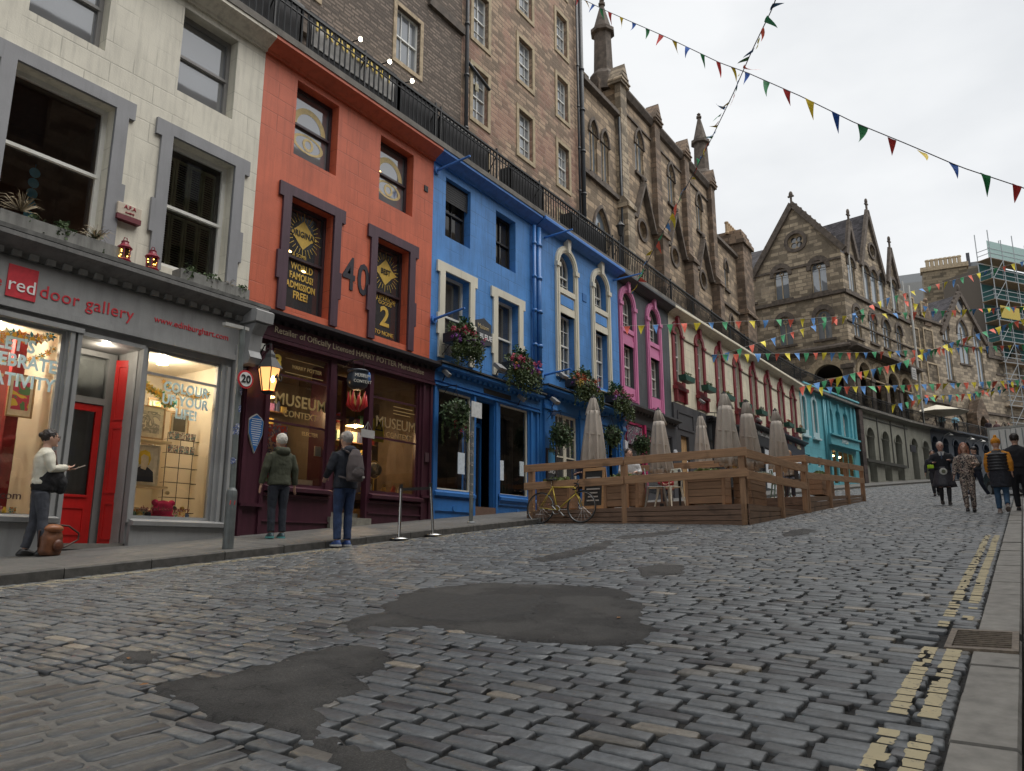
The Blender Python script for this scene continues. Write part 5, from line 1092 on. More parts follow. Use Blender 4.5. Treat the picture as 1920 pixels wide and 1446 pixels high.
for i, c in enumerate(cs_):
    lb = f'green window box with {"orange flowers" if i > 4 else "low plants"} under the {wd_[i]} dark red arch from the left'
    o = thing('window_box', lb, 'window box', C0, (c, -.36, 6.5), 'green window boxes under the dark red arches'); MB().prism([(c-.5, 6.72), (c-.42, 6.5), (c+.42, 6.5), (c+.5, 6.72)], -.5, -.2).build('box', gbx, o)
    m = MB(); m.leaves((c, -.35, 6.78), (.42, .13, .1+.02*i), 140, .06); m.build('foliage', lf, o); m = MB(); 
    for f_ in fls[i]:
        m = MB(); [m.leaves((c+R(-.4, .4), -.38, 6.86), (.06, .06, .05), 9, .05) for _ in range(8)]; m.build('flowers', plain(f_, .6), o)
# ground floor of the cream building: grey door bay, black board bay, dark shops
gbay = paint((.055, .055, .06), .55, .1, .2)
m = MB(); m.prism([(-.02, cg(0)-.3), (3.3, cg(3.3)-.3), (3.3, 5.62), (-.02, 5.62)], -.08, .02, [arch(.55, 1.35, 2.0, 4.4, 'rect')]); m.prism(arch(.3, 1.9, 4.62, 5.35, 'rect'), -.11, -.08, [arch(.38, 1.82, 4.7, 5.27, 'rect')]); m.build('door_bay', gbay, B)
m = MB(); m.box(.55, 1.35, .05, .1, 2.0, 4.4)
for k in range(5): m.box(.56+k*.16, .70+k*.16, .03, .05, 2.05, 4.35)
m.build('door', wood((.42, .26, .12), axis=2), B)
dk = paint((.016, .018, .022), .45, .1, .15); dk2 = paint((.012, .018, .035), .45, .1, .15)
for (u0, u1, zt, mt) in ((3.3, 8.2, 5.55, dk), (8.2, 13.6, 6.0, dk), (13.6, CL-.1, 6.1, dk2)):
    n_ = max(1, int((u1-u0)/2)); hh = [arch(u0+.3+(u1-u0-.4)*k/n_, u0+.1+(u1-u0-.4)*(k+1)/n_, cg(u0)+(.3 if k == 1 else .8), zt-.95, 'rect') for k in range(n_)]
    m = MB(); m.prism([(u0, cg(u0)-.3), (u1, cg(u1)-.3), (u1, zt-.1), (u0, zt-.1)], -.1, .02, hh); m.build('shopfront', mt, B); shop_cornice(B, u0+.02, u1-.02, mt, zt, .36, .22)
    for h_ in hh: shop_window(B, h_[0][0], h_[1][0], h_[0][1], h_[2][1], mt, -.06, bars_z=(h_[2][1]-.5,), w=.05, g=DG)
text('THE WHISKY SHOP', .3, plain((.72, .72, .7)), B, (10.6, -.12, 5.65), sx=.95, bold=.01)
text('THE SHOP', .16, plain((.45, .38, .25)), B, (15.5, -.12, 5.75))
MB().box(16.9, 17.6, -.13, -.1, 5.6, 5.85).build('sign_panel', plain((.55, .5, .35)), B)
o = thing('hanging_sign', 'black board sign with a round gold emblem on an iron arm', 'hanging sign', C0, (3.75, -.45, 5.4)); MB().box(3.72, 3.77, -1.0, -.15, 3.9, 5.35).build('board', BLACK, o)
m = MB(); m.tube([(3.745, 0, 5.75), (3.745, -1.1, 5.6)], .02, 6); m.tube([(3.745, -.3, 5.7), (3.745, -.3, 5.35)], .01, 5); m.tube([(3.745, -.9, 5.64), (3.745, -.9, 5.35)], .01, 5); m.build('arm', IRON, o)
q = MB(); q.loft([(0, 0, 0, .2, .2), (0, 0, .02, .2, .2)], 20); q.v = [(3.70-z, -.57+x, 5.0+y) for x, y, z in q.v]; q.build('emblem', plain((.65, .45, .08), .4), o)
for k in range(6): MB().ell((3.66, -.57+.1*cos(k), 5.0+.1*sin(k*1.0)), (.02, .02, .02), 6, 4).build('emblem_mark', BLACK, o)
flood(2.1, -.4, 5.85, 'white floodlight on the cream wall above the grey bay', C0); flood(9.4, -.4, 6.1, 'small floodlight above the shop sign lettering', C0, .16); flood(12.9, -.4, 6.2, 'small floodlight near the end of the cream wall', C0, .16)
m = MB(); m.leaves((5.2, -.5, 3.6), (.2, .2, .3), 160, .06); o = m.build('wreath', leafy((.3, .14, .02), (.5, .3, .05)), None, C0, (5.2, -.5, 3.4)); tag(o, 'yellow and orange flower bunch hanging at the black shopfront', 'flower bunch')

# ===== turquoise pair, turning with the street
T1 = Fr((46.4, 10.45), (50.5, 9.83)); T2 = Fr((50.5, 9.83), (55.55, 8.99)); tq = paint((.12, .40, .47), .55, .1, .28, 1.4, .3, True); tq2 = paint((.10, .36, .42), .5, .1, .25); twh = paint((.45, .62, .66), .5, .08, .15)
zb_ = lambda s: gz(s)
B = building('building', 'turquoise building with two tall pale arched windows over small square ones', T1, 0, gz(46.4)); cs2 = (.45, 2.1)
holes = [arch(c-.3, c+.3, 6.95, 9.0) for c in cs2]+[arch(c-.3, c+.35, 4.9, 5.5, 'rect') for c in (.55, 2.4)]
front(B, 0, T1.len, gz(46.4)-.5, 9.55, holes, tq, .2); cornice(B, 0, T1.len, tq, 9.75, .32)
for c in cs2:
    m = MB(); m.prism(arch(c-.46, c+.46, 6.6, 9.16, 'round', 12), -.06, .01, [arch(c-.3, c+.3, 6.95, 9.0, 'round', 12)]); m.prism([(c-.07, 9.1), (c+.07, 9.1), (c, 9.42)], -.1, 0); m.box(c-.55, c+.55, -.16, 0, 6.5, 6.62); m.build('surround', twh, B)
    sash(B, c-.28, c+.28, 6.95, 8.98, y=.1, kind='round', cols=2, rows=(2, 2), fw=.05, glassm=glass((.3, .33, .33)))
for c in (.55, 2.4): sash(B, c-.28, c+.33, 4.9, 5.5, y=.1, meet=False, fw=.05, glassm=glass((.12, .11, .09)))
pipe(B, [(3.5, -.08, 9.2), (3.5, -.08, 4.4)], .06, tq2); pipe(B, [(3.75, -.08, 9.2), (3.75, -.08, 4.4)], .06, tq2)
B = building('building', 'turquoise building with three arched bays over a bow shopfront', T2, 0, gz(50.5)); cs3 = (.6, 1.9, 3.2)
front(B, 0, T2.len, 6.5, 9.6, [arch(c-.42, c+.42, 7.2, 8.85) for c in cs3], tq, .25); cornice(B, 0, T2.len, tq, 9.8, .34)
m = MB()
for c in (0.02, 3.95, 4.6): m.box(c, c+.3, -.1, 0, 7.1, 9.3)
for c in cs3: m.prism([(c-.08, 8.8), (c+.08, 8.8), (c+.1, 9.25), (c-.1, 9.25)], -.1, 0)
m.build('pilasters', tq, B)
for i, c in enumerate(cs3):
    if i == 1: MB().poly(arch(c-.42, c+.42, 7.2, 8.85), .2).build('blind_arch', tq2, B)
    else: MB().poly(arch(c-.42, c+.42, 7.2, 8.85), .24).build('reveal_back', tq2, B); sash(B, c-.34, c+.2, 7.2, 8.7, y=.15, kind='round', cols=2, rows=(2, 2), fw=.045)
m = MB(); m.prism([(0, gz(50.5)-.4), (T2.len, gz(55)-.3), (T2.len, 6.55), (0, 6.55)], -.05, .02, [arch(.3, 1.1, gz(50.5)+.1, 6.2, 'rect'), arch(1.3, 4.0, gz(50.5)+.7, 6.2, 'rect')]); m.build('shopfront', tq2, B)
m = MB(); m.box(-.4, 4.5, -.3, 0, 6.5, 7.0); m.box(-.4, 4.5, -.42, 0, 7.0, 7.1); m.box(-.4, 4.5, -.36, 0, 6.42, 6.5); m.build('fascia', tq2, B); text('SWISH', .36, plain((.6, .7, .72)), B, (1.9, -.32, 6.75), bold=.01)
shop_window(B, .3, 1.1, gz(50.5)+.1, 6.2, tq2, -.02, g=SG); shop_window(B, 1.3, 4.0, gz(50.5)+.7, 6.2, tq2, -.02, (2.2, 3.1), g=SG); room(B, .2, 4.8, 4, 6.4, .03, 2.5, plain((.28, .24, .18), .8))
for u in (.7, 2.3, 3.4): MB().ell((u, .7, 6.0), (.12, .12, .06), 10, 6).build('lamp', emit((1, .65, .3), 12), B)
pr = stone((.07, .045, .04), (.05, .04, .036), (.03, .03, .028), .5, .3, .01, .6)
o = MB().prism(arch(T2.len+.03, T2.len+.72, gz(56)-.4, 9.35, 'rect'), -.25, .5).build('pier', pr, None, T2, (T2.len+.3, 0, gz(56))); tag(o, 'dark sooty stone pier at the end of the turquoise building', 'pier')

# ===== curved stone arcade wall carrying the terrace, then the blue-grey one
def arcade(name, label, fr, u1, centres, hw, zt, mat, inner, trims=True, z0=2.5):
    b = building(name, label, fr, 0, 4.0); holes = [arch(c-hw, c+hw, slope(fr.w(c, 0, 0)[0])-.45, zt) for c in centres]
    front(b, 0, u1, z0, 9.45, holes, mat, .5, back=.6); cornice(b, 0, u1, mat, 9.62, .34)
    for i, c in enumerate(centres):
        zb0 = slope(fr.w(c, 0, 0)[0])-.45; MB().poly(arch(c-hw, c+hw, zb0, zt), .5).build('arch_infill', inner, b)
        m = MB(); m.prism(arch(c-hw-.14, c+hw+.14, zt-hw, zt+.14, 'round', 12), -.05, .01, [arch(c-hw, c+hw, zt-hw-.01, zt, 'round', 12)]); m.build('arch_moulding', mat, b)
        w = sash(b, c-hw+.1, c+hw-.1, zb0+.9, zt-.1, y=.42, mat=plain((.03, .03, .03)), kind='round', cols=2, rows=(2, 2), fw=.08)
    return b
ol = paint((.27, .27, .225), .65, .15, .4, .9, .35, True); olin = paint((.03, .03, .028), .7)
O1 = Fr((56.2, 8.88), (64.5, 6.9)); O2 = Fr((64.5, 6.9), (68.5, 5.75))
b = arcade('arcade_wall', 'olive grey painted arcade wall below the arched terrace', O1, O1.len, (1.6, 4.15, 6.5), .62, 8.35, ol, olin); 
for u in (2.9, 5.3, 7.9): MB().box(u-.05, u+.05, -.06, 0, 6.0, 9.2).build('drainpipe', plain((.09, .09, .08)), b)
MB().box(0, O1.len, -.05, 0, 8.95, 9.0).build('string_course', plain((.05, .05, .045)), b)
MB().box(6.3, 7.3, -.9, -.84, 7.0, 7.5).build('shop_sign', plain((.015, .015, .02)), b); MB().box(.4, 7.2, -.2, 0, 5.9, 6.1).build('shop_fascia', plain((.06, .06, .05)), b)
b2 = arcade('arcade_wall', 'short olive arcade bay ending against the blue-grey wall', O2, O2.len, (.9, 3.0), .55, 8.35, ol, olin)
N1 = Fr((68.5, 5.75), (77, 2.85)); N2 = Fr((77, 2.85), (86, -.2)); N3 = Fr((86, -.2), (110, -9))
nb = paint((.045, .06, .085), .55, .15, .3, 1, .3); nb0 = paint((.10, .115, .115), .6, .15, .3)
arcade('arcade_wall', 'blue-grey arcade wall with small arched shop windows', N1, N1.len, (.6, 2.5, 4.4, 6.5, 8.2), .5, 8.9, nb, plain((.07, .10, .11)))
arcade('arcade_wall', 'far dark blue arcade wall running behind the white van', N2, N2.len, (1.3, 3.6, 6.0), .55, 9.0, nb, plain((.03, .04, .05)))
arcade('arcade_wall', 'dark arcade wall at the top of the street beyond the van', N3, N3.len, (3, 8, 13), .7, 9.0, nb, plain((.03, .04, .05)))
for i, (fr_, u) in enumerate(((N1, 2.5), (N1, 6.5), (N1, 8.6), (N2, 1.3), (N2, 3.6))):
    o = thing('wall_light', ['white swan-neck light over the second small arch', 'white swan-neck light over the fourth small arch', 'white swan-neck light over the fifth small arch', 'white swan-neck light left of the van', 'white swan-neck light directly above the van'][i], 'wall light', fr_, (u, -.3, 9.0), 'swan-neck lights on the blue-grey wall'); MB().tube([(u, 0, 9.15), (u, -.4, 9.3), (u, -.5, 9.18)], .02, 5).build('arm', WHITE, o); MB().lathe(u, -.5, [(.04, 9.2), (.2, 9.08)], 10).build('lamp_shade', WHITE, o)

# ===== terrace slab, railing
tp = [(-10, 10.68), (38, 10.68), (46.3, 10.12), (50.5, 9.5), (55.8, 8.62), (64.5, 6.55), (73.7, 3.65), (86, -.55), (110, -9.3)]
m = MB(); n_ = len(tp)
m.v = [(a, b_, z) for z in (9.46, 9.6) for a, b_ in tp]+[(a, 30, z) for z in (9.46, 9.6) for a, b_ in tp]
for i in range(n_-1): m.f += [(i, i+1, n_+i+1, n_+i), (n_+i, n_+i+1, 3*n_+i+1, 3*n_+i), (i+1, i, 2*n_+i, 2*n_+i+1)]
structure(m.build('terrace_paving', plain((.15, .14, .125), .9, 0, .35, 3, .6)))
rl = ['over the cream building', 'over the orange building', 'over the first blue building', 'over the arched blue building', 'over the pink-windowed building', 'over the near half of the red-arched building', 'over the far half of the red-arched building', 'over the first turquoise building', 'over the second turquoise building', 'above the olive arcade', 'at the far umbrella terrace', 'above the blue-grey arcade', 'above the van']
cuts = [0, 8.2, 13.2, 17.8, 23.1, 27.8, 38, 46.3, 50.5, 55.8, 64.5, 70, 78, 90]
def tline(s):
    for i in range(len(tp)-1):
        if s <= tp[i+1][0]: return tp[i][1]+(tp[i+1][1]-tp[i][1])*(s-tp[i][0])/(tp[i+1][0]-tp[i][0])
for i in range(len(cuts)-1):
    s0, s1 = cuts[i], cuts[i+1]; fr_ = Fr((s0, tline(s0)+.14), (s1, tline(s1)+.14)); L1 = fr_.len
    o = thing('railing', 'black iron terrace railing '+rl[i], 'railing', fr_, (0, 0, 9.6), 'black terrace railings')
    m = MB(); m.box(0, L1, -.03, .03, 10.46, 10.51); m.box(0, L1, -.02, .02, 9.68, 9.71); m.box(0, L1, -.015, .015, 10.32, 10.34)
    k = 0
    while k*2.4 < L1: m.tube([(k*2.4, 0, 9.6), (k*2.4, 0, 10.6)], .03, 6); m.tube([(k*2.4, 0, 10.4), (k*2.4, .5, 9.62)], .015, 5); k += 1
    m.build('rails', IRON, o); m = MB(); u = .08; q = .145 if s0 < 50 else .2
    while u < L1: m.tube([(u, 0, 9.66), (u, 0, 9.9), (u, 0, 10.3), (u, 0, 10.47)], [.017, .02, .017, .024] if s0 < 28 else .018, 5 if s0 < 28 else 4, False); u += q
    m.build('balusters', IRON, o)
# opposite side of the street: plain sandstone tenement, seen only in reflections
opp = building('building', 'sandstone tenement on the near side of the street, reflected in the shop windows', Fr((80, -3.4), ang=pi), 0, 1)
hh = [arch(a, a+1.2, z, z+2.1, 'rect') for a in range(3, 88, 3) for z in (5.5, 9.3, 13.1)]
fo = Fr((80, -3.4), ang=pi); m = MB(); m.wall([(0, -4), (92, -4), (92, 18), (0, 18)], hh, 0, .3); m.add([(0, .01, 18), (92, .01, 18), (92, 12, 21), (0, 12, 21)], [(0, 1, 2, 3)]); m.build('wall', stone((.26, .2, .14), (.18, .14, .10), (.12, .1, .08), .6, .3), opp)
m = MB(); [m.add([(h[0][0], .25, h[0][1]), (h[1][0], .25, h[1][1]), (h[2][0], .25, h[2][1]), (h[3][0], .25, h[3][1])], [(0, 1, 2, 3)]) for h in hh]; m.build('pane', DG, opp)
# ---------------------------------------------------------------- upper town behind the terrace
st_w = stone((.46, .345, .23), (.235, .175, .12), (.44, .37, .29), .58, .29, .032, .45)        # warm church stone
st_k = stone((.48, .39, .275), (.23, .18, .13), (.42, .35, .27), .55, .28, .03, .5, .6)
st_t = stone((.44, .32, .22), (.22, .15, .105), (.44, .36, .28), .42, .18, .022, .3, .9, blotch=(.26, .09, .07))
harl = stone((.25, .195, .155), (.185, .145, .118), (.16, .13, .105), .3, .12, .03, .35, .9)
st_d = stone((.27, .19, .13), (.14, .10, .075), (.40, .34, .27), .5, .29, .035, .4)        # sooty dressings
st_m = plain((.38, .30, .20), .85, 0, .35, 5, .5); sooty = plain((.10, .08, .064), .85, 0, .45, 4, .5)
st_l = stone((.44, .36, .26), (.28, .22, .16), (.36, .31, .25), .6, .3, .022, .35)
slate = stone((.075, .068, .075), (.055, .05, .055), (.025, .025, .025), .3, .18, .012, .2)
U0 = Fr((0, 14.5), (1, 14.5)); TG = glass((.20, .215, .23)); TG.node_tree.nodes['Principled BSDF'].inputs['IOR'].default_value = 2.2
def sill_frame(b, u0, u1, z0, z1, mat, w=.14, p=.03):
    MB().prism(arch(u0-w, u1+w, z0-w, z1+w, 'rect'), -p, .01, [arch(u0, u1, z0, z1, 'rect')]).build('surround', mat, b)
# dark harled tenement over the cafe terrace
B = building('building', 'dark harled tenement behind the terrace cafe canopies, nearest at the top left', U0, 0, 9.6)
hs = [(a, a+1.12, z, z+1.86) for a in (3.2, 7.2, 11.2, 15.45) for z in (14.7, 18.2, 21.7)]+[(a, a+1.0, 10.6, 12.8) for a in (2, 6, 14.2, 16.6)]+[(9.3, 10.4, 9.7, 12.6), (11.3, 13.4, 10.2, 12.5)]
front(B, 0, 18.75, 9.5, 27, [arch(*h, 'rect') for h in hs], harl, .25, back=6)
for h in hs: sill_frame(B, *h, st_m); sash(B, *h, y=.12, cols=3 if h[3]-h[2] < 2 else 2, rows=(1, 1), fw=.06, glassm=TG)
MB().box(0, 18.75, -.14, .02, 13.3, 13.5).build('string_course', sooty, B); MB().box(16.9, 18.8, -.12, .0, 17.5, 17.8).build('band', sooty, B)
pipe(B, [(18.9, -.12, 26), (18.9, -.12, 9.6)], .07, plain((.025, .028, .032), .5), 'drainpipe', [(18.9, -.12, z) for z in (12, 14, 16, 18, 20)])
pipe(B, [(18.9, -.1, 16.6), (20.3, -.1, 16.2)], .06, plain((.025, .028, .032), .5))
# mixed brick-coloured rubble tenement with sandstone margins
B = building('building', 'tall rubble tenement with pale sandstone window margins and reddish stone patches', U0, 18.75, 9.6)
hs = []
for c, w_ in ((19.85, .46), (22.85, .5), (25.78, .46)):
    for z in (11.6, 14.72, 17.85, 20.95, 24.0): hs.append((c-w_, c+w_, z, z+2.0 if c < 20 else z+1.86))
front(B, 18.75, 27.35, 9.5, 28.5, [arch(*h, 'rect') for h in hs], st_t, .28, back=6); mrg = plain((.36, .29, .19), .85, 0, .25, 5, .4)
for h in hs: sill_frame(B, *h, mrg, .16, .04); sash(B, *h, y=.14, cols=3 if h[0] > 20 else 2, rows=(2, 2), fw=.05, glassm=TG)
MB().box(19.75, 19.95, .13, .15, 16.0, 16.3).build('notice', plain((.5, .45, .3)), B)
pp = plain((.025, .03, .036), .5)
for u, r in ((26.95, .05), (27.3, .1)): pipe(B, [(u, -.14, 27.5), (u, -.14, 9.6)], r, pp, 'drainpipe', [(u, -.14, z) for z in (11, 13, 15, 17, 19, 21)])

# gothic hall
B = building('church_hall', 'gothic stone hall with buttresses, lancet windows and pinnacles behind the terrace', U0, 27.4, 9.6, 'church hall')
def P_(x, y, yy=0): return U0.px(x, y, yy)
GGL = glass((.16, .19, .22), 0); GGL.node_tree.nodes['Principled BSDF'].inputs['IOR'].default_value = 2.3
def gwin(b, u0, u1, z0, z1, kind='point', mat=sooty, y=0, d=.15, fr_=.13, tr=1, gl=GGL, body=None, hood=True):
    m = MB(); zs = z1-(u1-u0)/2*(1.73 if kind == 'point' else 1)
    m.prism(arch(u0-fr_, u1+fr_, zs-.1, z1+fr_*1.3, kind), y-.09, y+.0, [arch(u0, u1, zs-.11, z1, kind)])
    m.box(u0-fr_, u1+fr_, y-.12, y, z0-.16, z0)
    o = m.build('hood_mould', mat, b)
    m = MB(); Q = arch(u0+.05, u1-.05, z0+.04, z1-.08, kind); m.prism(arch(u0, u1, z0, z1, kind), y+d-.06, y+d, [Q]); c = (u0+u1)/2
    if tr: m.box(c-.035, c+.035, y+d-.08, y+d, z0, z1-(u1-u0)*.45)
    if tr > 1: m.prism([(c+.16*cos(a), zs+.1+.16*sin(a)) for a in [2*pi*k/12 for k in range(12)]], y+d-.08, y+d, [[(c+.1*cos(a), zs+.1+.1*sin(a)) for a in [2*pi*k/12 for k in range(12)]]])
    w = m.build('window', body or st_m, b); MB().poly(arch(u0, u1, z0, z1, kind), y+d-.02).build('pane', gl, w); return w
s1, s2, s3 = P_(1150, 240)[0], P_(1335, 360)[0], P_(1400, 500)[0]
bays = [(31.4, 35.6), (35.6, 39.9), (39.9, 44.4)]
bt = [31.35, 35.55, 39.85, 44.3]; zp = 22.4
lan = [(P_(1178, 300)[0], P_(1199, 300)[0]), (P_(1241, 340)[0], P_(1259, 340)[0]), (P_(1294, 390)[0], P_(1309, 390)[0])]
wins = []
for i in range(3):
    c = (bays[i][0]+bays[i][1])/2+.2; wins.append((c-.5, c+.5, 18.7, 21.2))
circ = lambda c, z, r, n=20: [(c+r*cos(2*pi*k/n), z+r*sin(2*pi*k/n)) for k in range(n)]
cc_ = [(bays[i][0]+bays[i][1])/2+.25 for i in range(3)]
low = []
for i in range(3):
    for dx in (-.62, .62): low.append((cc_[i]+dx-.4, cc_[i]+dx+.4, 9.8, 12.6))
front(B, 31.3, 44.5, 9.5, zp, [arch(*w, 'point') for w in wins]+[circ(c, 15.7, .48) for c in cc_]+[arch(*w, 'point') for w in low], st_w, .35, back=8)
for w in wins: gwin(B, *w, tr=1)
for w in low: gwin(B, *w, tr=1)
for c in cc_:
    m = MB(); m.prism(circ(c, 15.7, .62), -.07, .0, [circ(c, 15.7, .46)]); m.build('ring_mould', sooty, B)
    m = MB(); m.prism(circ(c, 15.7, .48), .2, .3, [circ(c+.2*cos(a), 15.7+.2*sin(a), .19, 10) for a in (pi/2, pi/2+2.1, pi/2+4.2)]); w = m.build('round_window', st_m, B); MB().poly(circ(c, 15.7, .5), .28).build('pane', DG, w)
    m = MB()          # gablet hood over the round window
    for s_ in (-1, 1): m.bar((c, -.15, 18.2), (c+s_*1.15, -.15, 15.95), .3, .14); m.bar((c+s_*1.1, -.15, 15.95), (c+s_*1.85, -.15, 15.95), .3, .16)
    m.ell((c, -.15, 18.45), (.13, .1, .2), 8, 6); m.tube([(c, -.15, 18.1), (c, -.15, 18.5)], .06, 6); m.build('gablet', sooty, B)
m = MB(); m.mould(31.3, 44.5, [(0, zp-.3), (-.15, zp-.25), (-.3, zp), (-.3, zp+.1), (.1, zp+.2)]); m.box(31.3, 44.5, -.08, 0, zp-1.1, zp-1.0); m.build('parapet_cornice', sooty, B)
for u in bt:
    m = MB(); m.box(u-.38, u+.38, -.5, 0, 9.5, 15.9); m.mould(u-.46, u+.46, [(0, 15.8), (-.6, 15.8), (-.6, 16.0), (-.35, 16.35), (0, 16.35)])
    m.box(u-.34, u+.34, -.3, 0, 16.2, zp); m.prism([(u-.48, zp-.05), (u+.48, zp-.05), (u+.48, zp+.2), (u, zp+1.15), (u-.48, zp+.2)], -.42, .3)
    for k in range(3): m.box(u-.5+k*.13, u+.5-k*.13, -.48+k*.03, .3, zp+.1+k*.25, zp+.17+k*.25)
    m.build('buttress', st_d if u > 31.5 else st_k, B)
# link block with paired windows
lw = [(P_(1103, 300)[0], P_(1120, 300)[0]), (P_(1124, 310)[0], P_(1141, 310)[0])]; lz0, lz1 = P_(1120, 333)[1], P_(1112, 258)[1]
la = (P_(1106, 400)[0], P_(1139, 400)[0]); zl = P_(1125, 250)[1]
hl = [arch(28.2, 28.95, 16.5, 19.2, 'point'), arch(29.35, 30.1, 16.5, 19.2, 'point'), arch(28.4, 29.9, 12.2, 15.1, 'point')]
front(B, 27.4, 31.3, 9.5, 20.6, hl, st_w, .3, back=6)
gwin(B, 28.2, 28.95, 16.5, 19.2); gwin(B, 29.35, 30.1, 16.5, 19.2); gwin(B, 28.4, 29.9, 12.2, 15.1, tr=2)
m = MB(); m.box(27.4, 31.3, -.16, 0, 16.15, 16.35); m.mould(27.4, 31.3, [(0, 20.5), (-.25, 20.6), (-.25, 20.8), (0, 20.9)]); m.box(27.4, 31.3, -.12, 0, 11.5, 11.7); m.build('string_course', sooty, B)
pipe(B, [(31.0, -.2, 20.5), (31.0, -.2, 9.6)], .07, pp)
# taller block behind the link carrying the first pinnacle
MB().box(27.6, 32.2, 2.0, 9, 20.5, 24.2).build('stair_tower', st_k, B)
def pinnacle(u, y, z0, z1, z2, r, nm_='pinnacle'):
    m = MB(); m.loft([(u, y, z0-1.0, r*1.9, r*1.9), (u, y, z0, r*1.6, r*1.6), (u, y, z0+.3, r*1.15, r*1.15), (u, y, z1-.25, r, r), (u, y, z1-.2, r*1.4, r*1.4), (u, y, z1, r*1.4, r*1.4), (u, y, z1+.1, r*1.05, r*1.05), (u, y, z2-.3, r*.22, r*.22), (u, y, z2-.28, r*.4, r*.4), (u, y, z2-.16, r*.4, r*.4), (u, y, z2-.1, r*.15, r*.15), (u, y, z2, r*.3, r*.3), (u, y, z2+.12, .03, .03)], 8); return m.build(nm_, sooty, B)
u1, za = P_(1128, 2, 1.2); _, zb1 = P_(1132, 148, 1.2); _, zc1 = P_(1132, 62, 1.2); pinnacle(u1, 1.2, zb1, zc1, za, .46)
u2, za = P_(1310, 215, 1.2); _, zb1 = P_(1312, 325, 1.2); _, zc1 = P_(1312, 265, 1.2); pinnacle(u2, 1.2, zb1, zc1, za, .46)
MB().box(31.3, 44.5, 1.0, 1.05, zp, zp+.9).build('inner_parapet', st_d, B)
# low wing to the archway
zw0, zw1 = P_(1352, 415)[1], P_(1392, 455)[1]
front(B, 44.6, 51.7, 9.5, 19.4, [arch(46.6, 47.3, 16.4, 18.4, 'point'), arch(47.0, 47.8, 12.6, 14.8, 'point'), arch(45.3, 46.1, 9.8, 12, 'point')], st_w, .3, back=6)
gwin(B, 46.6, 47.3, 16.4, 18.4, tr=0); gwin(B, 47.0, 47.8, 12.6, 14.8, tr=0); gwin(B, 45.3, 46.1, 9.8, 12)
m = MB(); m.mould(44.6, 50.2, [(0, 19.2), (-.2, 19.3), (-.2, 19.5), (0, 19.6)]); m.box(44.6, 49, -.14, 0, 15.2, 15.35); m.build('string_course', sooty, B)
m = MB(); m.box(49.2, 51.2, -.55, 2.5, 9.5, 20.3); m.mould(49.1, 51.3, [(0, 15.3), (-.7, 15.3), (-.7, 15.5), (-.55, 15.7), (0, 15.7)]); 
for k in range(4): m.box(49.05+k*.15, 51.35-k*.15, -.7+.1*k, 2.6, 20.3+.28*k, 20.42+.28*k+.15)
c_ = m.build('chimney', st_d, B); 
for k in range(5): MB().lathe(49.35+k*.4, .5, [(.13, 21.2), (.15, 21.3), (.11, 21.4), (.11, 21.95), (.15, 22.0), (.14, 22.08)], 10).build('chimney_pot', plain((.42, .3, .18), .8), c_)

# ---- corner building bridging the terrace
KL = Fr((57.3, 21.5), (55.9, 9.0)); KR = Fr((55.9, 9.0), (67.4, 6.2))
B = building('corner_building', 'tall gothic stone building with gables and an arched passage over the terrace', KR, 0, 9.6, 'gothic building')
off_ = OFF[B.name]
class Sub:   # second face of the same building: frame KL expressed in the frame of KR
    pass
def tol(m):
    for i, (x, y, z) in enumerate(m.v):
        a, b_, _ = KL.w(x, y, z); dx, dy = a-KR.a[0], b_-KR.a[1]; m.v[i] = (dx*KR.c+dy*KR.s, -dx*KR.s+dy*KR.c, z)
    return m
LW = KL.len; X = lambda x, y: KL.px(x, y)
ap = X(1485, 387); le = X(1417, 502); re_ = (LW, 21.0)
def kwin(px_l, px_r, yt, yb, fr_): a = fr_.px(px_l, (yt+yb)/2)[0]; b_ = fr_.px(px_r, (yt+yb)/2)[0]; c = (px_l+px_r)/2; return a, b_, fr_.px(c, yb)[1], fr_.px(c, yt)[1]
WL = [kwin(1452, 1479, 503, 562, KL), kwin(1521, 1550, 488, 548, KL), kwin(1460, 1486, 594, 648, KL), kwin(1531, 1559, 580, 636, KL), kwin(1398, 1412, 520, 570, KL), kwin(1408, 1420, 605, 655, KL)]
LA = kwin(1527, 1584, 683, 775, KL); cz = X(1491.6, 453); LA = (LA[0], LA[1], 9.6, LA[3])
m = MB(); m.wall([(0, 9.5), (LW, 9.5), (LW, 21), (ap[0], ap[1]), (le[0]-.1, 20.6), (0, 20.6)], [arch(*w) for w in WL]+[arch(*LA), circ(cz[0], cz[1], .62)], 0, .35); tol(m).build('wall', st_k, B)
def kfix(parent, before):
    for o in list(parent.children):
        if o not in before: 
            for q in [o]+list(o.children):
                of = offset_of(parent); mm = MB(); mm.v = [(v.co.x+of[0], v.co.y+of[1], v.co.z+of[2]) for v in q.data.vertices]; tol(mm)
                for v, p in zip(q.data.vertices, mm.v): v.co = Vector(p)-Vector(of)
before = set(B.children)
for w in WL: gwin(B, *w, kind='round', tr=2, fr_=.28, mat=sooty, d=.2)
m = MB(); m.prism(arch(LA[0]-.5, LA[1]+.5, LA[3]-(LA[1]-LA[0])/2, LA[3]+.5, 'round', 16), -.12, .0, [arch(LA[0], LA[1], LA[3]-(LA[1]-LA[0])/2-.1, LA[3], 'round', 16)]); m.build('arch_moulding', st_m, B)
MB().prism(circ(cz[0], cz[1], .85), -.1, 0, [circ(cz[0], cz[1], .6)]).build('ring_mould', sooty, B)
w = MB().prism(circ(cz[0], cz[1], .64), .2, .3, [circ(cz[0]+.3*cos(a), cz[1]+.3*sin(a), .22, 10) for a in (pi/4, 3*pi/4, 5*pi/4, 7*pi/4)]).build('round_window', st_m, B); MB().poly(circ(cz[0], cz[1], .64), .28).build('pane', DG, w)
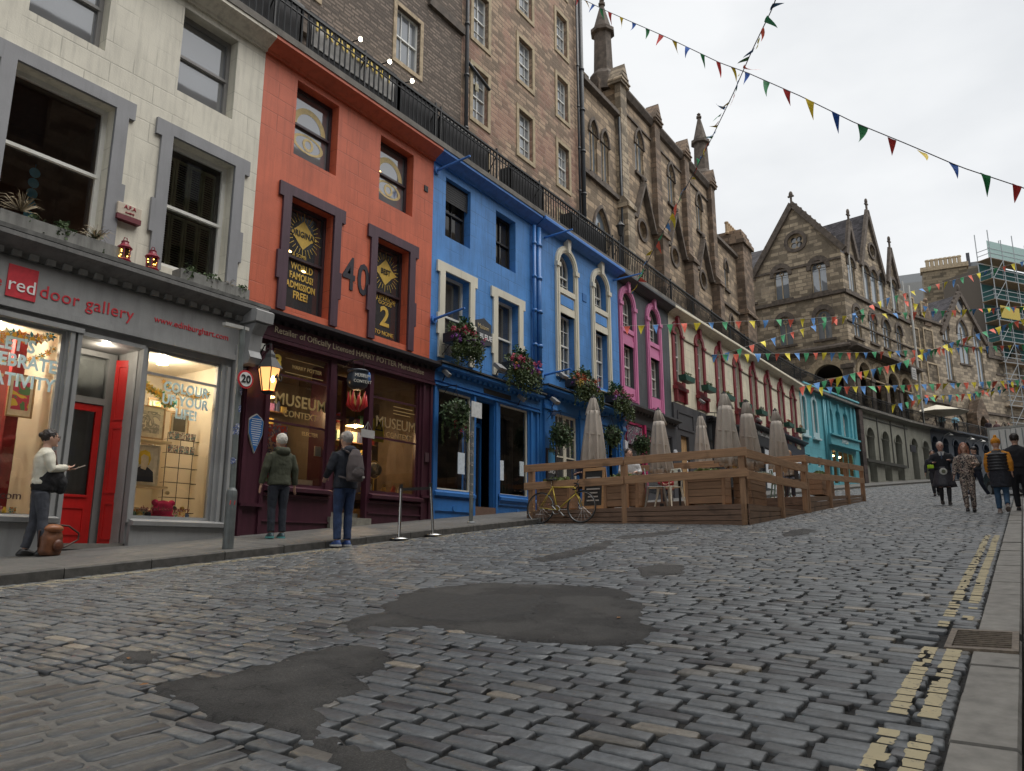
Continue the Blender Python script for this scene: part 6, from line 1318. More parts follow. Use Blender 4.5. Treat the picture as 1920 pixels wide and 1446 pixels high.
m = MB(); m.box(0, LW+.1, -.18, 0, 17.75, 18.0); m.box(0, LW, -.1, 0, 20.6-.3, 20.6-.15); m.mould(LW-7, LW+.2, [(0, 13.6), (-.3, 13.8), (-.45, 13.8), (-.45, 13.95), (0, 14.2)]); m.box(LA[0]-1.4, LA[0]-.4, -.14, 0, 12.2, 12.45); m.box(LW-.55, LW+.14, -.14, 0, 9.6, 12.3); m.box(LW-.65, LW+.24, -.24, 0, 12.3, 12.6); m.build('string_course', sooty, B)
m = MB(); sl_ = (ap[1]-20.6)/(ap[0]-le[0]+.1)
m.bar((le[0]-.3, -.1, 20.35), (ap[0], -.1, ap[1]+.15), .4, .3, (0, 1, 0)); m.bar((ap[0], -.1, ap[1]+.15), (LW+.3, -.1, 20.9), .4, .3, (0, 1, 0))
for s_, (ux, uz) in ((0, (le[0], 20.7)), (1, (LW, 21.1))):
    for k in range(1, 10): f_ = k/10; m.ell((ap[0]+(ux-ap[0])*f_, -.1, ap[1]+(uz-ap[1])*f_+.38), (.13, .12, .16), 6, 4)
m.tube([(ap[0], -.1, ap[1]), (ap[0], -.1, ap[1]+.7)], .09, 6); m.ell((ap[0], -.1, ap[1]+.9), (.16, .12, .28), 8, 6); m.box(ap[0]-.22, ap[0]+.22, -.16, -.04, ap[1]+.7, ap[1]+.82); m.build('gable_moulding', sooty, B)
kfix(B, before)
RWd = KR.len; WR = [kwin(1590.5, 1603, 485, 546, KR), kwin(1620, 1631, 500, 567, KR), kwin(1634, 1645.5, 508, 573, KR), kwin(1648.5, 1660, 515, 580, KR), kwin(1671, 1682, 527, 581, KR), kwin(1601, 1614, 577, 632, KR), kwin(1631, 1644, 589, 643, KR), kwin(1656, 1669, 601, 653, KR), kwin(1681, 1692, 612, 662, KR)]
AR = [kwin(1611, 1634, 682, 770, KR), kwin(1638, 1661, 690, 775, KR), kwin(1665.5, 1686, 702, 780, KR), kwin(1691, 1709.5, 711, 788, KR)]; AR = [(a, b_, 9.65, d) for a, b_, c, d in AR]
cr2 = KR.px(1633.6, 471); g1, g2, g3 = KR.px(1589, 420), KR.px(1623, 399), KR.px(1666, 469)
m = MB(); m.wall([(0, 9.5), (RWd, 9.5), (RWd, 20.4), (g3[0]+1.1, 20.4), (g3[0], g3[1]), (g3[0]-1.1, 20.4), (g2[0]+2.2, 20.4), (g2[0], g2[1]), (g2[0]-2.0, 20.6), (g1[0]+.9, 20.8), (g1[0]+.1, g1[1]), (g1[0]-.9, 20.8), (0, 20.8)], [arch(*w) for w in WR+AR]+[circ(cr2[0], cr2[1], .5)], 0, .35); m.build('wall', st_k, B)
for w in WR: gwin(B, *w, kind='round', tr=0 if w[2] > 17 else 1, fr_=.2, body=st_m)
for a in AR:
    MB().prism(arch(a[0]-.3, a[1]+.3, a[3]-(a[1]-a[0])/2, a[3]+.3, 'round', 14), -.1, 0, [arch(a[0], a[1], a[3]-(a[1]-a[0])/2-.1, a[3], 'round', 14)]).build('arch_moulding', st_m, B)
m = MB()
for u in [AR[0][0]-.2]+[(AR[i][1]+AR[i+1][0])/2 for i in range(3)]: m.box(u-.35, u+.35, -.16, 0, 11.75, 12.0); m.box(u-.28, u+.28, -.1, 0, 9.6, 11.75)
m.build('pier_moulding', sooty, B)
MB().prism(circ(cr2[0], cr2[1], .68), -.1, 0, [circ(cr2[0], cr2[1], .5)]).build('ring_mould', sooty, B); MB().poly(circ(cr2[0], cr2[1], .5), .3).build('pane', DG, B)
m = MB(); m.box(-.1, RWd, -.18, 0, 17.75, 18.0); m.mould(-.3, RWd-.1, [(0, 13.6), (-.5, 13.75), (-.7, 13.75), (-.7, 13.92), (0, 14.3)]); m.box(0, RWd, -.1, 0, 15.7, 15.8); m.build('string_course', sooty, B)
m = MB()
for g, hw, zb0 in ((g1, .9, 20.8), (g2, 2.1, 20.5), (g3, 1.1, 20.4)):
    for s_ in (-1, 1): m.bar((g[0]+s_*hw, -.1, zb0), (g[0], -.1, g[1]+.15), .35, .22, (0, 1, 0))
    for s_ in (-1, 1):
        for k in range(1, 8): f_ = k/8; m.ell((g[0]+s_*hw*f_, -.1, g[1]+(zb0-g[1])*f_+.28), (.1, .1, .13), 6, 4)
    m.tube([(g[0], -.1, g[1]), (g[0], -.1, g[1]+.75)], .08, 6); m.ell((g[0], -.1, g[1]+.9), (.14, .12, .25), 8, 6); m.box(g[0]-.2, g[0]+.2, -.18, -.02, g[1]+.62, g[1]+.72)
m.build('gable_moulding', sooty, B)
wp = plain((.5, .5, .47), .5)
for x, y0, y1 in ((1587, 475, 541), (1612, 488, 556), (1665, 519, 584), (1688, 528, 596)): a, b_ = KR.px(x, y0), KR.px(x+1.5, y1); MB().tube([(a[0], -.15, a[1]), (a[0], -.15, 18.0)], .06, 6).build('downpipe', wp, B)
a = KR.px(1699, 560); MB().tube([(RWd-.1, -.25, 21), (RWd-.1, -.25, 9.7)], .09, 6).build('downpipe', wp, B)
# roofs
m = MB(); c1 = KL.w(ap[0], 0, 0); cL = KL.w(le[0]-.3, 0, 0); cR = KL.w(LW, 0, 0); D_ = 10
m.v = [(c1[0], c1[1], ap[1]), (c1[0]+D_, c1[1]-1, ap[1]), (cL[0], cL[1], 20.5), (cL[0]+D_, cL[1], 20.5), (cR[0], cR[1]+.3, 20.9), (cR[0]+D_, cR[1]-1.6, 20.9), (cL[0], cL[1]+5, 20.5), (cL[0]+2, cL[1]+5, 24)]
m.f = [(0, 1, 3, 2), (0, 4, 5, 1)]
pg_ = KR.w(g2[0], 0, 0); m.add([(pg_[0], pg_[1], g2[1]-.1), (pg_[0]+1.3, pg_[1]+7, g2[1]-.1), (pg_[0]-2.1, pg_[1]+.5, 20.5), (pg_[0]-1, pg_[1]+7, 20.5), (pg_[0]+2.2, pg_[1]-.4, 20.5), (pg_[0]+3.5, pg_[1]+6, 20.5)], [(0, 2, 3, 1), (0, 1, 5, 4)])
m.add([(cR[0]+.3, cR[1]+.5, 20.8), (cR[0]+11.5, cR[1]-2.4, 20.4), (cR[0]+12, cR[1]+4, 23.6), (cR[0]+3, cR[1]+5, 23.6)], [(0, 1, 2, 3)])
for i, (x, y, z) in enumerate(m.v): dx, dy = x-KR.a[0], y-KR.a[1]; m.v[i] = (dx*KR.c+dy*KR.s, -dx*KR.s+dy*KR.c, z)
m.build('roof', slate, B)
m = MB(); m.v = [(x, y, z) for x, y, z in [(le[0]-.1, 0, 20.6), (le[0]-.1, 12, 20.6), (0, .2, 20.6), (0, 12, 20.6), (le[0]+1.5, 3, 23.6), (0, 3, 23.6)]]; m.f = [(0, 2, 5, 4)]; tol(m).build('lean_roof', slate, B)
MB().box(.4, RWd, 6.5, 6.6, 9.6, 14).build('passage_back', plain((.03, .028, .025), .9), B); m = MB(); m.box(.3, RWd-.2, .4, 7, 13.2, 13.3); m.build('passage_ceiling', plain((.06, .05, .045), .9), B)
MB().box(RWd-.3, RWd, .36, 7, 9.6, 20.4).build('end_wall', st_k, B)
o = thing('notice_board', 'small white lettered board projecting from the arcade hood', 'sign', KR, (8.9, -.8, 12.7)); MB().box(8.6, 9.4, -.9, -.82, 12.7, 13.6).build('board', plain((.5, .5, .48)), o)
for k in range(4): MB().box(8.7, 9.3, -.91, -.9, 12.85+k*.17, 12.93+k*.17).build('line_print', plain((.2, .2, .2)), o)

# ---- further buildings on the curve
def far_building(label, a, b_, z1, holes_px, mat, cat='building', kind='rect', gable=None, name='building', fr_w=.12):
    f_ = Fr(a, b_); bb = thing(name, label, cat, f_, (0, 0, 9.6)); hs = [kwin(*h, f_) for h in holes_px]; L1 = f_.len
    pts = [(0, 9.5), (L1, 9.5), (L1, z1)]+([gable] if gable else [])+[(0, z1)]
    m = MB(); m.wall(pts, [arch(*h, kind) for h in hs], 0, .35); m.add([(0, 0, 9.5), (0, 0, z1), (0, 8, z1), (0, 8, 9.5)], [(0, 1, 2, 3)]); m.add([(L1, 0, 9.5), (L1, 0, z1), (L1, 8, z1), (L1, 8, 9.5)], [(3, 2, 1, 0)]); m.build('wall', mat, bb)
    return bb, f_, hs
dirv = lambda a, k, d: (a[0]+k*cos(radians(d)), a[1]+k*sin(radians(d)))
fa = (67.8, 10.4); fb = dirv(fa, 14.6, -22)
B, f_, hs = far_building('four-storey stone house between the corner building and the far gable', fa, fb, 21.0, [(1706, 1722, 616, 650), (1733, 1748, 620, 653), (1709, 1727, 676, 712), (1741, 1758, 684, 717), (1706, 1712, 560, 585), (1728, 1738, 570, 590)], st_l)
for h in hs: sill_frame(B, *h, st_m, .16, .06); sash(B, *h, y=.15, cols=2, rows=(2, 2), fw=.07, glassm=TG)
m = MB(); m.mould(0, f_.len, [(0, 20.8), (-.25, 20.9), (-.25, 21.1), (0, 21.2)]); m.box(0, f_.len, -.2, 0, 13.2, 13.5); m.build('cornice', sooty, B)
MB().add([(0, 0, 21.1), (f_.len, 0, 21.1), (f_.len, 5, 25), (0, 5, 25)], [(0, 1, 2, 3)]).build('roof', slate, B)
for u in (9.3, 12.2):
    m = MB(); m.prism([(u-.6, 20.5), (u+.6, 20.5), (u+.6, 22.0), (u, 22.9), (u-.6, 22.0)], -.1, 2); m.ell((u, -.05, 23.0), (.2, .2, .25)); m.build('dormer', st_d, B)
for c, hw in ((9.6, 1.0), (12.4, 1.1)): gwin(B, c-hw*.7, c+hw*.7, 10.0, 12.3, 'round', tr=1)
ga = fb; gb = dirv(ga, 7.2, -27); 
B, f_, hs = far_building('gothic church front with a steep gable and three tall windows', ga, gb, 20.3, [(1771, 1783, 600, 712), (1797, 1815, 601, 682), (1829, 1842, 614, 725)], st_l, 'church', 'point', gable=(3.5, 24.6), name='church')
for h in hs: gwin(B, *h, tr=1, fr_=.2)
gc = f_.px(1798, 572); MB().prism(circ(gc[0], gc[1], .85), -.1, .02, [circ(gc[0], gc[1], .62)]).build('ring_mould', st_m, B); MB().disc(gc[0], gc[1], .62, -.02, .05).build('round_window', DG, B)
m = MB()
for s_ in (-1, 1): m.bar((3.5+s_*3.7, -.1, 20.1), (3.5, -.1, 24.8), .4, .3, (0, 1, 0)); [m.ell((3.5+s_*3.6*k/9, -.1, 24.8-4.5*k/9+.35), (.16, .12, .2), 6, 4) for k in range(1, 9)]
m.ell((3.5, -.1, 25.3), (.2, .15, .4)); m.box(0, 7.2, -.15, 0, 19.4, 19.55); m.box(0, 7.2, -.2, 0, 12.9, 13.1); m.build('gable_moulding', sooty, B)
MB().add([(-.1, .1, 20.3), (3.5, .1, 24.6), (3.5, 8, 24.6), (-.1, 8, 20.3), (7.3, .1, 20.3), (7.3, 8, 20.3)], [(0, 1, 2, 3), (1, 4, 5, 2)]).build('roof', slate, B)
m = MB(); m.prism([(2.4, 9.6), (4.4, 9.6), (4.4, 12.6), (3.4, 14.4), (2.4, 12.6)], -1.0, -.1, [arch(2.75, 4.05, 9.61, 12.4, 'point')]); m.build('porch', st_d, B); MB().poly(arch(2.75, 4.05, 9.6, 12.4, 'point'), -.12).build('porch_opening', plain((.02, .018, .016), .9), B)
for c in (1.2, 5.7): gwin(B, c-.55, c+.55, 10.2, 12.4, 'point', tr=1)
ha = gb; hb = dirv(ha, 12, -27)
B, f_, hs = far_building('lower stone wing right of the gothic gable, running behind the scaffold', ha, hb, 18.9, [(1866, 1880, 655, 702), (1905, 1915, 660, 705)], st_l, kind='round')
for h in hs: gwin(B, *h, 'round', tr=1)
m = MB(); m.box(0, f_.len, -.2, 0, 18.7, 19.0); m.box(0, f_.len, -.2, 0, 12.9, 13.1); m.box(.3, 1.2, -.1, 1, 18.9, 20.4); m.build('cornice', sooty, B)
for c in (1.4, 3.6): gwin(B, c-.5, c+.5, 10.0, 12.2, 'point', tr=1)
# skyline behind
def slab(name, label, cat, a, b_, x0, x1, ytop, zbot, mat, depth=5, extra=None):
    f_ = Fr(a, b_); u0 = f_.px(x0, ytop)[0]; u1 = f_.px(x1, ytop)[0]; z = f_.px((x0+x1)/2, ytop)[1]; o = thing(name, label, cat, f_, (u0, 0, zbot)); MB().box(u0, u1, 0, depth, zbot, z).build('wall', mat, o); return o, f_, u0, u1, z
o, f_, u0, u1, z = slab('chimney_stack', 'broad stone chimney gable with a row of eight pots on the skyline', 'chimney', (95, 12), (96.5, -2), 1728, 1812, 497, 14, stone((.30, .24, .16), (.24, .19, .13), (.17, .14, .1), .6, .28))
MB().box(u0-.2, u1+.2, -.2, 1.2, z-.5, z).build('cap', st_m, o)
for k in range(8): u = u0+.6+(u1-u0-1.2)*k/7; MB().lathe(u, .5, [(.2, z), (.2, z+.8), (.26, z+.85), (.24, z+1.0)], 10).build('chimney_pot', plain((.45, .36, .24), .8), o)
slab('building', 'plain buff stone gable wall behind the church gable, next to the scaffold', 'building', (104, 12), (106, -14), 1790, 1885, 497, 14, stone((.26, .225, .17), (.22, .19, .145), (.18, .155, .12), 1.2, .35), 5)
o, f_, u0, u1, z = slab('building', 'pale grey flat-roofed building far left of the chimney row', 'building', (112, 30), (116, 0), 1655, 1760, 530, 14, plain((.28, .28, .27), .8)); MB().box(u0, u1, .0, .05, z, z+1.2).build('roof_rail', plain((.3, .31, .32), .5, .3), o)
o, f_, u0, u1, z = slab('building', 'flat glass and slate roofline right of the chimney row', 'building', (112, 12), (114, -10), 1812, 1880, 488, 14, plain((.2, .21, .22), .7)); MB().box(u0, u0+.4, -.2, 0, z-2, z+1.3).build('fin', plain((.06, .06, .07)), o)
# scaffold tower
SF = Fr((89.5, .2), (93.5, -2.4)); o = thing('scaffold', 'scaffolding tower with green netting over the building at the right edge', 'scaffold', SF, (0, 0, 9.6))
tz = SF.px(1900, 492)[1]; m = MB(); nn = 9
L1 = 7.5
for u in (0, 1.9, 3.8, 5.7, 7.5):
    for y in (0, 1.4): m.tube([(u, y, 9.6), (u, y, tz+(2.2 if int(u*10) % 2 else 3.0))], .05, 5)
lv = [9.6+(tz-9.6)*k/nn for k in range(nn+1)]
for z in lv[1:]:
    for dz in (0, .5, 1.0): m.tube([(-.3, 0, z+dz), (L1+.3, 0, z+dz)], .04, 4); m.tube([(0, 0, z+dz), (0, 1.4, z+dz)], .04, 4)
for k in range(nn): m.tube([(0, -.05, lv[k]), (1.9, -.05, lv[k+1])], .035, 4)
m.build('poles', GALV, o); m = MB()
for z in lv[1:]: m.box(-.2, L1+.2, 0, 1.4, z-.08, z-.02)
m.build('boards', wood((.3, .22, .14)), o)
nett = plain((.02, .10, .10), .8); m = MB()
for k in range(nn): m.box(.1, L1-.1, 1.42, 1.5, lv[k]+.1, lv[k+1]-.2)
m.build('netting', nett, o); MB().box(.3, 3.2, -.1, -.08, lv[6]+.2, lv[6]+1.5).build('banner', plain((.45, .33, .04)), o)
MB().box(-.3, L1, .0, .02, tz, tz+1.8).build('top_netting', plain((.3, .42, .4), .8), o)
MB().box(.5, L1, 1.6, 6, 9.6, tz-.5).build('core', plain((.12, .1, .08), .9), o)
# ---------------------------------------------------------------- timber parklets
AW = Fr((0, 0), (1, 0)); pw = wood((.36, .215, .12), .75, .4, axis=1); pwx = wood((.36, .215, .12), .75, .4, axis=0); pwz = wood((.31, .185, .105), .75, .4, axis=2); pwd = wood((.17, .105, .07), .7, .4, axis=1); pwdx = wood((.21, .135, .088), .7, .4, axis=0)
D1 = thing('deck', 'timber parklet with plank skirt and two-bar rail, the one the yellow bicycle leans on', 'timber deck', AW, (14.8, 4.42, .47)); FL = .88
MB().box(14.86, 19.5, 4.48, 9.3, FL-.06, FL).build('floor', pwx, D1)
def planks(parent, fr_, u0, u1, zb0, zb1, zt0, zt1, n_, mat, name='skirt', y=0):
    m = MB()
    for k in range(n_):
        f0, f1 = k/n_, (k+1)/n_; g = .006
        a0, a1 = zb0+(zt0-zb0)*f0+g, zb0+(zt0-zb0)*f1-g; b0, b1 = zb1+(zt1-zb1)*f0+g, zb1+(zt1-zb1)*f1-g
        m.add([(u0, y, a0), (u1, y, b0), (u1, y, b1), (u0, y, a1), (u0, y+.03, a0), (u1, y+.03, b0), (u1, y+.03, b1), (u0, y+.03, a1)], [(0, 1, 2, 3), (0, 4, 5, 1), (3, 2, 6, 7), (0, 3, 7, 4), (1, 5, 6, 2)])
    for i, (x, y_, z) in enumerate(m.v): a, b_, c = fr_.w(x, y_, z); m.v[i] = (a, b_, c)
    return m.build(name, mat, parent)
KD = Fr((14.8, 9.4), (14.8, 4.4)); KE = Fr((14.8, 4.42), (27.6, 4.42+.0))
planks(D1, KD, 0, 5.0, road_z(14.8, 9)-.05, road_z(14.8, 4.4)-.02, FL, FL, 4, pwd); planks(D1, KE, 0, 4.7, road_z(14.8, 4.4)-.02, road_z(19.5, 4.4)-.02, FL, FL+.06, 3, pwdx)
def wbox(parent, name, mat, a, b_, w, h, up=(0, 0, 1)): return MB().bar(a, b_, w, h, up).build(name, mat, parent, bev=.004)
for (t0, t1) in ((9.45, 6.98), (6.95, 4.38)):
    for z in (1.82, 1.42): wbox(D1, 'rail', pw, (14.78, t0, z+.01*(9.4-t0)), (14.78, t1, z+.01*(9.4-t1)), .045, .165)
for t_ in (9.3, 7.0, 4.5): wbox(D1, 'post', pwz, (14.86, t_, road_z(14.8, t_)), (14.86, t_, 1.88), .12, .12, (1, 0, 0))
for z in (1.83, 1.42): wbox(D1, 'rail', pwx, (14.76, 4.38, z), (19.5, 4.38, z+.10), .045, .165)
for s_ in (17.2, 19.42): wbox(D1, 'post', pwz, (s_, 4.42, road_z(s_, 4.4)), (s_, 4.42, 1.93), .12, .12, (1, 0, 0))
D2 = thing('deck', 'second higher timber parklet further up the street, its rail climbing with the road', 'timber deck', AW, (19.6, 4.42, .9)); F2 = 1.28
m = MB(); m.v = [(19.56, 4.46, F2), (27.5, 4.46, F2+.5), (27.5, 9.0, F2+.5), (19.56, 9.0, F2)]; m.v += [(a, b_, c-.06) for a, b_, c in m.v]; m.f = [(0, 1, 2, 3), (0, 4, 5, 1), (0, 3, 7, 4)]; m.build('floor', pwx, D2)
planks(D2, KE, 4.8, 12.7, road_z(19.6, 4.4)-.02, road_z(27.5, 4.4)-.02, F2, F2+.5, 3, pwdx)
planks(D2, Fr((19.54, 9), (19.54, 4.4)), 0, 4.6, FL, FL, F2, F2, 2, pwd)
for z in (2.18, 1.78): wbox(D2, 'rail', pwx, (19.5, 4.38, z), (27.55, 4.38, z+.46), .045, .165)
wbox(D2, 'rail', pw, (19.53, 8.8, 2.2), (19.53, 4.36, 2.2), .045, .165)
for s_ in (19.62, 22.2, 24.8, 27.45): wbox(D2, 'post', pwz, (s_, 4.42, road_z(s_, 4.4)), (s_, 4.42, 2.24+.058*(s_-19.6)), .12, .12, (1, 0, 0))
plw = wood((.26, .16, .095), .75, .35, axis=1); grs = leafy((.06, .09, .02), (.2, .26, .09))
def planterbox(s, t0, t1, z, label, h=.62, axis=1):
    o = thing('planter', label, 'planter', AW, (s, (t0+t1)/2, z), 'wooden planters on the decks')
    m = MB(); n_ = 4; a, b_ = (t1, t0) if t1 < t0 else (t0, t1)
    for k in range(n_):
        z0, z1 = z+.04+(h-.04)*k/n_+.005, z+.04+(h-.04)*(k+1)/n_-.005
        if axis: m.box(s-.18, s+.18, a, b_, z0, z1)
        else: m.box(a, b_, s-.18, s+.18, z0, z1)
    m.build('box', plw if axis else wood((.26, .16, .095), .75, .35, axis=0), o)
    m = MB(); cx, cy, rx, ry = (s, (a+b_)/2, .15, (b_-a)/2*.95) if axis else ((a+b_)/2, s, (b_-a)/2*.95, .15); m.leaves((cx, cy, z+h+.05), (rx, ry, .1), 260, .1); m.build('foliage', grs, o)
    for d_ in (a+.04, b_-.04):
        if axis: MB().box(s-.2, s+.2, d_-.03, d_+.03, z, z+h+.01).build('post', pwz, o)
KF = Fr((15.3, 12), (15.3, 2)); tx = lambda px: 12-KF.px(px, 900)[0]
planterbox(15.25, tx(1016), tx(1078), FL, 'wooden planter behind the bicycle, nearest the shops'); planterbox(15.25, tx(1140), tx(1205), FL, 'wooden planter in the middle of the near deck rail'); planterbox(15.25, tx(1291), tx(1366), FL, 'wooden planter with grasses left of the deck corner post')
planterbox(4.85, 15.9, 17.0, FL, 'wooden planter just behind the deck corner facing the road', axis=0); planterbox(4.85, 22.6, 24.2, F2+.2, 'planter inside the further deck beside its rail', axis=0)
# parasols
pf = cloth((.43, .385, .335), 3, .12, 60)
def parasol(px, ytop, t_, label, L_=1.62, base=None, skew=0, wd=1.0, seed=1):
    r = ray(px, ytop); k = t_/r[1]; s_ = r[0]*k; zt = r[2]*k; rr_ = random.Random(seed)
    o = thing('parasol', label, 'parasol', AW, (s_, t_, base), 'folded taupe parasols on the decks')
    MB().tube([(s_, t_, base), (s_, t_, zt-.02)], .028, 8).build('pole', wood((.14, .08, .05), axis=2), o); MB().lathe(s_, t_, [(.3, base), (.3, base+.06), (.06, base+.08), (.05, base+.3)], 16).build('base', IRON, o)
    def canopy(z1, z0, r1, r0, n_=8, hem=.05, name='canopy'):
        m = MB(); N = 64; rows = 12; ph = [rr_.uniform(-.15, .15) for _ in range(n_+1)]
        for j in range(rows+1):
            f = j/rows; base_r = r1+(r0-r1)*f**.8; dep = (.14+.44*f)
            for i in range(N):
                a = 2*pi*i/N; q = (i*n_/N) % 1; kf = abs(q-.5)*2; fold = 1-dep*(1-kf**1.6)*1.0; sw = .35*f*sin(a*2+ph[int(i*n_/N)]*6)
                rr2 = base_r*fold*(1+.10*sin(a*3+seed)*f); a2 = a+.28*f*(q-.5)+sw*.05
                m.v.append((s_+skew*f*f+rr2*cos(a2), t_+rr2*sin(a2), z1+(z0-z1)*f+(hem*(1-kf)*(1 if f > .9 else 0))+.03*sin(a*2+seed)*f))
        for j in range(rows):
            for i in range(N): m.f.append((j*N+i, j*N+(i+1) % N, (j+1)*N+(i+1) % N, (j+1)*N+i))
        q_ = m.build(name, pf, o, smooth=True); md = q_.modifiers.new('s', 'SOLIDIFY'); md.thickness = .008; return q_
    canopy(zt-.34, zt-L_, .135*wd, .32*wd); canopy(zt-.03, zt-.42, .055, .18*wd, name='flounce'); MB().lathe(s_, t_, [(.07, zt-.05), (.06, zt-.01), (.03, zt), (.02, zt+.04)], 12).build('cap', BLACK, o)
    MB().tube([(s_+skew*.2+.19*wd*cos(a), t_+.19*wd*sin(a), zt-L_*.55+.03*sin(a)) for a in [2*pi*k/20 for k in range(21)]], .012, 5).build('strap', pf, o); canopy(zt-L_+.12, zt-L_-.08, .18*wd, .2*wd, name='inner_folds')
parasol(1112, 744, 8.2, 'folded parasol nearest the blue shop, first on the left', 1.62, FL, seed=1); parasol(1234, 767, 7.8, 'folded parasol in front of the pink windows', 1.7, FL, .12, 1.05, 2); parasol(1313, 778, 7.9, 'slim folded parasol in front of the black board sign', 1.6, F2, 0, .95, 3)
parasol(1357, 736, 5.75, 'largest folded parasol above the deck planter with grasses', 1.7, FL, .05, 1.1, 4); parasol(1398, 752, 5.55, 'folded parasol immediately right of the largest one', 1.65, FL, .12, 1.0, 5); parasol(1453, 768, 5.6, 'last folded parasol on the right, over the further deck', 1.65, F2, .12, 1.0, 6)
# cafe furniture
def chair(s, t, z, ang, mat, label, legm=None):
    f_ = Fr((s, t), ang=ang); o = thing('chair', label, 'chair', f_, (0, 0, z), 'metal cafe chairs on the decks')
    MB().box(-.19, .19, -.19, .19, z+.43, z+.455).build('seat', mat, o, bev=.01); legm = legm or mat
    for a in (-1, 1):
        for b_ in (-1, 1): MB().tube([(a*.17, b_*.17, z+.43), (a*.19, b_*.19, z+.25), (a*.24, b_*.24, z)], [.03, .022, .014], 6).build('leg', legm, o)
    m = MB(); m.tube([(-.17, .17, z+.44), (-.18, .21, z+.7), (-.12, .23, z+.84), (.12, .23, z+.84), (.18, .21, z+.7), (.17, .17, z+.44)], .013, 6); m.box(-.05, .05, .2, .215, z+.45, z+.83); m.build('backrest', mat, o)
cw2 = plain((.62, .6, .5), .35); gw2 = plain((.30, .31, .30), .35, .6); gr2 = plain((.12, .2, .15), .5)
chair(15.6, tx(1245), FL, -1.9, cw2, 'cream metal chair behind the near deck rail'); chair(15.5, tx(1222), FL, .4, gw2, 'grey metal chair just left of the cream one'); chair(16.8, tx(1330)+.5, FL, 2.2, gr2, 'green metal chair between planter and parasols'); chair(16.6, 5.3, FL, 1.0, plain((.03, .03, .035), .5), 'black chair near the deck corner post'); chair(21.0, 5.0, F2+.1, 2.0, plain((.04, .035, .035), .5), 'dark chair on the further deck by its rail'); chair(23.3, 6.0, F2+.2, .5, gr2, 'green chair on the further deck under the last parasol')
def table(s, t, z, mat, label, r=.35):
    o = thing('table', label, 'table', AW, (s, t, z), 'cafe tables on the decks'); MB().box(s-r, s+r, t-r, t+r, z+.72, z+.75).build('tabletop', mat, o, bev=.008); m = MB(); m.tube([(s, t, z), (s, t, z+.72)], .025, 6); m.build('leg', IRON, o); MB().lathe(s, t, [(.2, z), (.2, z+.02), (.03, z+.05)], 12).build('base', IRON, o)
table(16.0, tx(1225)-.3, FL, plain((.35, .42, .42), .3), 'pale steel table beside the cream chair'); table(15.9, 5.1, FL, plain((.3, .4, .33), .3), 'pale green table at the deck corner'); table(20.9, 6.0, F2, plain((.3, .38, .32), .3), 'green topped table on the further deck'); table(16.4, 8.3, FL, plain((.4, .4, .38), .3), 'white table behind the chalk board', .3)
o = thing('chalk_board', 'chalk A-board with handwritten lines standing on the near deck', 'chalkboard', KF, (KF.px(1116, 935, .25)[0], .25, FL)); c = KF.px(1116, 935, .25)[0]
for s_, nm2 in ((0, 'front_leaf'), (1, 'rear_leaf')):
    m = MB(); m.prism(arch(c-.27, c+.27, FL, FL+.95, 'rect'), 0, .03, [arch(c-.22, c+.22, FL+.1, FL+.88, 'rect')]); m.v = [(x, .1+s_*.3+y-(z-FL)*(.16 if s_ else -.12)*1, z) for x, y, z in m.v]; q = m.build(nm2, wood((.42, .25, .12)), o)
    m = MB().poly(arch(c-.22, c+.22, FL+.1, FL+.88, 'rect'), .015); m.v = [(x, .1+s_*.3+y-(z-FL)*(.16 if s_ else -.12), z) for x, y, z in m.v]; m.build('slate', plain((.025, .028, .03), .7), q)
m = MB(); 
for k in range(7): z = FL+.2+k*.085; w_ = R(.1, .19); m.box(c-w_, c+w_, .1+.12*(z-FL)+.0, .104+.12*(z-FL)+.005, z, z+.03)
m.build('chalk_writing', plain((.5, .5, .48)), o)
# ---------------------------------------------------------------- bicycle
pa, pb = (14.62, 9.3), (14.62, 7.9)
bf = Fr((14.58, 9.28), (14.62, 8.28)); bz = road_z(14.6, 8.9)+.012
BK = thing('bicycle', 'yellow road bicycle with drop handlebars leaning on the timber deck', 'bicycle', bf, (0, 0, bz)); R_ = .335; yl = plain((.50, .38, .06), .35, .3); rb = plain((.015, .015, .015), .7)
def by(z): return .12*(z)            # lean
def bp(x, z, y=0): return (x, y+by(z), bz+z)
W0, W1 = .0+.35, 1.34; W1 = .35+1.0; z0 = R_
fork, head0, head1, bb_, seat0, seat1, rear = (W1, z0), (W1-.14, .62), (W1-.18, .76), (.35+.42, .28), (.35+.27, .80), (.35+.25, .9), (W0, z0)
m = MB()
for a, b_, r_ in ((head1, (.61, .78), .014), (head0, bb_, .016), (bb_, seat0, .015), (head0, head1, .019)): m.tube([bp(*a), bp(*b_)], r_, 8)
for d_ in (-.03, .03): m.tube([bp(bb_[0], bb_[1], d_*.6), bp(*rear, d_*1.5)], .009, 6); m.tube([bp(seat0[0], seat0[1]-.03, d_*.4), bp(*rear, d_*1.5)], .008, 6); m.tube([bp(head0[0], head0[1], d_*.6), bp(W1-.05, .5, d_*1.3), bp(*fork, d_*1.5)], .011, 6)
m.build('frame', yl, BK, smooth=True)
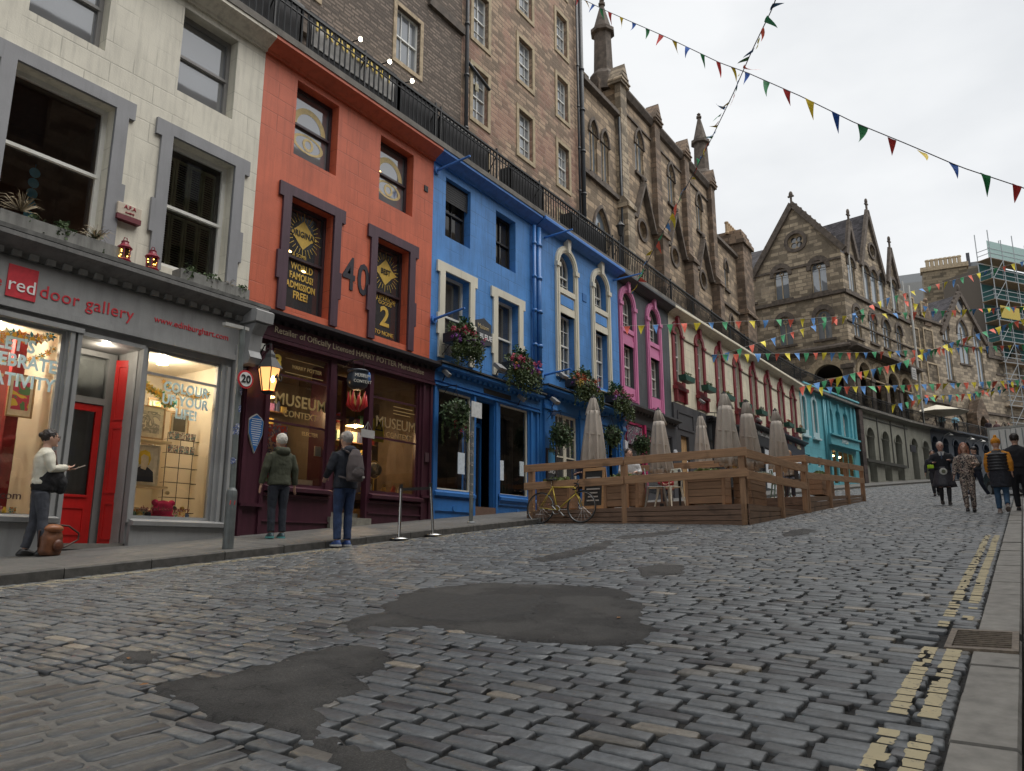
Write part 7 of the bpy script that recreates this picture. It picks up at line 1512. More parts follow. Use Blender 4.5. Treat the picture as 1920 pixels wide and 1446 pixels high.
for wx in (W0, W1):
    m = MB(); m.tube([bp(wx+R_*cos(a), z0+R_*sin(a)) for a in [2*pi*k/40 for k in range(41)]], .013, 6, False); w = m.build('wheel', rb, BK, smooth=True)
    m = MB(); m.tube([bp(wx+(R_-.02)*cos(a), z0+(R_-.02)*sin(a)) for a in [2*pi*k/40 for k in range(41)]], .009, 5, False); m.build('rim', plain((.25, .25, .25), .3, .9), w); m = MB()
    for k in range(20): a = 2*pi*k/20; m.tube([bp(wx+.02*cos(a+1), z0+.02*sin(a+1), .02*(-1)**k), bp(wx+(R_-.03)*cos(a), z0+(R_-.03)*sin(a))], .0016, 3, False)
    m.build('spokes', STEEL, w); m = MB(); m.tube([bp(wx, z0, -.05), bp(wx, z0, .05)], .018, 8); m.build('hub', STEEL, w)
m = MB(); m.tube([bp(.61, .78), bp(.585, .93)], .012, 6); m.build('seat_post', STEEL, BK); m = MB(); m.loft([(0, 0, -.02, .13, .05), (0, 0, 0, .15, .07), (0, 0, .02, .12, .05)], 14); m.v = [bp(.585+x-.02*0, .95+z, y*(1.2 if x < 0 else .5)) for x, y, z in m.v]; m.build('saddle', BLACK, BK, smooth=True)
m = MB(); hx = W1-.19; m.tube([bp(hx, .78), bp(hx+.09, .83)], .013, 6)
for d_ in (-1, 1): m.tube([bp(hx+.09, .83), bp(hx+.09, .83, d_*.19), bp(hx+.18, .82, d_*.2), bp(hx+.2, .76, d_*.2), bp(hx+.15, .70, d_*.2), bp(hx+.06, .69, d_*.2)], .014, 6); m.tube([bp(hx+.17, .84, d_*.2), bp(hx+.19, .9, d_*.2)], .012, 5)
m.build('handlebar', BLACK, BK, smooth=True)
m = MB(); m.tube([bp(bb_[0]+.09*cos(a), bb_[1]+.09*sin(a), -.05) for a in [2*pi*k/20 for k in range(21)]], .008, 5, False); m.tube([bp(bb_[0], bb_[1], -.07), bp(bb_[0]-.12, bb_[1]+.12, -.08)], .012, 6); m.tube([bp(bb_[0], bb_[1], .06), bp(bb_[0]+.12, bb_[1]-.12, .07)], .012, 6); m.bar(bp(bb_[0]-.12, bb_[1]+.12, -.08), bp(bb_[0]-.12, bb_[1]+.12, -.18), .09, .02); m.bar(bp(bb_[0]+.12, bb_[1]-.12, .07), bp(bb_[0]+.12, bb_[1]-.12, .17), .09, .02); m.build('crankset', STEEL, BK)
m = MB(); m.tube([bp(bb_[0], bb_[1]+.088, -.05), bp(W0, z0+.035, -.05)], .005, 4); m.tube([bp(bb_[0], bb_[1]-.088, -.05), bp(W0+.02, z0-.1, -.05), bp(W0-.02, z0-.02, -.05)], .005, 4); m.build('chain', IRON, BK)
# ---------------------------------------------------------------- posts and barriers
def ps(px, py, t): f_ = Fr((0, t), (1, t)); return f_.px(px, py)[0]
for i, (x0, y0, x1_, lb) in enumerate(((748, 1010, 752, 'steel barrier post nearer the backpack man, belt clipped to its top'), (812, 1000, 807, 'steel barrier post nearer the blue shop, tilted left'))):
    s0 = ps(x0, y0, 8.93); s1 = ps(x1_, 912, 8.93); z = road_z(s0, 8.9)+.012; o = thing('barrier_post', lb, 'barrier post', AW, (s0, 8.93, z), 'steel barrier posts at the kerb')
    MB().lathe(s0, 8.93, [(.17, z), (.17, z+.015), (.1, z+.04), (.03, z+.05)], 24).build('base', STEEL, o, smooth=True); MB().tube([(s0, 8.93, z+.02), (s1, 8.93, z+.9)], .026, 12).build('pole', STEEL, o); MB().tube([(s1, 8.93, z+.86), (s1, 8.93, z+.93)], .032, 12).build('cap', BLACK, o)
sa, sb = ps(752, 916, 8.93), ps(807, 914, 8.93); o = MB().bar((sa+.02, 8.93, 1.03), (sb-.02, 8.93, 1.1), .004, .05).build('barrier_belt', BLACK); tag(o, 'black belt stretched between the two steel barrier posts', 'belt')
# speed limit post
s0 = ps(427, 1026, 9.32); z = pave_z(s0, 9.3); o = thing('signpost', 'grey post with a round 20 speed limit sign and a flat arm on top', 'signpost', AW, (s0, 9.32, z)); gp = paint((.15, .17, .165), .5, .2, .5, 6, .2)
m = MB(); m.lathe(s0, 9.32, [(.075, z), (.075, z+.75), (.07, z+.8), (.045, z+.84)], 16); m.build('base_tube', paint((.13, .145, .145), .5, .2, .4, 6, .2), o); MB().tube([(s0, 9.32, z+.8), (s0-.03, 9.32, 3.22)], .042, 12).build('pole', gp, o); m = MB(); m.bar((s0+.06, 9.32, 3.2), (s0-.36, 9.3, 3.18), .07, .05); m.build('top_arm', plain((.4, .4, .38), .5), o)
sg = MB(); N = 28; c = (s0, 9.2, 2.42); rz = radians(0)
for nm3, r_, dy, mt in (('sign_rim', .135, 0, plain((.5, .03, .04), .4)), ('sign_face', .105, -.006, plain((.7, .7, .68), .4))):
    MB().disc(c[0], c[2], r_, c[1]+dy, c[1]+.01, N).build(nm3, mt, o)
text('20', .155, BLACK, o, (c[0], c[1]-.01, c[2]-.0), bold=.006, name='lettering'); MB().bar((s0, 9.32, 2.42), (s0, 9.2, 2.42), .03, .05).build('clamp', GALV, o)
m = MB(); 
for z_ in (2.2, 1.95, 1.7, 1.62, 1.2): m.tube([(s0-.01, 9.32, z_), (s0-.01, 9.32, z_+R(.04, .1))], .0435, 12, False)
m.build('stickers', art((.5, .5, .5), (.05, .1, .3), (.1, .1, .1), 30, 3), o)
for k in range(8): MB().bar((s0-.075+k*.018, 9.243, z+.6), (s0-.065+k*.018, 9.243, z+.66), .004, .012).build('sticker', plain((.5, .05, .05)), o) if k % 4 == 0 else None
s0 = ps(883, 977, 9.45); z = pave_z(s0, 9.45); o = thing('signpost', 'stickered grey post with a blank white notice board on top', 'signpost', AW, (s0, 9.45, z)); MB().tube([(s0, 9.45, z), (s0+.02, 9.45, 3.0)], .04, 12).build('pole', gp, o); MB().lathe(s0, 9.45, [(.09, z), (.08, z+.03), (.045, z+.04)], 12).build('base', GALV, o)
MB().box(s0-.1, s0+.25, 9.38, 9.4, 2.72, 3.05).build('notice', plain((.6, .62, .62), .6), o); m = MB()
for k in range(7): m.tube([(s0, 9.45, 1.1+k*.2), (s0, 9.45, 1.1+k*.2+R(.05, .15))], .0415, 12, False)
m.build('stickers', art((.3, .3, .3), (.05, .05, .06), (.45, .42, .35), 30, 5), o)
# ---------------------------------------------------------------- bunting: each string is a thing, each flag a part
def unproj(px, py, depth): r = ray(px, py); k = depth/(r[0]*cos(_A)+r[1]*sin(_A)); return Vector((r[0]*k, r[1]*k, r[2]*k))
FC = [plain((.50, .035, .03), .7), plain((.68, .50, .02), .7), plain((.02, .10, .40), .7), plain((.015, .19, .06), .7)]
FP = [plain((.72, .13, .08), .7), plain((.78, .66, .05), .7), plain((.10, .28, .62), .7), plain((.06, .36, .16), .7)]
def bunting(label, pts, n, fw, fh, cols, sag=0, wild=.0, seed=1, r=.006):
    rr_ = random.Random(seed); P = [unproj(*p) for p in pts]; seg = [(P[i+1]-P[i]).length for i in range(len(P)-1)]; T = sum(seg)
    def at(d):
        for i, l in enumerate(seg):
            if d <= l or i == len(seg)-1: return P[i].lerp(P[i+1], min(1, d/l))
            d -= l
    o = bpy.data.objects.new('bunting', None); COL.objects.link(o); o.location = P[0]; OFF[o.name] = tuple(P[0]); tag(o, label, 'bunting', 'strings of triangular flags across the street'); o.empty_display_size = .2
    cv = [at(T*i/60) for i in range(61)]; cv = [p+Vector((0, 0, -sag*4*(i/60)*(1-i/60))) for i, p in enumerate(cv)]
    MB().tube(cv, r, 4).build('string', plain((.5, .5, .48), .7) if fw > .2 and wild < .1 else plain((.08, .08, .09), .7), o)
    def pt(f): k = f*60; j = min(int(k), 59); return cv[j].lerp(cv[j+1], k-j)
    for i in range(n):
        f = (i+.5)/n; a = pt(f); d = (pt(min(1, f+.01))-pt(max(0, f-.01))).normalized(); w_ = fw*rr_.uniform(.85, 1.1); h = fh*rr_.uniform(.8, 1.1)
        sw = rr_.gauss(0, .18+wild); tw = rr_.gauss(0, .2+wild); dn = Vector((0, 0, -1)); side = d.cross(dn).normalized(); down = (dn*cos(sw)+side*sin(sw)).normalized()
        if wild > .5 and rr_.random() < .5: down = (down*.4+d*rr_.uniform(-.9, .9)+side*.4).normalized()
        m = MB(); g = 5
        for q in range(g+1):
            v = q/g; wv = side*.12*h*sin(v*3+i)*(.5+wild)+d*tw*.3*h*v*v
            c = a+down*h*v+wv; hw = w_/2*(1-v)+.002; tt = d*cos(tw*v)+side*sin(tw*v); m.v += [tuple(c-tt*hw), tuple(c+side*.06*w_*(1-v)), tuple(c+tt*hw)]
        for q in range(g): m.f += [(3*q, 3*q+1, 3*q+4, 3*q+3), (3*q+1, 3*q+2, 3*q+5, 3*q+4)]
        m.build('flag', cols[i % 4], o)
bunting('string of flags crossing the sky from the tenement pipe to the right edge', [(1075, -10, 25), (1140, 22, 23), (1250, 70, 21), (1350, 118, 19.5), (1400, 136, 18.5), (1500, 180, 17.5), (1600, 229, 17), (1700, 270, 16.6), (1800, 313, 16.5), (1935, 358, 16.5)], 25, .26, .5, FC, 0, .22, 4, .012)
bunting('string of flags dropping steeply from the top edge to the pink arched window', [(1462, -25, 14), (1450, 12, 14.5), (1410, 95, 16), (1375, 175, 18), (1330, 268, 21), (1290, 345, 23), (1235, 450, 24.5), (1200, 520, 25.5), (1183, 555, 26.4)], 38, .2, .34, [FP[1], FP[2], FP[3], FP[0]], 0, .7, 5, .012)
bunting('flags from the pink window straight across to the corner building and right edge', [(1162, 612, 25.4), (1300, 606, 27), (1500, 598, 29), (1620, 590, 31), (1760, 583, 33), (1925, 575, 35)], 36, .30, .36, FP, 0, .06, 7)
bunting('flags rising from the red arches to the scaffold tower', [(1328, 672, 31), (1400, 650, 32), (1500, 618, 34), (1590, 592, 35.5), (1660, 560, 37), (1750, 535, 39), (1850, 508, 41), (1925, 488, 42)], 34, .36, .42, FP[1:]+FP[:1], 0, .08, 9)
bunting('flags level with the turquoise cornice running right to the church', [(1330, 665, 31), (1500, 662, 33), (1620, 661, 35), (1800, 652, 38), (1925, 646, 40)], 38, .32, .38, FP[2:]+FP[:2], 0, .06, 11)
bunting('flags from the turquoise cornice rising past the notice board', [(1497, 727, 43), (1600, 700, 44), (1680, 683, 45), (1790, 640, 46), (1925, 596, 47)], 34, .45, .55, FP, 0, .08, 13)
bunting('flags running almost level from the turquoise cornice over the arcade', [(1497, 727, 43), (1640, 724, 45), (1800, 718, 48), (1925, 712, 50)], 30, .45, .5, FP[3:]+FP[:3], 0, .06, 15)
bunting('low flags across the far arcade and umbrella terrace', [(1670, 760, 50), (1760, 742, 53), (1850, 736, 56), (1925, 722, 58)], 22, .5, .55, FP[1:]+FP[:1], 0, .1, 17)
bunting('far flags in front of the gothic church windows', [(1700, 740, 52), (1800, 735, 55), (1870, 722, 58), (1925, 706, 60)], 18, .5, .55, FP[2:]+FP[:2], .2, .1, 19)
bunting('flags from the corner building across the church gable', [(1690, 562, 50), (1770, 583, 52), (1850, 578, 54), (1925, 574, 56)], 14, .5, .5, FP, 0, .3, 21)
# terrace furniture: cafe canopies, planters, far umbrella
blk = plain((.010, .010, .013), .75); UT = Fr((0, 11.0), (1, 11.0))
for i, (u0, u1, h, lb) in enumerate(((4.0, 6.6, .95, 'dark canopy panel behind the railing above the cream building'), (7.2, 9.0, 1.0, 'dark screen behind the railing over the cream and orange join'), (11.9, 13.2, .9, 'dark screen behind the railing near the end of the orange building'), (13.5, 15.5, .85, 'dark cafe screen behind the railing over the first blue front'), (16.6, 18.3, .9, 'dark tub screen behind the railing over the blue downpipes'), (20, 22.4, .8, 'low dark screen behind the railing over the arched blue windows'))):
    o = thing('cafe_screen', lb, 'cafe screen', UT, (u0, 0, 9.6), 'dark cafe screens on the terrace'); MB().box(u0, u1, 0, .05, 9.66, 9.72+h).build('panel', blk, o); MB().box(u0-.03, u1+.03, -.01, .06, 9.7+h, 9.74+h).build('rail', plain((.1, .1, .1)), o); m = MB(); m.box(u0, u0+.05, 0, .4, 9.6, 9.7+h); m.box(u1-.05, u1, 0, .4, 9.6, 9.7+h); m.build('feet', blk, o)
o = thing('cafe_banner', 'dark cafe banner with gold capital letters over pale blocks behind the railing', 'banner', UT, (9.1, 0, 9.6)); MB().box(9.2, 11.8, 0, .05, 9.7, 10.75).build('panel', blk, o); MB().box(9.25, 11.7, -.02, -.004, 10.0, 10.45).build('pale_band', plain((.45, .44, .42), .7), o)
for k, ch in enumerate('FRANZANI'): text(ch, .36, plain((.75, .55, .08), .5), o, (9.4+k*.3, -.04, 10.48), bold=.012)
for u, lb in ((10.15, 'left small spotlight shining on the tenement wall'), (11.9, 'middle small spotlight on the dark tenement wall'), (13.4, 'right small spotlight below the tenement window')):
    o = thing('spotlight', lb, 'spotlight', UT, (u, 0, 11.2), 'small lit spotlights on the dark tenement'); z_ = U0.px({10.15: 673, 11.9: 728, 13.4: 770}[u], {10.15: 75, 11.9: 117, 13.4: 153}[u], -.3); o.location = U0.w(z_[0], -.3, z_[1]); OFF[o.name] = (0, 0, 0)
    MB().ell((0, -.06, 0), (.065, .05, .065), 10, 6).build('lamp', emit((1, .93, .72), 9), o); MB().tube([(0, 0, 0), (0, .3, .05)], .02, 5).build('arm', IRON, o)
o = thing('street_lamp', 'small black terrace lamp standing by the railing in front of the tenement', 'street lamp', UT, (24.3, .3, 9.6)); MB().tube([(24.3, .3, 9.6), (24.3, .3, 11.3)], .04, 6).build('post', IRON, o); MB().lathe(24.3, .3, [(.08, 11.3), (.14, 11.65), (.18, 11.68), (.03, 11.85), (.02, 11.95)], 8).build('lantern', IRON, o)
fu = unproj(1757, 770, 62); o = thing('umbrella', 'open white umbrella on the far terrace above the arcade', 'umbrella', AW, (fu.x, fu.y, 9.6)); m = MB(); m.loft([(fu.x, fu.y, fu.z-.25, 2.3, 2.3), (fu.x, fu.y, fu.z-.1, 1.9, 1.9), (fu.x, fu.y, fu.z+.45, .1, .1)], 8); m.build('canopy', cloth((.62, .58, .48), 2, .08), o); MB().tube([(fu.x, fu.y, 9.6), (fu.x, fu.y, fu.z+.4)], .04, 6).build('pole', WHITE, o)
# ---------------------------------------------------------------- vehicles at the top of the street
def box_van():
    p = unproj(1905, 880, 42); f_ = Fr((p.x, p.y), ang=radians(-14)); z = road_z(p.x, p.y); o = thing('box_van', 'white box lorry parked across the top of the street', 'lorry', f_, (0, 0, z)); wv = paint((.74, .73, .70), .5, .06, .2)
    def bx(name, mat, *a, bev=.03): return MB().box(*a).build(name, mat, o, bev=bev)
    bx('cargo_box', wv, 0, 4.2, -1.1, 1.1, z+.9, z+3.25); m = MB(); m.box(-.03, 0, -1.05, 1.05, z+.95, z+3.2); 
    bx('rear_door', wv, -.05, 0, -1.03, -.02, z+1, z+3.15, bev=.01); bx('rear_door', wv, -.05, 0, .02, 1.03, z+1, z+3.15, bev=.01)
    m = MB(); 
    for y in (-.55, -.25, .25, .55): m.tube([(-.08, y, z+1), (-.08, y, z+3.1)], .02, 5)
    m.build('locking_bars', GALV, o); m = MB(); m.box(-.06, .02, -1.13, 1.13, z+3.17, z+3.3); m.box(-.06, .02, -1.13, -1.03, z+.9, z+3.2); m.box(-.06, .02, 1.03, 1.13, z+.9, z+3.2); m.build('door_frame', plain((.35, .35, .33), .5), o)
    m = MB(); m.prism([(4.25, z+.5), (6.0, z+.5), (6.05, z+1.4), (5.6, z+2.3), (4.25, z+2.4)], -1.0, 1.0); m.build('cab', wv, o, bev=.05); m = MB(); m.prism([(4.9, z+1.5), (5.95, z+1.5), (5.6, z+2.2), (4.9, z+2.25)], -1.01, 1.01); m.build('window', DG, o); bx('chassis', BLACK, 0, 5.8, -.9, .9, z+.45, z+.9, bev=.01)
    for x in (.9, 5.0):
        for y in (-.98, .98): q = MB(); q.loft([(0, 0, -.13, .42, .42), (0, 0, .13, .42, .42)], 20); q.v = [(x+a, y+c, z+.42+b_) for a, b_, c in q.v]; w = q.build('wheel', rb, o); q = MB(); q.loft([(0, 0, -.14, .22, .22), (0, 0, .14, .22, .22)], 16); q.v = [(x+a, y+c, z+.42+b_) for a, b_, c in q.v]; q.build('rim', GALV, w)
    for y in (-.9, .9): bx('tail_light', plain((.4, .02, .02), .3), -.04, .0, y-.08, y+.08, z+.7, z+.85, bev=.01)
box_van()
def car():
    p = unproj(1935, 905, 29); f_ = Fr((p.x, p.y), ang=radians(33.5+180-10)); z = road_z(p.x, p.y); o = thing('parked_car', 'black car facing down the street at the right edge behind the walkers', 'car', f_, (0, 0, z)); cp = plain((.012, .013, .016), .2, 0, .05, 3, 0)
    m = MB(); prof = [(-2.0, .35), (1.95, .35), (2.05, .6), (1.95, .85), (1.0, .98), (-1.75, 1.0), (-2.05, .8)]; m.prism([(a, z+b_) for a, b_ in prof], -.88, .88); m.build('body', cp, o, bev=.06); m = MB(); m.loft([(-.35, 0, z+.97, 1.4, .82), (-.45, 0, z+1.25, 1.15, .74), (-.5, 0, z+1.45, .85, .62), (-.5, 0, z+1.48, .6, .5)], 4); m = MB(); m.v = [(x, y, z+h) for h, a, b_, w_ in ((.97, -1.75, 1.0, .84), (1.44, -1.35, .3, .66)) for x, y in ((a, -w_), (b_, -w_), (b_, w_), (a, w_))]; m.f = [(0, 1, 5, 4), (1, 2, 6, 5), (2, 3, 7, 6), (3, 0, 4, 7), (4, 5, 6, 7)]; m.build('cabin', DG, o, bev=.05); MB().box(-1.3, .25, -.64, .64, z+1.43, z+1.48).build('roof', cp, o, bev=.02)
    for x in (-1.3, 1.35):
        for y in (-.86, .86): q = MB(); q.loft([(0, 0, -.1, .32, .32), (0, 0, .1, .32, .32)], 20); q.v = [(x+a, y+c, z+.32+b_) for a, b_, c in q.v]; w = q.build('wheel', rb, o); q = MB(); q.loft([(0, 0, -.11, .19, .19), (0, 0, .11, .19, .19)], 12); q.v = [(x+a, y+c, z+.32+b_) for a, b_, c in q.v]; q.build('rim', GALV, w)
    for y in (-.62, .62): MB().box(1.9, 2.03, y-.17, y+.17, z+.66, z+.8).build('headlight', plain((.6, .6, .58), .15), o, bev=.02)
    MB().box(1.98, 2.07, -.25, .25, z+.5, z+.62).build('number_plate', plain((.6, .6, .58)), o); MB().box(1.97, 2.04, -.45, .45, z+.64, z+.78).build('grille', BLACK, o)
car()
# ---------------------------------------------------------------- people
dtx = bpy.data.textures.new('folds', 'CLOUDS'); dtx.noise_scale = .11; dtx.noise_depth = 2; htx = bpy.data.textures.new('locks', 'CLOUDS'); htx.noise_scale = .022
SKIN = plain((.50, .30, .22), .55, 0, .08, 14, .05); 
def skinned(m, name, mat, parent, vox=.012, it=2, disp=0, th=0):
    o = m.build(name, mat, parent, smooth=True); r_ = o.modifiers.new('r', 'REMESH'); r_.mode = 'VOXEL'; r_.voxel_size = vox; r_.use_smooth_shade = True
    s_ = o.modifiers.new('s', 'SMOOTH'); s_.iterations = it; s_.factor = .5
    if disp: d = o.modifiers.new('d', 'DISPLACE'); d.texture = htx if name == 'hair' else dtx; d.strength = disp; d.mid_level = .5; d.texture_coords = 'LOCAL'
    return o
def hand(m, w, d, side, curl=.5, s=1.0, palm=Vector((0, 0, -1)), vox=.006):
    """palm, four fingers of different lengths and a thumb leaving its side; w wrist, d direction of the hand, side thumb side"""
    w, d, side = Vector(w), Vector(d).normalized(), Vector(side).normalized(); nrm = d.cross(side).normalized(); 
    c = w+d*.045*s; M = Matrix((side, nrm, d)).transposed(); m.ell(tuple(c), (.040*s, .016*s, .052*s), 10, 8, M)
    for i, (off, l) in enumerate(((.028, .066), (.0095, .074), (-.0095, .07), (-.027, .054))):
        b0 = c+d*.03*s+side*off*s; cu = curl*(1+.12*i); p = [b0]; dd = d.copy()
        for k in range(3): dd = (dd+nrm*cu*.62).normalized(); p.append(p[-1]+dd*l*s*(.42, .33, .25)[k])
        m.tube(p, [.0092*s, .0088*s, .008*s, .0065*s], 7)
    b0 = c-d*.028*s+side*.03*s; m.tube([b0, b0+(side*.8+d*.6+nrm*.3)*.028*s, b0+(side*.75+d*1.5+nrm*.8)*.033*s], [.0125*s, .0105*s, .0085*s], 7)
def person(label, x, y, z, ang, h, legs, arms, top, bot, shoe, hair=None, hat=None, fine=False, lean=0, head=(0, 0), coat=.0, skirt=None, extra=None, group=None, face=False, tw=1.0, socks=None, skin=None, hairlen=0, neck=0.0, hand_d=None):
    """faces local +x; legs: (hip y, knee(x,z), ankle(x,y,z)) ; arms: elbow and wrist in body heights (x,y,z)"""
    f_ = Fr((x, y), ang=ang); o = thing('person', label, 'person', f_, (0, 0, z), group); H = h; vx = .0065 if fine else .013; sk = skin or SKIN
    def P3(a): return Vector((a[0]*H+lean*(a[2]-.5)*H if a[2] > .5 else a[0]*H, a[1]*H, z+a[2]*H))
    sh = [P3((0, .094*tw*s_, .8)) for s_ in (-1, 1)]; m = MB(); hd = P3((head[0]+.008, head[1], .93)); nk = P3((0, 0, .83))
    m.ell(tuple(hd), (.058*H, .047*H, .068*H), 18, 14); m.ell((hd.x+.018*H, hd.y, hd.z-.032*H), (.036*H, .034*H, .036*H), 12, 8); m.tube([nk, nk.lerp(hd, .6)], [.036*H, .03*H], 10)
    m.ell((hd.x+.060*H, hd.y, hd.z-.008*H), (.012*H, .009*H, .018*H), 8, 6)
    for s_ in (-1, 1): m.ell((hd.x-.002*H, hd.y+s_*.048*H, hd.z-.006*H), (.012*H, .006*H, .018*H), 8, 6)
    if face or fine:
        m.ell((hd.x+.05*H, hd.y, hd.z-.036*H), (.008*H, .017*H, .004*H), 8, 5); m.ell((hd.x+.05*H, hd.y, hd.z-.058*H), (.012*H, .014*H, .01*H), 8, 5); m.box(hd.x+.042*H, hd.x+.052*H, hd.y-.028*H, hd.y+.028*H, hd.z+.016*H, hd.z+.022*H)
    m.loft([(0, 0, z+.48*H, .05*H, .08*H), (0, 0, z+.6*H, .05*H, .075*H), (lean*.2*H, 0, z+.72*H, .055*H, .085*H), (lean*.3*H, 0, z+.81*H, .045*H, .08*H), (lean*.33*H, 0, z+.835*H, .03*H, .035*H)], 14)
    lg = []
    for i, s_ in enumerate((-1, 1)):
        hy, kn, an = legs[i]; hp, kp, ap_ = Vector((0, s_*hy*H, z+.5*H)), Vector((kn[0]*H, s_*(hy+.004)*H, z+kn[1]*H)), Vector((an[0]*H, s_*an[1]*H, z+an[2]*H)); lg.append((hp, kp, ap_)); m.tube([hp, kp, kp.lerp(ap_, .35), ap_], [.045*H, .03*H, .03*H, .018*H], 10)
    for i, s_ in enumerate((-1, 1)):
        el, wr = P3(arms[i][0]), P3(arms[i][1]); m.tube([sh[i], el, wr], [.022*H, .02*H, .015*H], 9); dr_ = (wr-el).normalized() if hand_d is None else Vector(hand_d[i]); hand(m, wr, dr_, Vector((0, -s_, 0)) if abs(dr_.z) < .6 else Vector((1, 0, 0)), .25 if fine else .35, H/1.72)
    body = skinned(m, 'body', sk, o, vx, 1)
    if face or fine:
        for s_ in (-1, 1): MB().ell((hd.x+.05*H, hd.y+s_*.02*H, hd.z+.008*H), (.006*H, .009*H, .005*H), 8, 6).build('eye', plain((.03, .02, .02), .3), body)
    # trousers / bare legs
    if bot is not None:
        m = MB(); m.loft([(0, 0, z+.46*H, .055*H, .085*H*tw), (0, 0, z+.52*H, .07*H, .095*H*tw), (0, 0, z+.57*H, .06*H, .085*H*tw)], 16)
        for hp, kp, ap_ in lg: m.tube([hp+Vector((0, 0, -.01*H)), hp.lerp(kp, .5), kp, kp.lerp(ap_, .3), kp.lerp(ap_, .75), ap_+Vector((0, 0, .015*H))], [.058*H, .05*H, .038*H, .039*H, .034*H, .034*H], 12)
        skinned(m, 'trousers', bot, o, vx*1.3, 2, .012)
    elif socks is not None:
        m = MB(); [m.tube([kp, kp.lerp(ap_, .3), ap_], [.034*H, .036*H, .024*H], 10) for hp, kp, ap_ in lg]; skinned(m, 'stockings', socks, o, vx*1.3, 1)
    for hp, kp, ap_ in lg:
        m = MB(); q = ap_; zz = q.z-.04*H if q.z > z+.05*H else z; tilt = (q.z-.045*H-z)
        m.loft([(q.x+.02*H, q.y, 0, .075*H, .026*H), (q.x+.022*H, q.y, .016*H, .078*H, .028*H), (q.x+.012*H, q.y, .032*H, .058*H, .025*H), (q.x-.005*H, q.y, .052*H, .026*H, .024*H)], 14)
        k = max(0, tilt); pv = Vector((q.x, 0, 0)); a_ = min(.9, k/(.06*H)*.5) if k > .01 else 0
        m.v = [(q.x+(X_-q.x)*cos(a_)+Z_*sin(a_), Y_, z+k+Z_*cos(a_)-(X_-q.x)*sin(a_)) for X_, Y_, Z_ in m.v]
        s2 = m.build('shoe', shoe[0], o, smooth=True); 
        if len(shoe) > 1: m2 = MB(); m2.v = list(m.v)[:28]; m2.f = [(i, (i+1) % 14, 14+(i+1) % 14, 14+i) for i in range(14)]; m2.v = [(X_+(X_-q.x-.02*H)*.05, Y_+(Y_-q.y)*.1, Z_-.0005) for X_, Y_, Z_ in m2.v]; m2.build('sole', shoe[1], s2)
    # top
    m = MB(); lo = .55-coat; lx = lean; m.loft([(0, 0, z+lo*H, .078*H, .108*H*tw), (0, 0, z+(lo+.02)*H, .08*H, .11*H*tw), (lx*.1*H, 0, z+.6*H, .072*H, .1*H*tw), (lx*.2*H, 0, z+.7*H, .078*H, .112*H*tw), (lx*.3*H, 0, z+.77*H, .074*H, .12*H*tw), (lx*.32*H, 0, z+.81*H, .058*H, .105*H*tw), (lx*.34*H, 0, z+.838*H, .04*H, .05*H), (lx*.34*H+neck, 0, z+.85*H, .036*H, .038*H)], 20)
    for i in (0, 1): el, wr = P3(arms[i][0]), P3(arms[i][1]); m.tube([sh[i]+Vector((0, 0, -.008*H)), sh[i].lerp(el, .5), el, el.lerp(wr, .5), el.lerp(wr, .93)], [.044*H, .042*H, .036*H, .033*H, .028*H], 12)
    skinned(m, top[0], top[1], o, vx*1.3, 3, .018)
    if skirt is not None:
        m = MB(); N = 48; zt_, zb2, r0_, r1_ = skirt[1:5]
        for j in range(7):
            f = j/6
            for k in range(N): a = 2*pi*k/N; rr2 = (r0_+(r1_-r0_)*f)*(1+.05*f*sin(a*9)); m.v.append((rr2*.8*H*cos(a), rr2*H*sin(a), z+(zt_+(zb2-zt_)*f)*H))
        for j in range(6): m.f += [(j*N+k, j*N+(k+1) % N, (j+1)*N+(k+1) % N, (j+1)*N+k) for k in range(N)]
        q = m.build('kilt', skirt[0], o, smooth=True); q.modifiers.new('s', 'SOLIDIFY').thickness = .01
    if hair is not None:
        m = MB(); m.ell((hd.x-.010*H, hd.y, hd.z+.016*H), (.060*H, .054*H, .063*H), 16, 12)
        if hairlen: m.tube([(hd.x-.03*H, hd.y, hd.z), (hd.x-.045*H, hd.y, hd.z-.06*H), (hd.x-.04*H, hd.y, hd.z-hairlen*H)], [.05*H, .045*H, .03*H], 10)
        if hairlen > .1: [m.tube([(hd.x+.0*H, hd.y+s_*.045*H, hd.z+.01*H), (hd.x+.0*H, hd.y+s_*.055*H, hd.z-.06*H), (hd.x+.01*H, hd.y+s_*.05*H, hd.z-hairlen*H)], [.02*H, .022*H, .014*H], 8) for s_ in (-1, 1)]
        skinned(m, 'hair', hair, o, vx*1.0, 1, .022)
    if hat is not None:
        m = MB(); m.ell((hd.x-.004*H, hd.y, hd.z+.026*H), (.063*H, .058*H, .056*H), 16, 10)
        if len(hat) > 1: m.ell((hd.x-.01*H, hd.y, hd.z+.092*H), (.026*H,)*3, 10, 8); m.tube([(hd.x+.055*H*cos(a), hd.y+.05*H*sin(a), hd.z+.012*H) for a in [2*pi*k/16 for k in range(17)]], .012*H, 6)
        skinned(m, 'hat', hat[0], o, vx*1.2, 1, .004)
    if extra: extra(o, H, z, hd, sh, P3)
    return o
ST = (.052, (.01, .27), (-.005, .055, .045)); STL = (ST, ST)
DN = (((-.01, -.15, .66), (.02, -.17, .50)), ((-.01, .15, .66), (.02, .17, .50)))
def gpos(px, py, depth): v = unproj(px, py, depth); return v.x, v.y
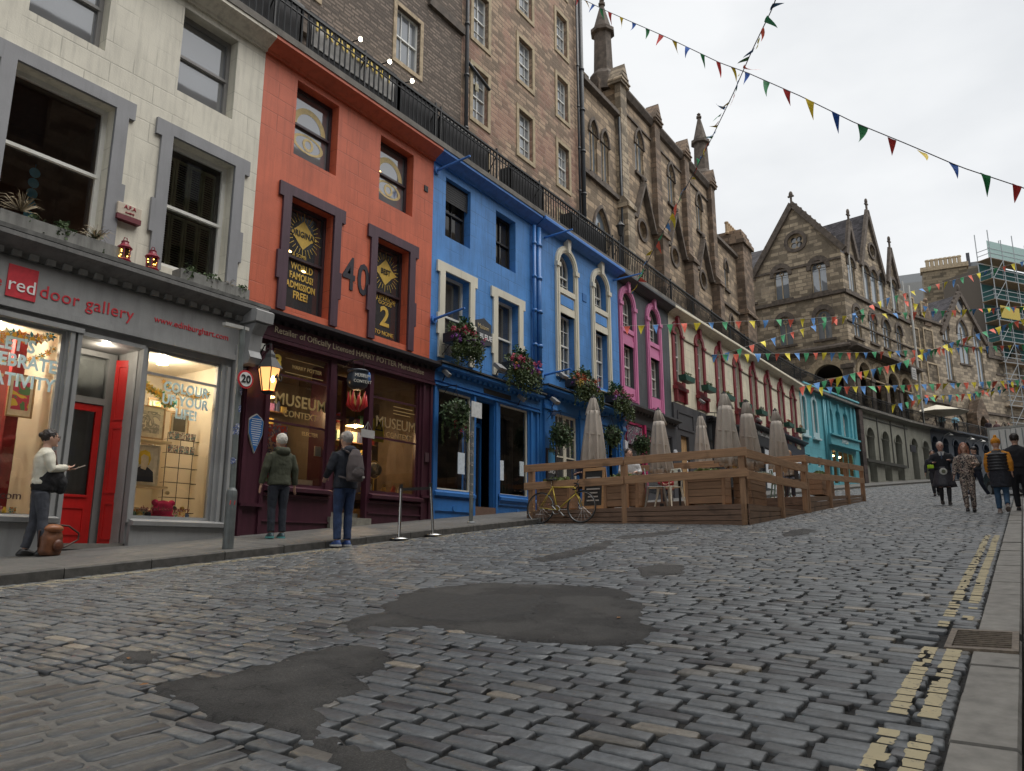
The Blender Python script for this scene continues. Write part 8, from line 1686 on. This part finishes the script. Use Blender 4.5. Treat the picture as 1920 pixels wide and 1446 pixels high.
# woman with the phone, standing at the stall riser
wx, wy = ps(62, 1036, 10.45), 10.45; wz = pave_z(wx, wy)
def ex_w(o, H, z, hd, sh, P3):
    m = MB(); 
    for s_ in (-1, 1): m.tube([(hd.x+.064*H, hd.y+s_*.021*H+.016*H*cos(a), hd.z+.006*H+.013*H*sin(a)) for a in [2*pi*k/14 for k in range(15)]], .0016*H, 4, False); m.tube([(hd.x+.062*H, hd.y+s_*.038*H, hd.z+.01*H), (hd.x, hd.y+s_*.05*H, hd.z+.012*H)], .0014*H, 4)
    m.tube([(hd.x+.066*H, hd.y-.006*H, hd.z+.01*H), (hd.x+.066*H, hd.y+.006*H, hd.z+.01*H)], .0016*H, 4); m.build('glasses', plain((.05, .03, .02), .3), o)
    m = MB(); m.ell((hd.x-.065*H, hd.y, hd.z+.02*H), (.022*H, .024*H, .024*H), 10, 8); m.build('hair_bun', plain((.02, .014, .012), .5), o, smooth=True)
    m = MB(); m.loft([(.02*H, 0, z+.50*H, .09*H, .105*H), (.03*H, 0, z+.56*H, .11*H, .12*H), (.05*H, 0, z+.63*H, .11*H, .125*H), (.05*H, 0, z+.69*H, .085*H, .11*H)], 16); m.ell((.13*H, -.04*H, z+.56*H), (.045*H, .06*H, .08*H), 10, 8); skinned(m, 'draped_coat', cloth((.012, .012, .014), 9), o, .012, 2, .03)
    MB().tube([(.055*H, -.03*H, z+.83*H), (.075*H, -.02*H, z+.74*H), (.10*H, .0, z+.66*H)], .012*H, 6).build('scarf', cloth((.10, .055, .045), 6), o, smooth=True)
W = person('person in a cream jumper and grey jeans looking at a phone by the grey shopfront', wx, wy, wz, radians(-14), 1.6, ((.045, (.03, .27), (.05, .05, .045)), (.045, (-.01, .27), (-.05, .06, .045))),
    (((.03, -.135, .67), (.155, -.045, .695)), ((.04, .135, .67), (.155, .035, .68))), ('jumper', cloth((.58, .56, .47), 8, .08, 120)), cloth((.055, .06, .075), 9, .3), (plain((.012, .012, .012), .4),), hair=plain((.018, .012, .011), .5), fine=True, head=(.012, 0), extra=ex_w, hand_d=((.8, .5, .25), (.8, -.5, .25)))
wf = Fr((wx, wy), ang=radians(-14)); o = MB().bar((.36, -.0, wz+1.115), (.47, -.0, wz+1.165), .072, .009).build('phone', plain((.5, .42, .36), .3), None, wf, (.4, 0, wz+1.12)); tag(o, 'phone held up in both hands by the person in the cream jumper', 'phone')
bx_, by_ = ps(92, 1036, 10.35), 10.35; bz2 = pave_z(bx_, by_); o = thing('bag', 'brown leather rucksack standing on the pavement against the grey shop base', 'bag', Fr((bx_, by_), ang=.2), (0, 0, bz2)); lea = plain((.13, .05, .022), .45, 0, .4, 9); m = MB(); m.loft([(0, 0, bz2, .13, .09), (0, 0, bz2+.04, .15, .1), (0, 0, bz2+.2, .15, .1), (0, 0, bz2+.34, .12, .08), (0, 0, bz2+.38, .06, .05)], 16); skinned(m, 'body', lea, o, .012, 2, .02)
m = MB(); m.ell((0, -.02, bz2+.33), (.13, .1, .06)); m.build('flap', plain((.26, .10, .04), .45), o, smooth=True); m = MB(); m.ell((.03, -.11, bz2+.12), (.07, .035, .08)); m.build('pocket', plain((.09, .03, .015), .45), o, smooth=True)
m = MB(); m.tube([(.05, 0, bz2+.38), (.22, -.02, bz2+.37), (.36, -.04, bz2+.28), (.36, -.04, bz2+.2), (.2, -.05, bz2+.12), (.1, -.05, bz2+.08)], .012, 6); m.build('strap', plain((.05, .022, .015), .5), o, smooth=True); m = MB(); m.tube([(-.1, 0, bz2+.34), (-.17, 0, bz2+.3), (-.16, 0, bz2+.1)], .01, 6); m.build('strap', plain((.05, .022, .015), .5), o, smooth=True)
# green jacket, seen from behind
gx, gy = ps(517, 1007, 9.95), 9.95; gzz = pave_z(gx, gy)
def ex_g(o, H, z, hd, sh, P3): m = MB(); m.ell((-.05*H, 0, z+.825*H), (.045*H, .075*H, .045*H), 14, 10); m.tube([(.02*H, -.05*H, z+.845*H), (-.04*H, -.055*H, z+.85*H), (-.06*H, 0, z+.84*H), (-.04*H, .055*H, z+.85*H), (.02*H, .05*H, z+.845*H)], .022*H, 10); skinned(m, 'hood', cloth((.045, .05, .03), 6), o, .013, 2, .012)
person('person with short white hair in an olive green jacket, back to the street', gx, gy, gzz, radians(75), 1.66, STL, DN, ('jacket', cloth((.045, .05, .03), 6)), cloth((.016, .02, .03), 8), (plain((.02, .05, .06), .5), plain((.12, .4, .4), .5)), hair=plain((.55, .53, .48), .7), fine=True, extra=ex_g, coat=.05, tw=1.06)
# man with the grey backpack
mx, my = 8.86, 8.86; mx = ps(642, 1024, my); mz = road_z(mx, my)+.012
def ex_m(o, H, z, hd, sh, P3):
    m = MB(); m.ell((-.05*H, 0, z+.825*H), (.045*H, .075*H, .05*H), 14, 10); skinned(m, 'hood', cloth((.010, .013, .024), 6), o, .013, 2, .012)
    m = MB(); m.loft([(hd.x, 0, hd.z+.008*H, .062*H, .056*H), (hd.x, 0, hd.z+.04*H, .06*H, .054*H), (hd.x, 0, hd.z+.065*H, .04*H, .036*H), (hd.x, 0, hd.z+.07*H, .01*H, .01*H)], 18); m.ell((hd.x+.07*H, 0, hd.z+.018*H), (.035*H, .04*H, .006*H), 12, 6); m.build('cap', cloth((.34, .30, .28), 12, .15), o, smooth=True); MB().box(hd.x-.064*H, hd.x-.05*H, -.02*H, .02*H, hd.z+.01*H, hd.z+.018*H).build('cap_strap', plain((.6, .6, .6)), o)
person('person in a navy coat, jeans and pale cap standing at the kerb, seen from behind', mx, my, mz, radians(83), 1.78, ((.05, (.01, .27), (0, .045, .045)), (.055, (.01, .27), (0, .06, .045))), (((.01, -.16, .66), (.12, -.12, .60)), ((.01, .16, .66), (.12, .12, .6))), ('coat', cloth((.010, .013, .022), 6)), cloth((.02, .04, .10), 9, .35), (plain((.015, .05, .18), .5), plain((.6, .6, .58), .5)), hair=plain((.3, .28, .26), .7), fine=True, extra=ex_m, coat=.055, tw=1.12)
bf2 = Fr((mx, my), ang=radians(83)); H = 1.78; o = thing('backpack', 'grey backpack worn on the back of the person in the navy coat', 'backpack', bf2, (-.2, 0, mz+1.0)); gp2 = cloth((.085, .07, .07), 7, .15)
m = MB(); c = -.235; m.loft([(c, 0, mz+.98, .07, .13), (c, 0, mz+1.0, .09, .15), (c, 0, mz+1.2, .1, .155), (c, 0, mz+1.38, .08, .12), (c+.01, 0, mz+1.48, .04, .06)], 18); skinned(m, 'sack', gp2, o, .012, 2, .014)
m = MB(); m.ell((c-.07, 0, mz+1.1), (.05, .12, .09)); skinned(m, 'pocket', gp2, o, .01, 1, .006)
MB().tube([(c-.105, -.1, mz+1.17), (c-.12, 0, mz+1.19), (c-.105, .1, mz+1.17)], .006, 5).build('zip', BLACK, o)
m = MB()
for s_ in (-1, 1): m.tube([(c+.05, s_*.09, mz+1.42), (-.06, s_*.12, mz+1.50), (.08, s_*.13, mz+1.42), (.13, s_*.13, mz+1.25), (.02, s_*.19, mz+1.08), (c+.03, s_*.13, mz+1.02)], .016, 6)
m.build('straps', gp2, o, smooth=True); MB().box(c-.115, c-.1, -.1, -.06, mz+1.03, mz+1.06).build('patch', plain((.35, .33, .3)), o)
# walkers on the right
WK = ((.05, (.04, .285), (-.06, .045, .075)), (.05, (.06, .275), (.07, .045, .045))); WK2 = ((.05, (.07, .28), (.08, .04, .045)), (.05, (.0, .27), (-.11, .045, .10)))
AP = (((-.02, -.15, .66), (.05, -.14, .55)), ((.03, .15, .66), (.1, .10, .58)))
toCam = pi+radians(10)
kx, ky = pix_ground(1775, 948); kzz = road_z(kx, ky)+.01
def ex_k(o, H, z, hd, sh, P3):
    MB().disc(0, 0, .01, 0, .01, 4); m = MB(); m.loft([(0, 0, 0, .1, .1), (0, 0, .05, .09, .09)], 16); m.v = [(.15+c2, a, z+.52*H+b_) for a, b_, c2 in m.v]; m.build('sporran', plain((.55, .55, .5), .5), o); m = MB(); m.loft([(0, 0, 0, .06, .06), (0, 0, .07, .05, .05)], 12); m.v = [(.15+c2, a, z+.52*H+b_) for a, b_, c2 in m.v]; m.build('sporran_boss', plain((.12, .13, .08), .5), o)
    m = MB(); m.prism([(-.05, .84), (.05, .84), (0, .7)], -.1, -.08); m.v = [(.02-b_*1.0, a*H, z+c2*H) for a, b_, c2 in m.v]; m.build('shirt', plain((.55, .55, .54)), o); MB().tube([(.12, 0, z+.83*H), (.135, 0, z+.72*H)], .014, 6).build('tie', plain((.03, .05, .1)), o)
K_ = person('person in a dark jacket and kilt with a round pale sporran, walking down the street', kx, ky, kzz, toCam, 1.76, WK, (((.02, -.16, .67), (.12, -.13, .66)), ((.02, .16, .67), (.13, .10, .69))), ('jacket', cloth((.012, .014, .02), 6)), None, (plain((.02, .015, .012), .35),), hair=plain((.42, .36, .32), .6), face=True, skirt=(art((.022, .022, .028), (.035, .035, .045), (.05, .045, .05), 18, 2), .6, .28, .085, .17), socks=cloth((.03, .03, .032), 9), extra=ex_k, tw=1.15, skin=plain((.46, .26, .2), .6))
fx, fy = pix_ground(1821, 960); fz = road_z(fx, fy)+.01
flo = art((.03, .028, .03), (.40, .33, .27), (.06, .03, .03), 16, 7)
person('person with long reddish hair in a dark floral jumpsuit, beside the one in the kilt', fx, fy, fz, toCam-.1, 1.62, ((.045, (.03, .28), (.03, .04, .045)), (.045, (.02, .27), (-.02, .045, .045))), (((-.02, -.14, .66), (.02, -.16, .52)), ((.02, .15, .67), (.12, .11, .68))), ('jacket', flo), flo, (plain((.02, .018, .018), .4),), hair=plain((.25, .11, .07), .6), hairlen=.15, face=True, tw=.95)
def ex_f(s_=1): pass
hx_, hy_ = gpos(1756, 925, 29); hz_ = road_z(hx_, hy_); person('person in dark clothes with a neon yellow vest half hidden behind the kilt', hx_, hy_, hz_, toCam, 1.72, WK2, DN, ('jacket', cloth((.03, .03, .04))), cloth((.02, .02, .025)), (BLACK,), hair=plain((.03, .02, .02)), face=True, extra=lambda o, H, z, hd, sh, P3: skinned(MB().loft([(0, .0, z+.6*H, .09*H, .125*H), (0, 0, z+.68*H, .092*H, .13*H)], 18), 'hi_vis_vest', plain((.45, .75, .03), .6), o, .014))
qx, qy = gpos(1836, 922, 27); qz = road_z(qx, qy); person('person in a dark cap, grey jacket and navy jeans striding behind the floral jumpsuit', qx, qy, qz, toCam-1.0, 1.78, ((.05, (.10, .28), (.19, .04, .05)), (.05, (-.03, .27), (-.17, .045, .06))), (((.0, -.15, .66), (.08, -.1, .6)), ((.03, .15, .66), (.1, .1, .6))), ('jacket', cloth((.05, .06, .075))), cloth((.015, .02, .035)), (plain((.5, .5, .5)),), hair=plain((.02, .015, .015)), hat=(plain((.02, .018, .02)),), face=True)
ox, oy = pix_ground(1884, 963); oz = road_z(ox, oy)+.01
def ex_o(o, H, z, hd, sh, P3):
    m = MB(); m.loft([(0, 0, z+.56*H, .088*H, .125*H), (0, 0, z+.64*H, .085*H, .12*H), (0, 0, z+.73*H, .088*H, .128*H), (0, 0, z+.79*H, .07*H, .115*H), (0, 0, z+.835*H, .05*H, .06*H)], 20)
    for k in range(6): q = .575+k*.04; m.loft([(0, 0, z+(q-.012)*H, .09*H, .128*H), (0, 0, z+q*H, .1*H, .14*H), (0, 0, z+(q+.012)*H, .09*H, .128*H)], 20)
    skinned(m, 'gilet', plain((.018, .018, .022), .45), o, .014, 2)
    m = MB(); m.loft([(0, 0, z+.34*H, .1*H, .12*H), (0, 0, z+.5*H, .09*H, .12*H), (0, 0, z+.57*H, .08*H, .11*H)], 20); skinned(m, 'coat_skirt', cloth((.02, .022, .03)), o, .014, 2, .02)
person('person in an orange bobble hat, orange sleeves and black quilted gilet walking up the street', ox, oy, oz, radians(5), 1.7, ((.045, (.04, .28), (-.10, .04, .10)), (.045, (.05, .275), (.05, .045, .045))), (((-.04, -.135, .66), (-.02, -.14, .54)), ((.02, .135, .66), (.06, .13, .54))), ('hoodie', cloth((.55, .22, .02), 7)), cloth((.04, .09, .16), 9), (plain((.25, .2, .18), .6), plain((.45, .4, .35))), hat=(cloth((.60, .24, .015), 14), 1), extra=ex_o, tw=1.05)
rx_, ry_ = gpos(1921, 965, 18.5); rz_ = road_z(rx_, ry_); person('person in black with a cap cut off by the right edge of the picture', rx_, ry_, rz_, radians(5), 1.86, WK, AP, ('jacket', cloth((.014, .014, .018))), cloth((.014, .015, .02)), (BLACK,), hair=plain((.02, .015, .012)), tw=1.1)
# seated on the deck and leaning on the terrace
SIT = ((.05, (.22, .26), (.22, .05, .045)), (.05, (.22, .26), (.22, .055, .045)))
def seated(label, px, py, t_, zfloor, col, haircol, ang, hl=.0):
    s_ = ps(px, py, t_); H = 1.64; person(label, s_, t_, zfloor-.20, ang, H, ((.05, (.24, .46), (.26, .05, .17)), (.05, (.24, .46), (.26, .055, .17))), (((.04, -.14, .67), (.16, -.06, .64)), ((.04, .14, .67), (.16, .06, .66))), ('jumper', cloth(col)), cloth((.02, .02, .03)), (BLACK,), hair=plain(haircol, .6), hairlen=hl, face=True, neck=0)
seated('smiling person with light brown hair and pale scarf seated on the further deck', 1479, 862, 5.6, F2+.12, (.5, .45, .38), (.35, .2, .1), toCam, .08); seated('person in white seen through the rail of the near deck', 1180, 880, 7.6, FL, (.5, .5, .5), (.05, .03, .02), toCam+.5, .05)
seated('person in a dark top seated under the first folded parasol', 1098, 878, 8.5, FL, (.03, .03, .05), (.1, .06, .04), toCam-.4); seated('person in a red top seated beyond the white one on the near deck', 1250, 872, 8.7, FL+.15, (.3, .03, .04), (.08, .05, .03), toCam+.2)
for i, (px, py, dp, col, hc) in enumerate(((1567, 780, 45.5, (.25, .3, .25), (.5, .45, .35)), (1583, 785, 45.3, (.6, .6, .58), (.55, .5, .42)), (1267, 618, 30, (.4, .38, .36), (.3, .2, .12)), (1275, 626, 30.8, (.04, .04, .04), (.05, .04, .03)), (1545, 752, 46, (.4, .1, .08), (.05, .04, .03)), (1891, 795, 63, (.02, .02, .025), (.03, .02, .02)), (1852, 790, 62, (.04, .03, .04), (.03, .02, .02)), (1868, 792, 63, (.2, .12, .12), (.1, .06, .05)), (1764, 778, 58, (.25, .5, .65), (.1, .08, .06)), (1790, 780, 60, (.25, .5, .62), (.1, .08, .06)))):
    r = ray(px, py); k = 11.15/r[2]; v = Vector((r[0]*k, r[1]*k, 0)); person(['person with fair hair in a green top at the railing beneath the big arch', 'person in white with pale hair at the railing beneath the big arch', 'person with a pale top looking over the railing above the cream building', 'person in black beside the pale one at the railing', 'person in a red top inside the big archway', 'dark figure walking alone on the terrace by the scaffold', 'person in black on the far terrace right of the porch', 'person in dusky pink on the far terrace near the porch', 'person in pale blue beside the white umbrella', 'person in pale blue on the terrace left of the church porch'][i], v.x, v.y, 9.6, toCam, 1.68, STL, AP, ('jacket', cloth(col)), cloth((.03, .03, .04)), (BLACK,), hair=plain(hc, .6), face=True)
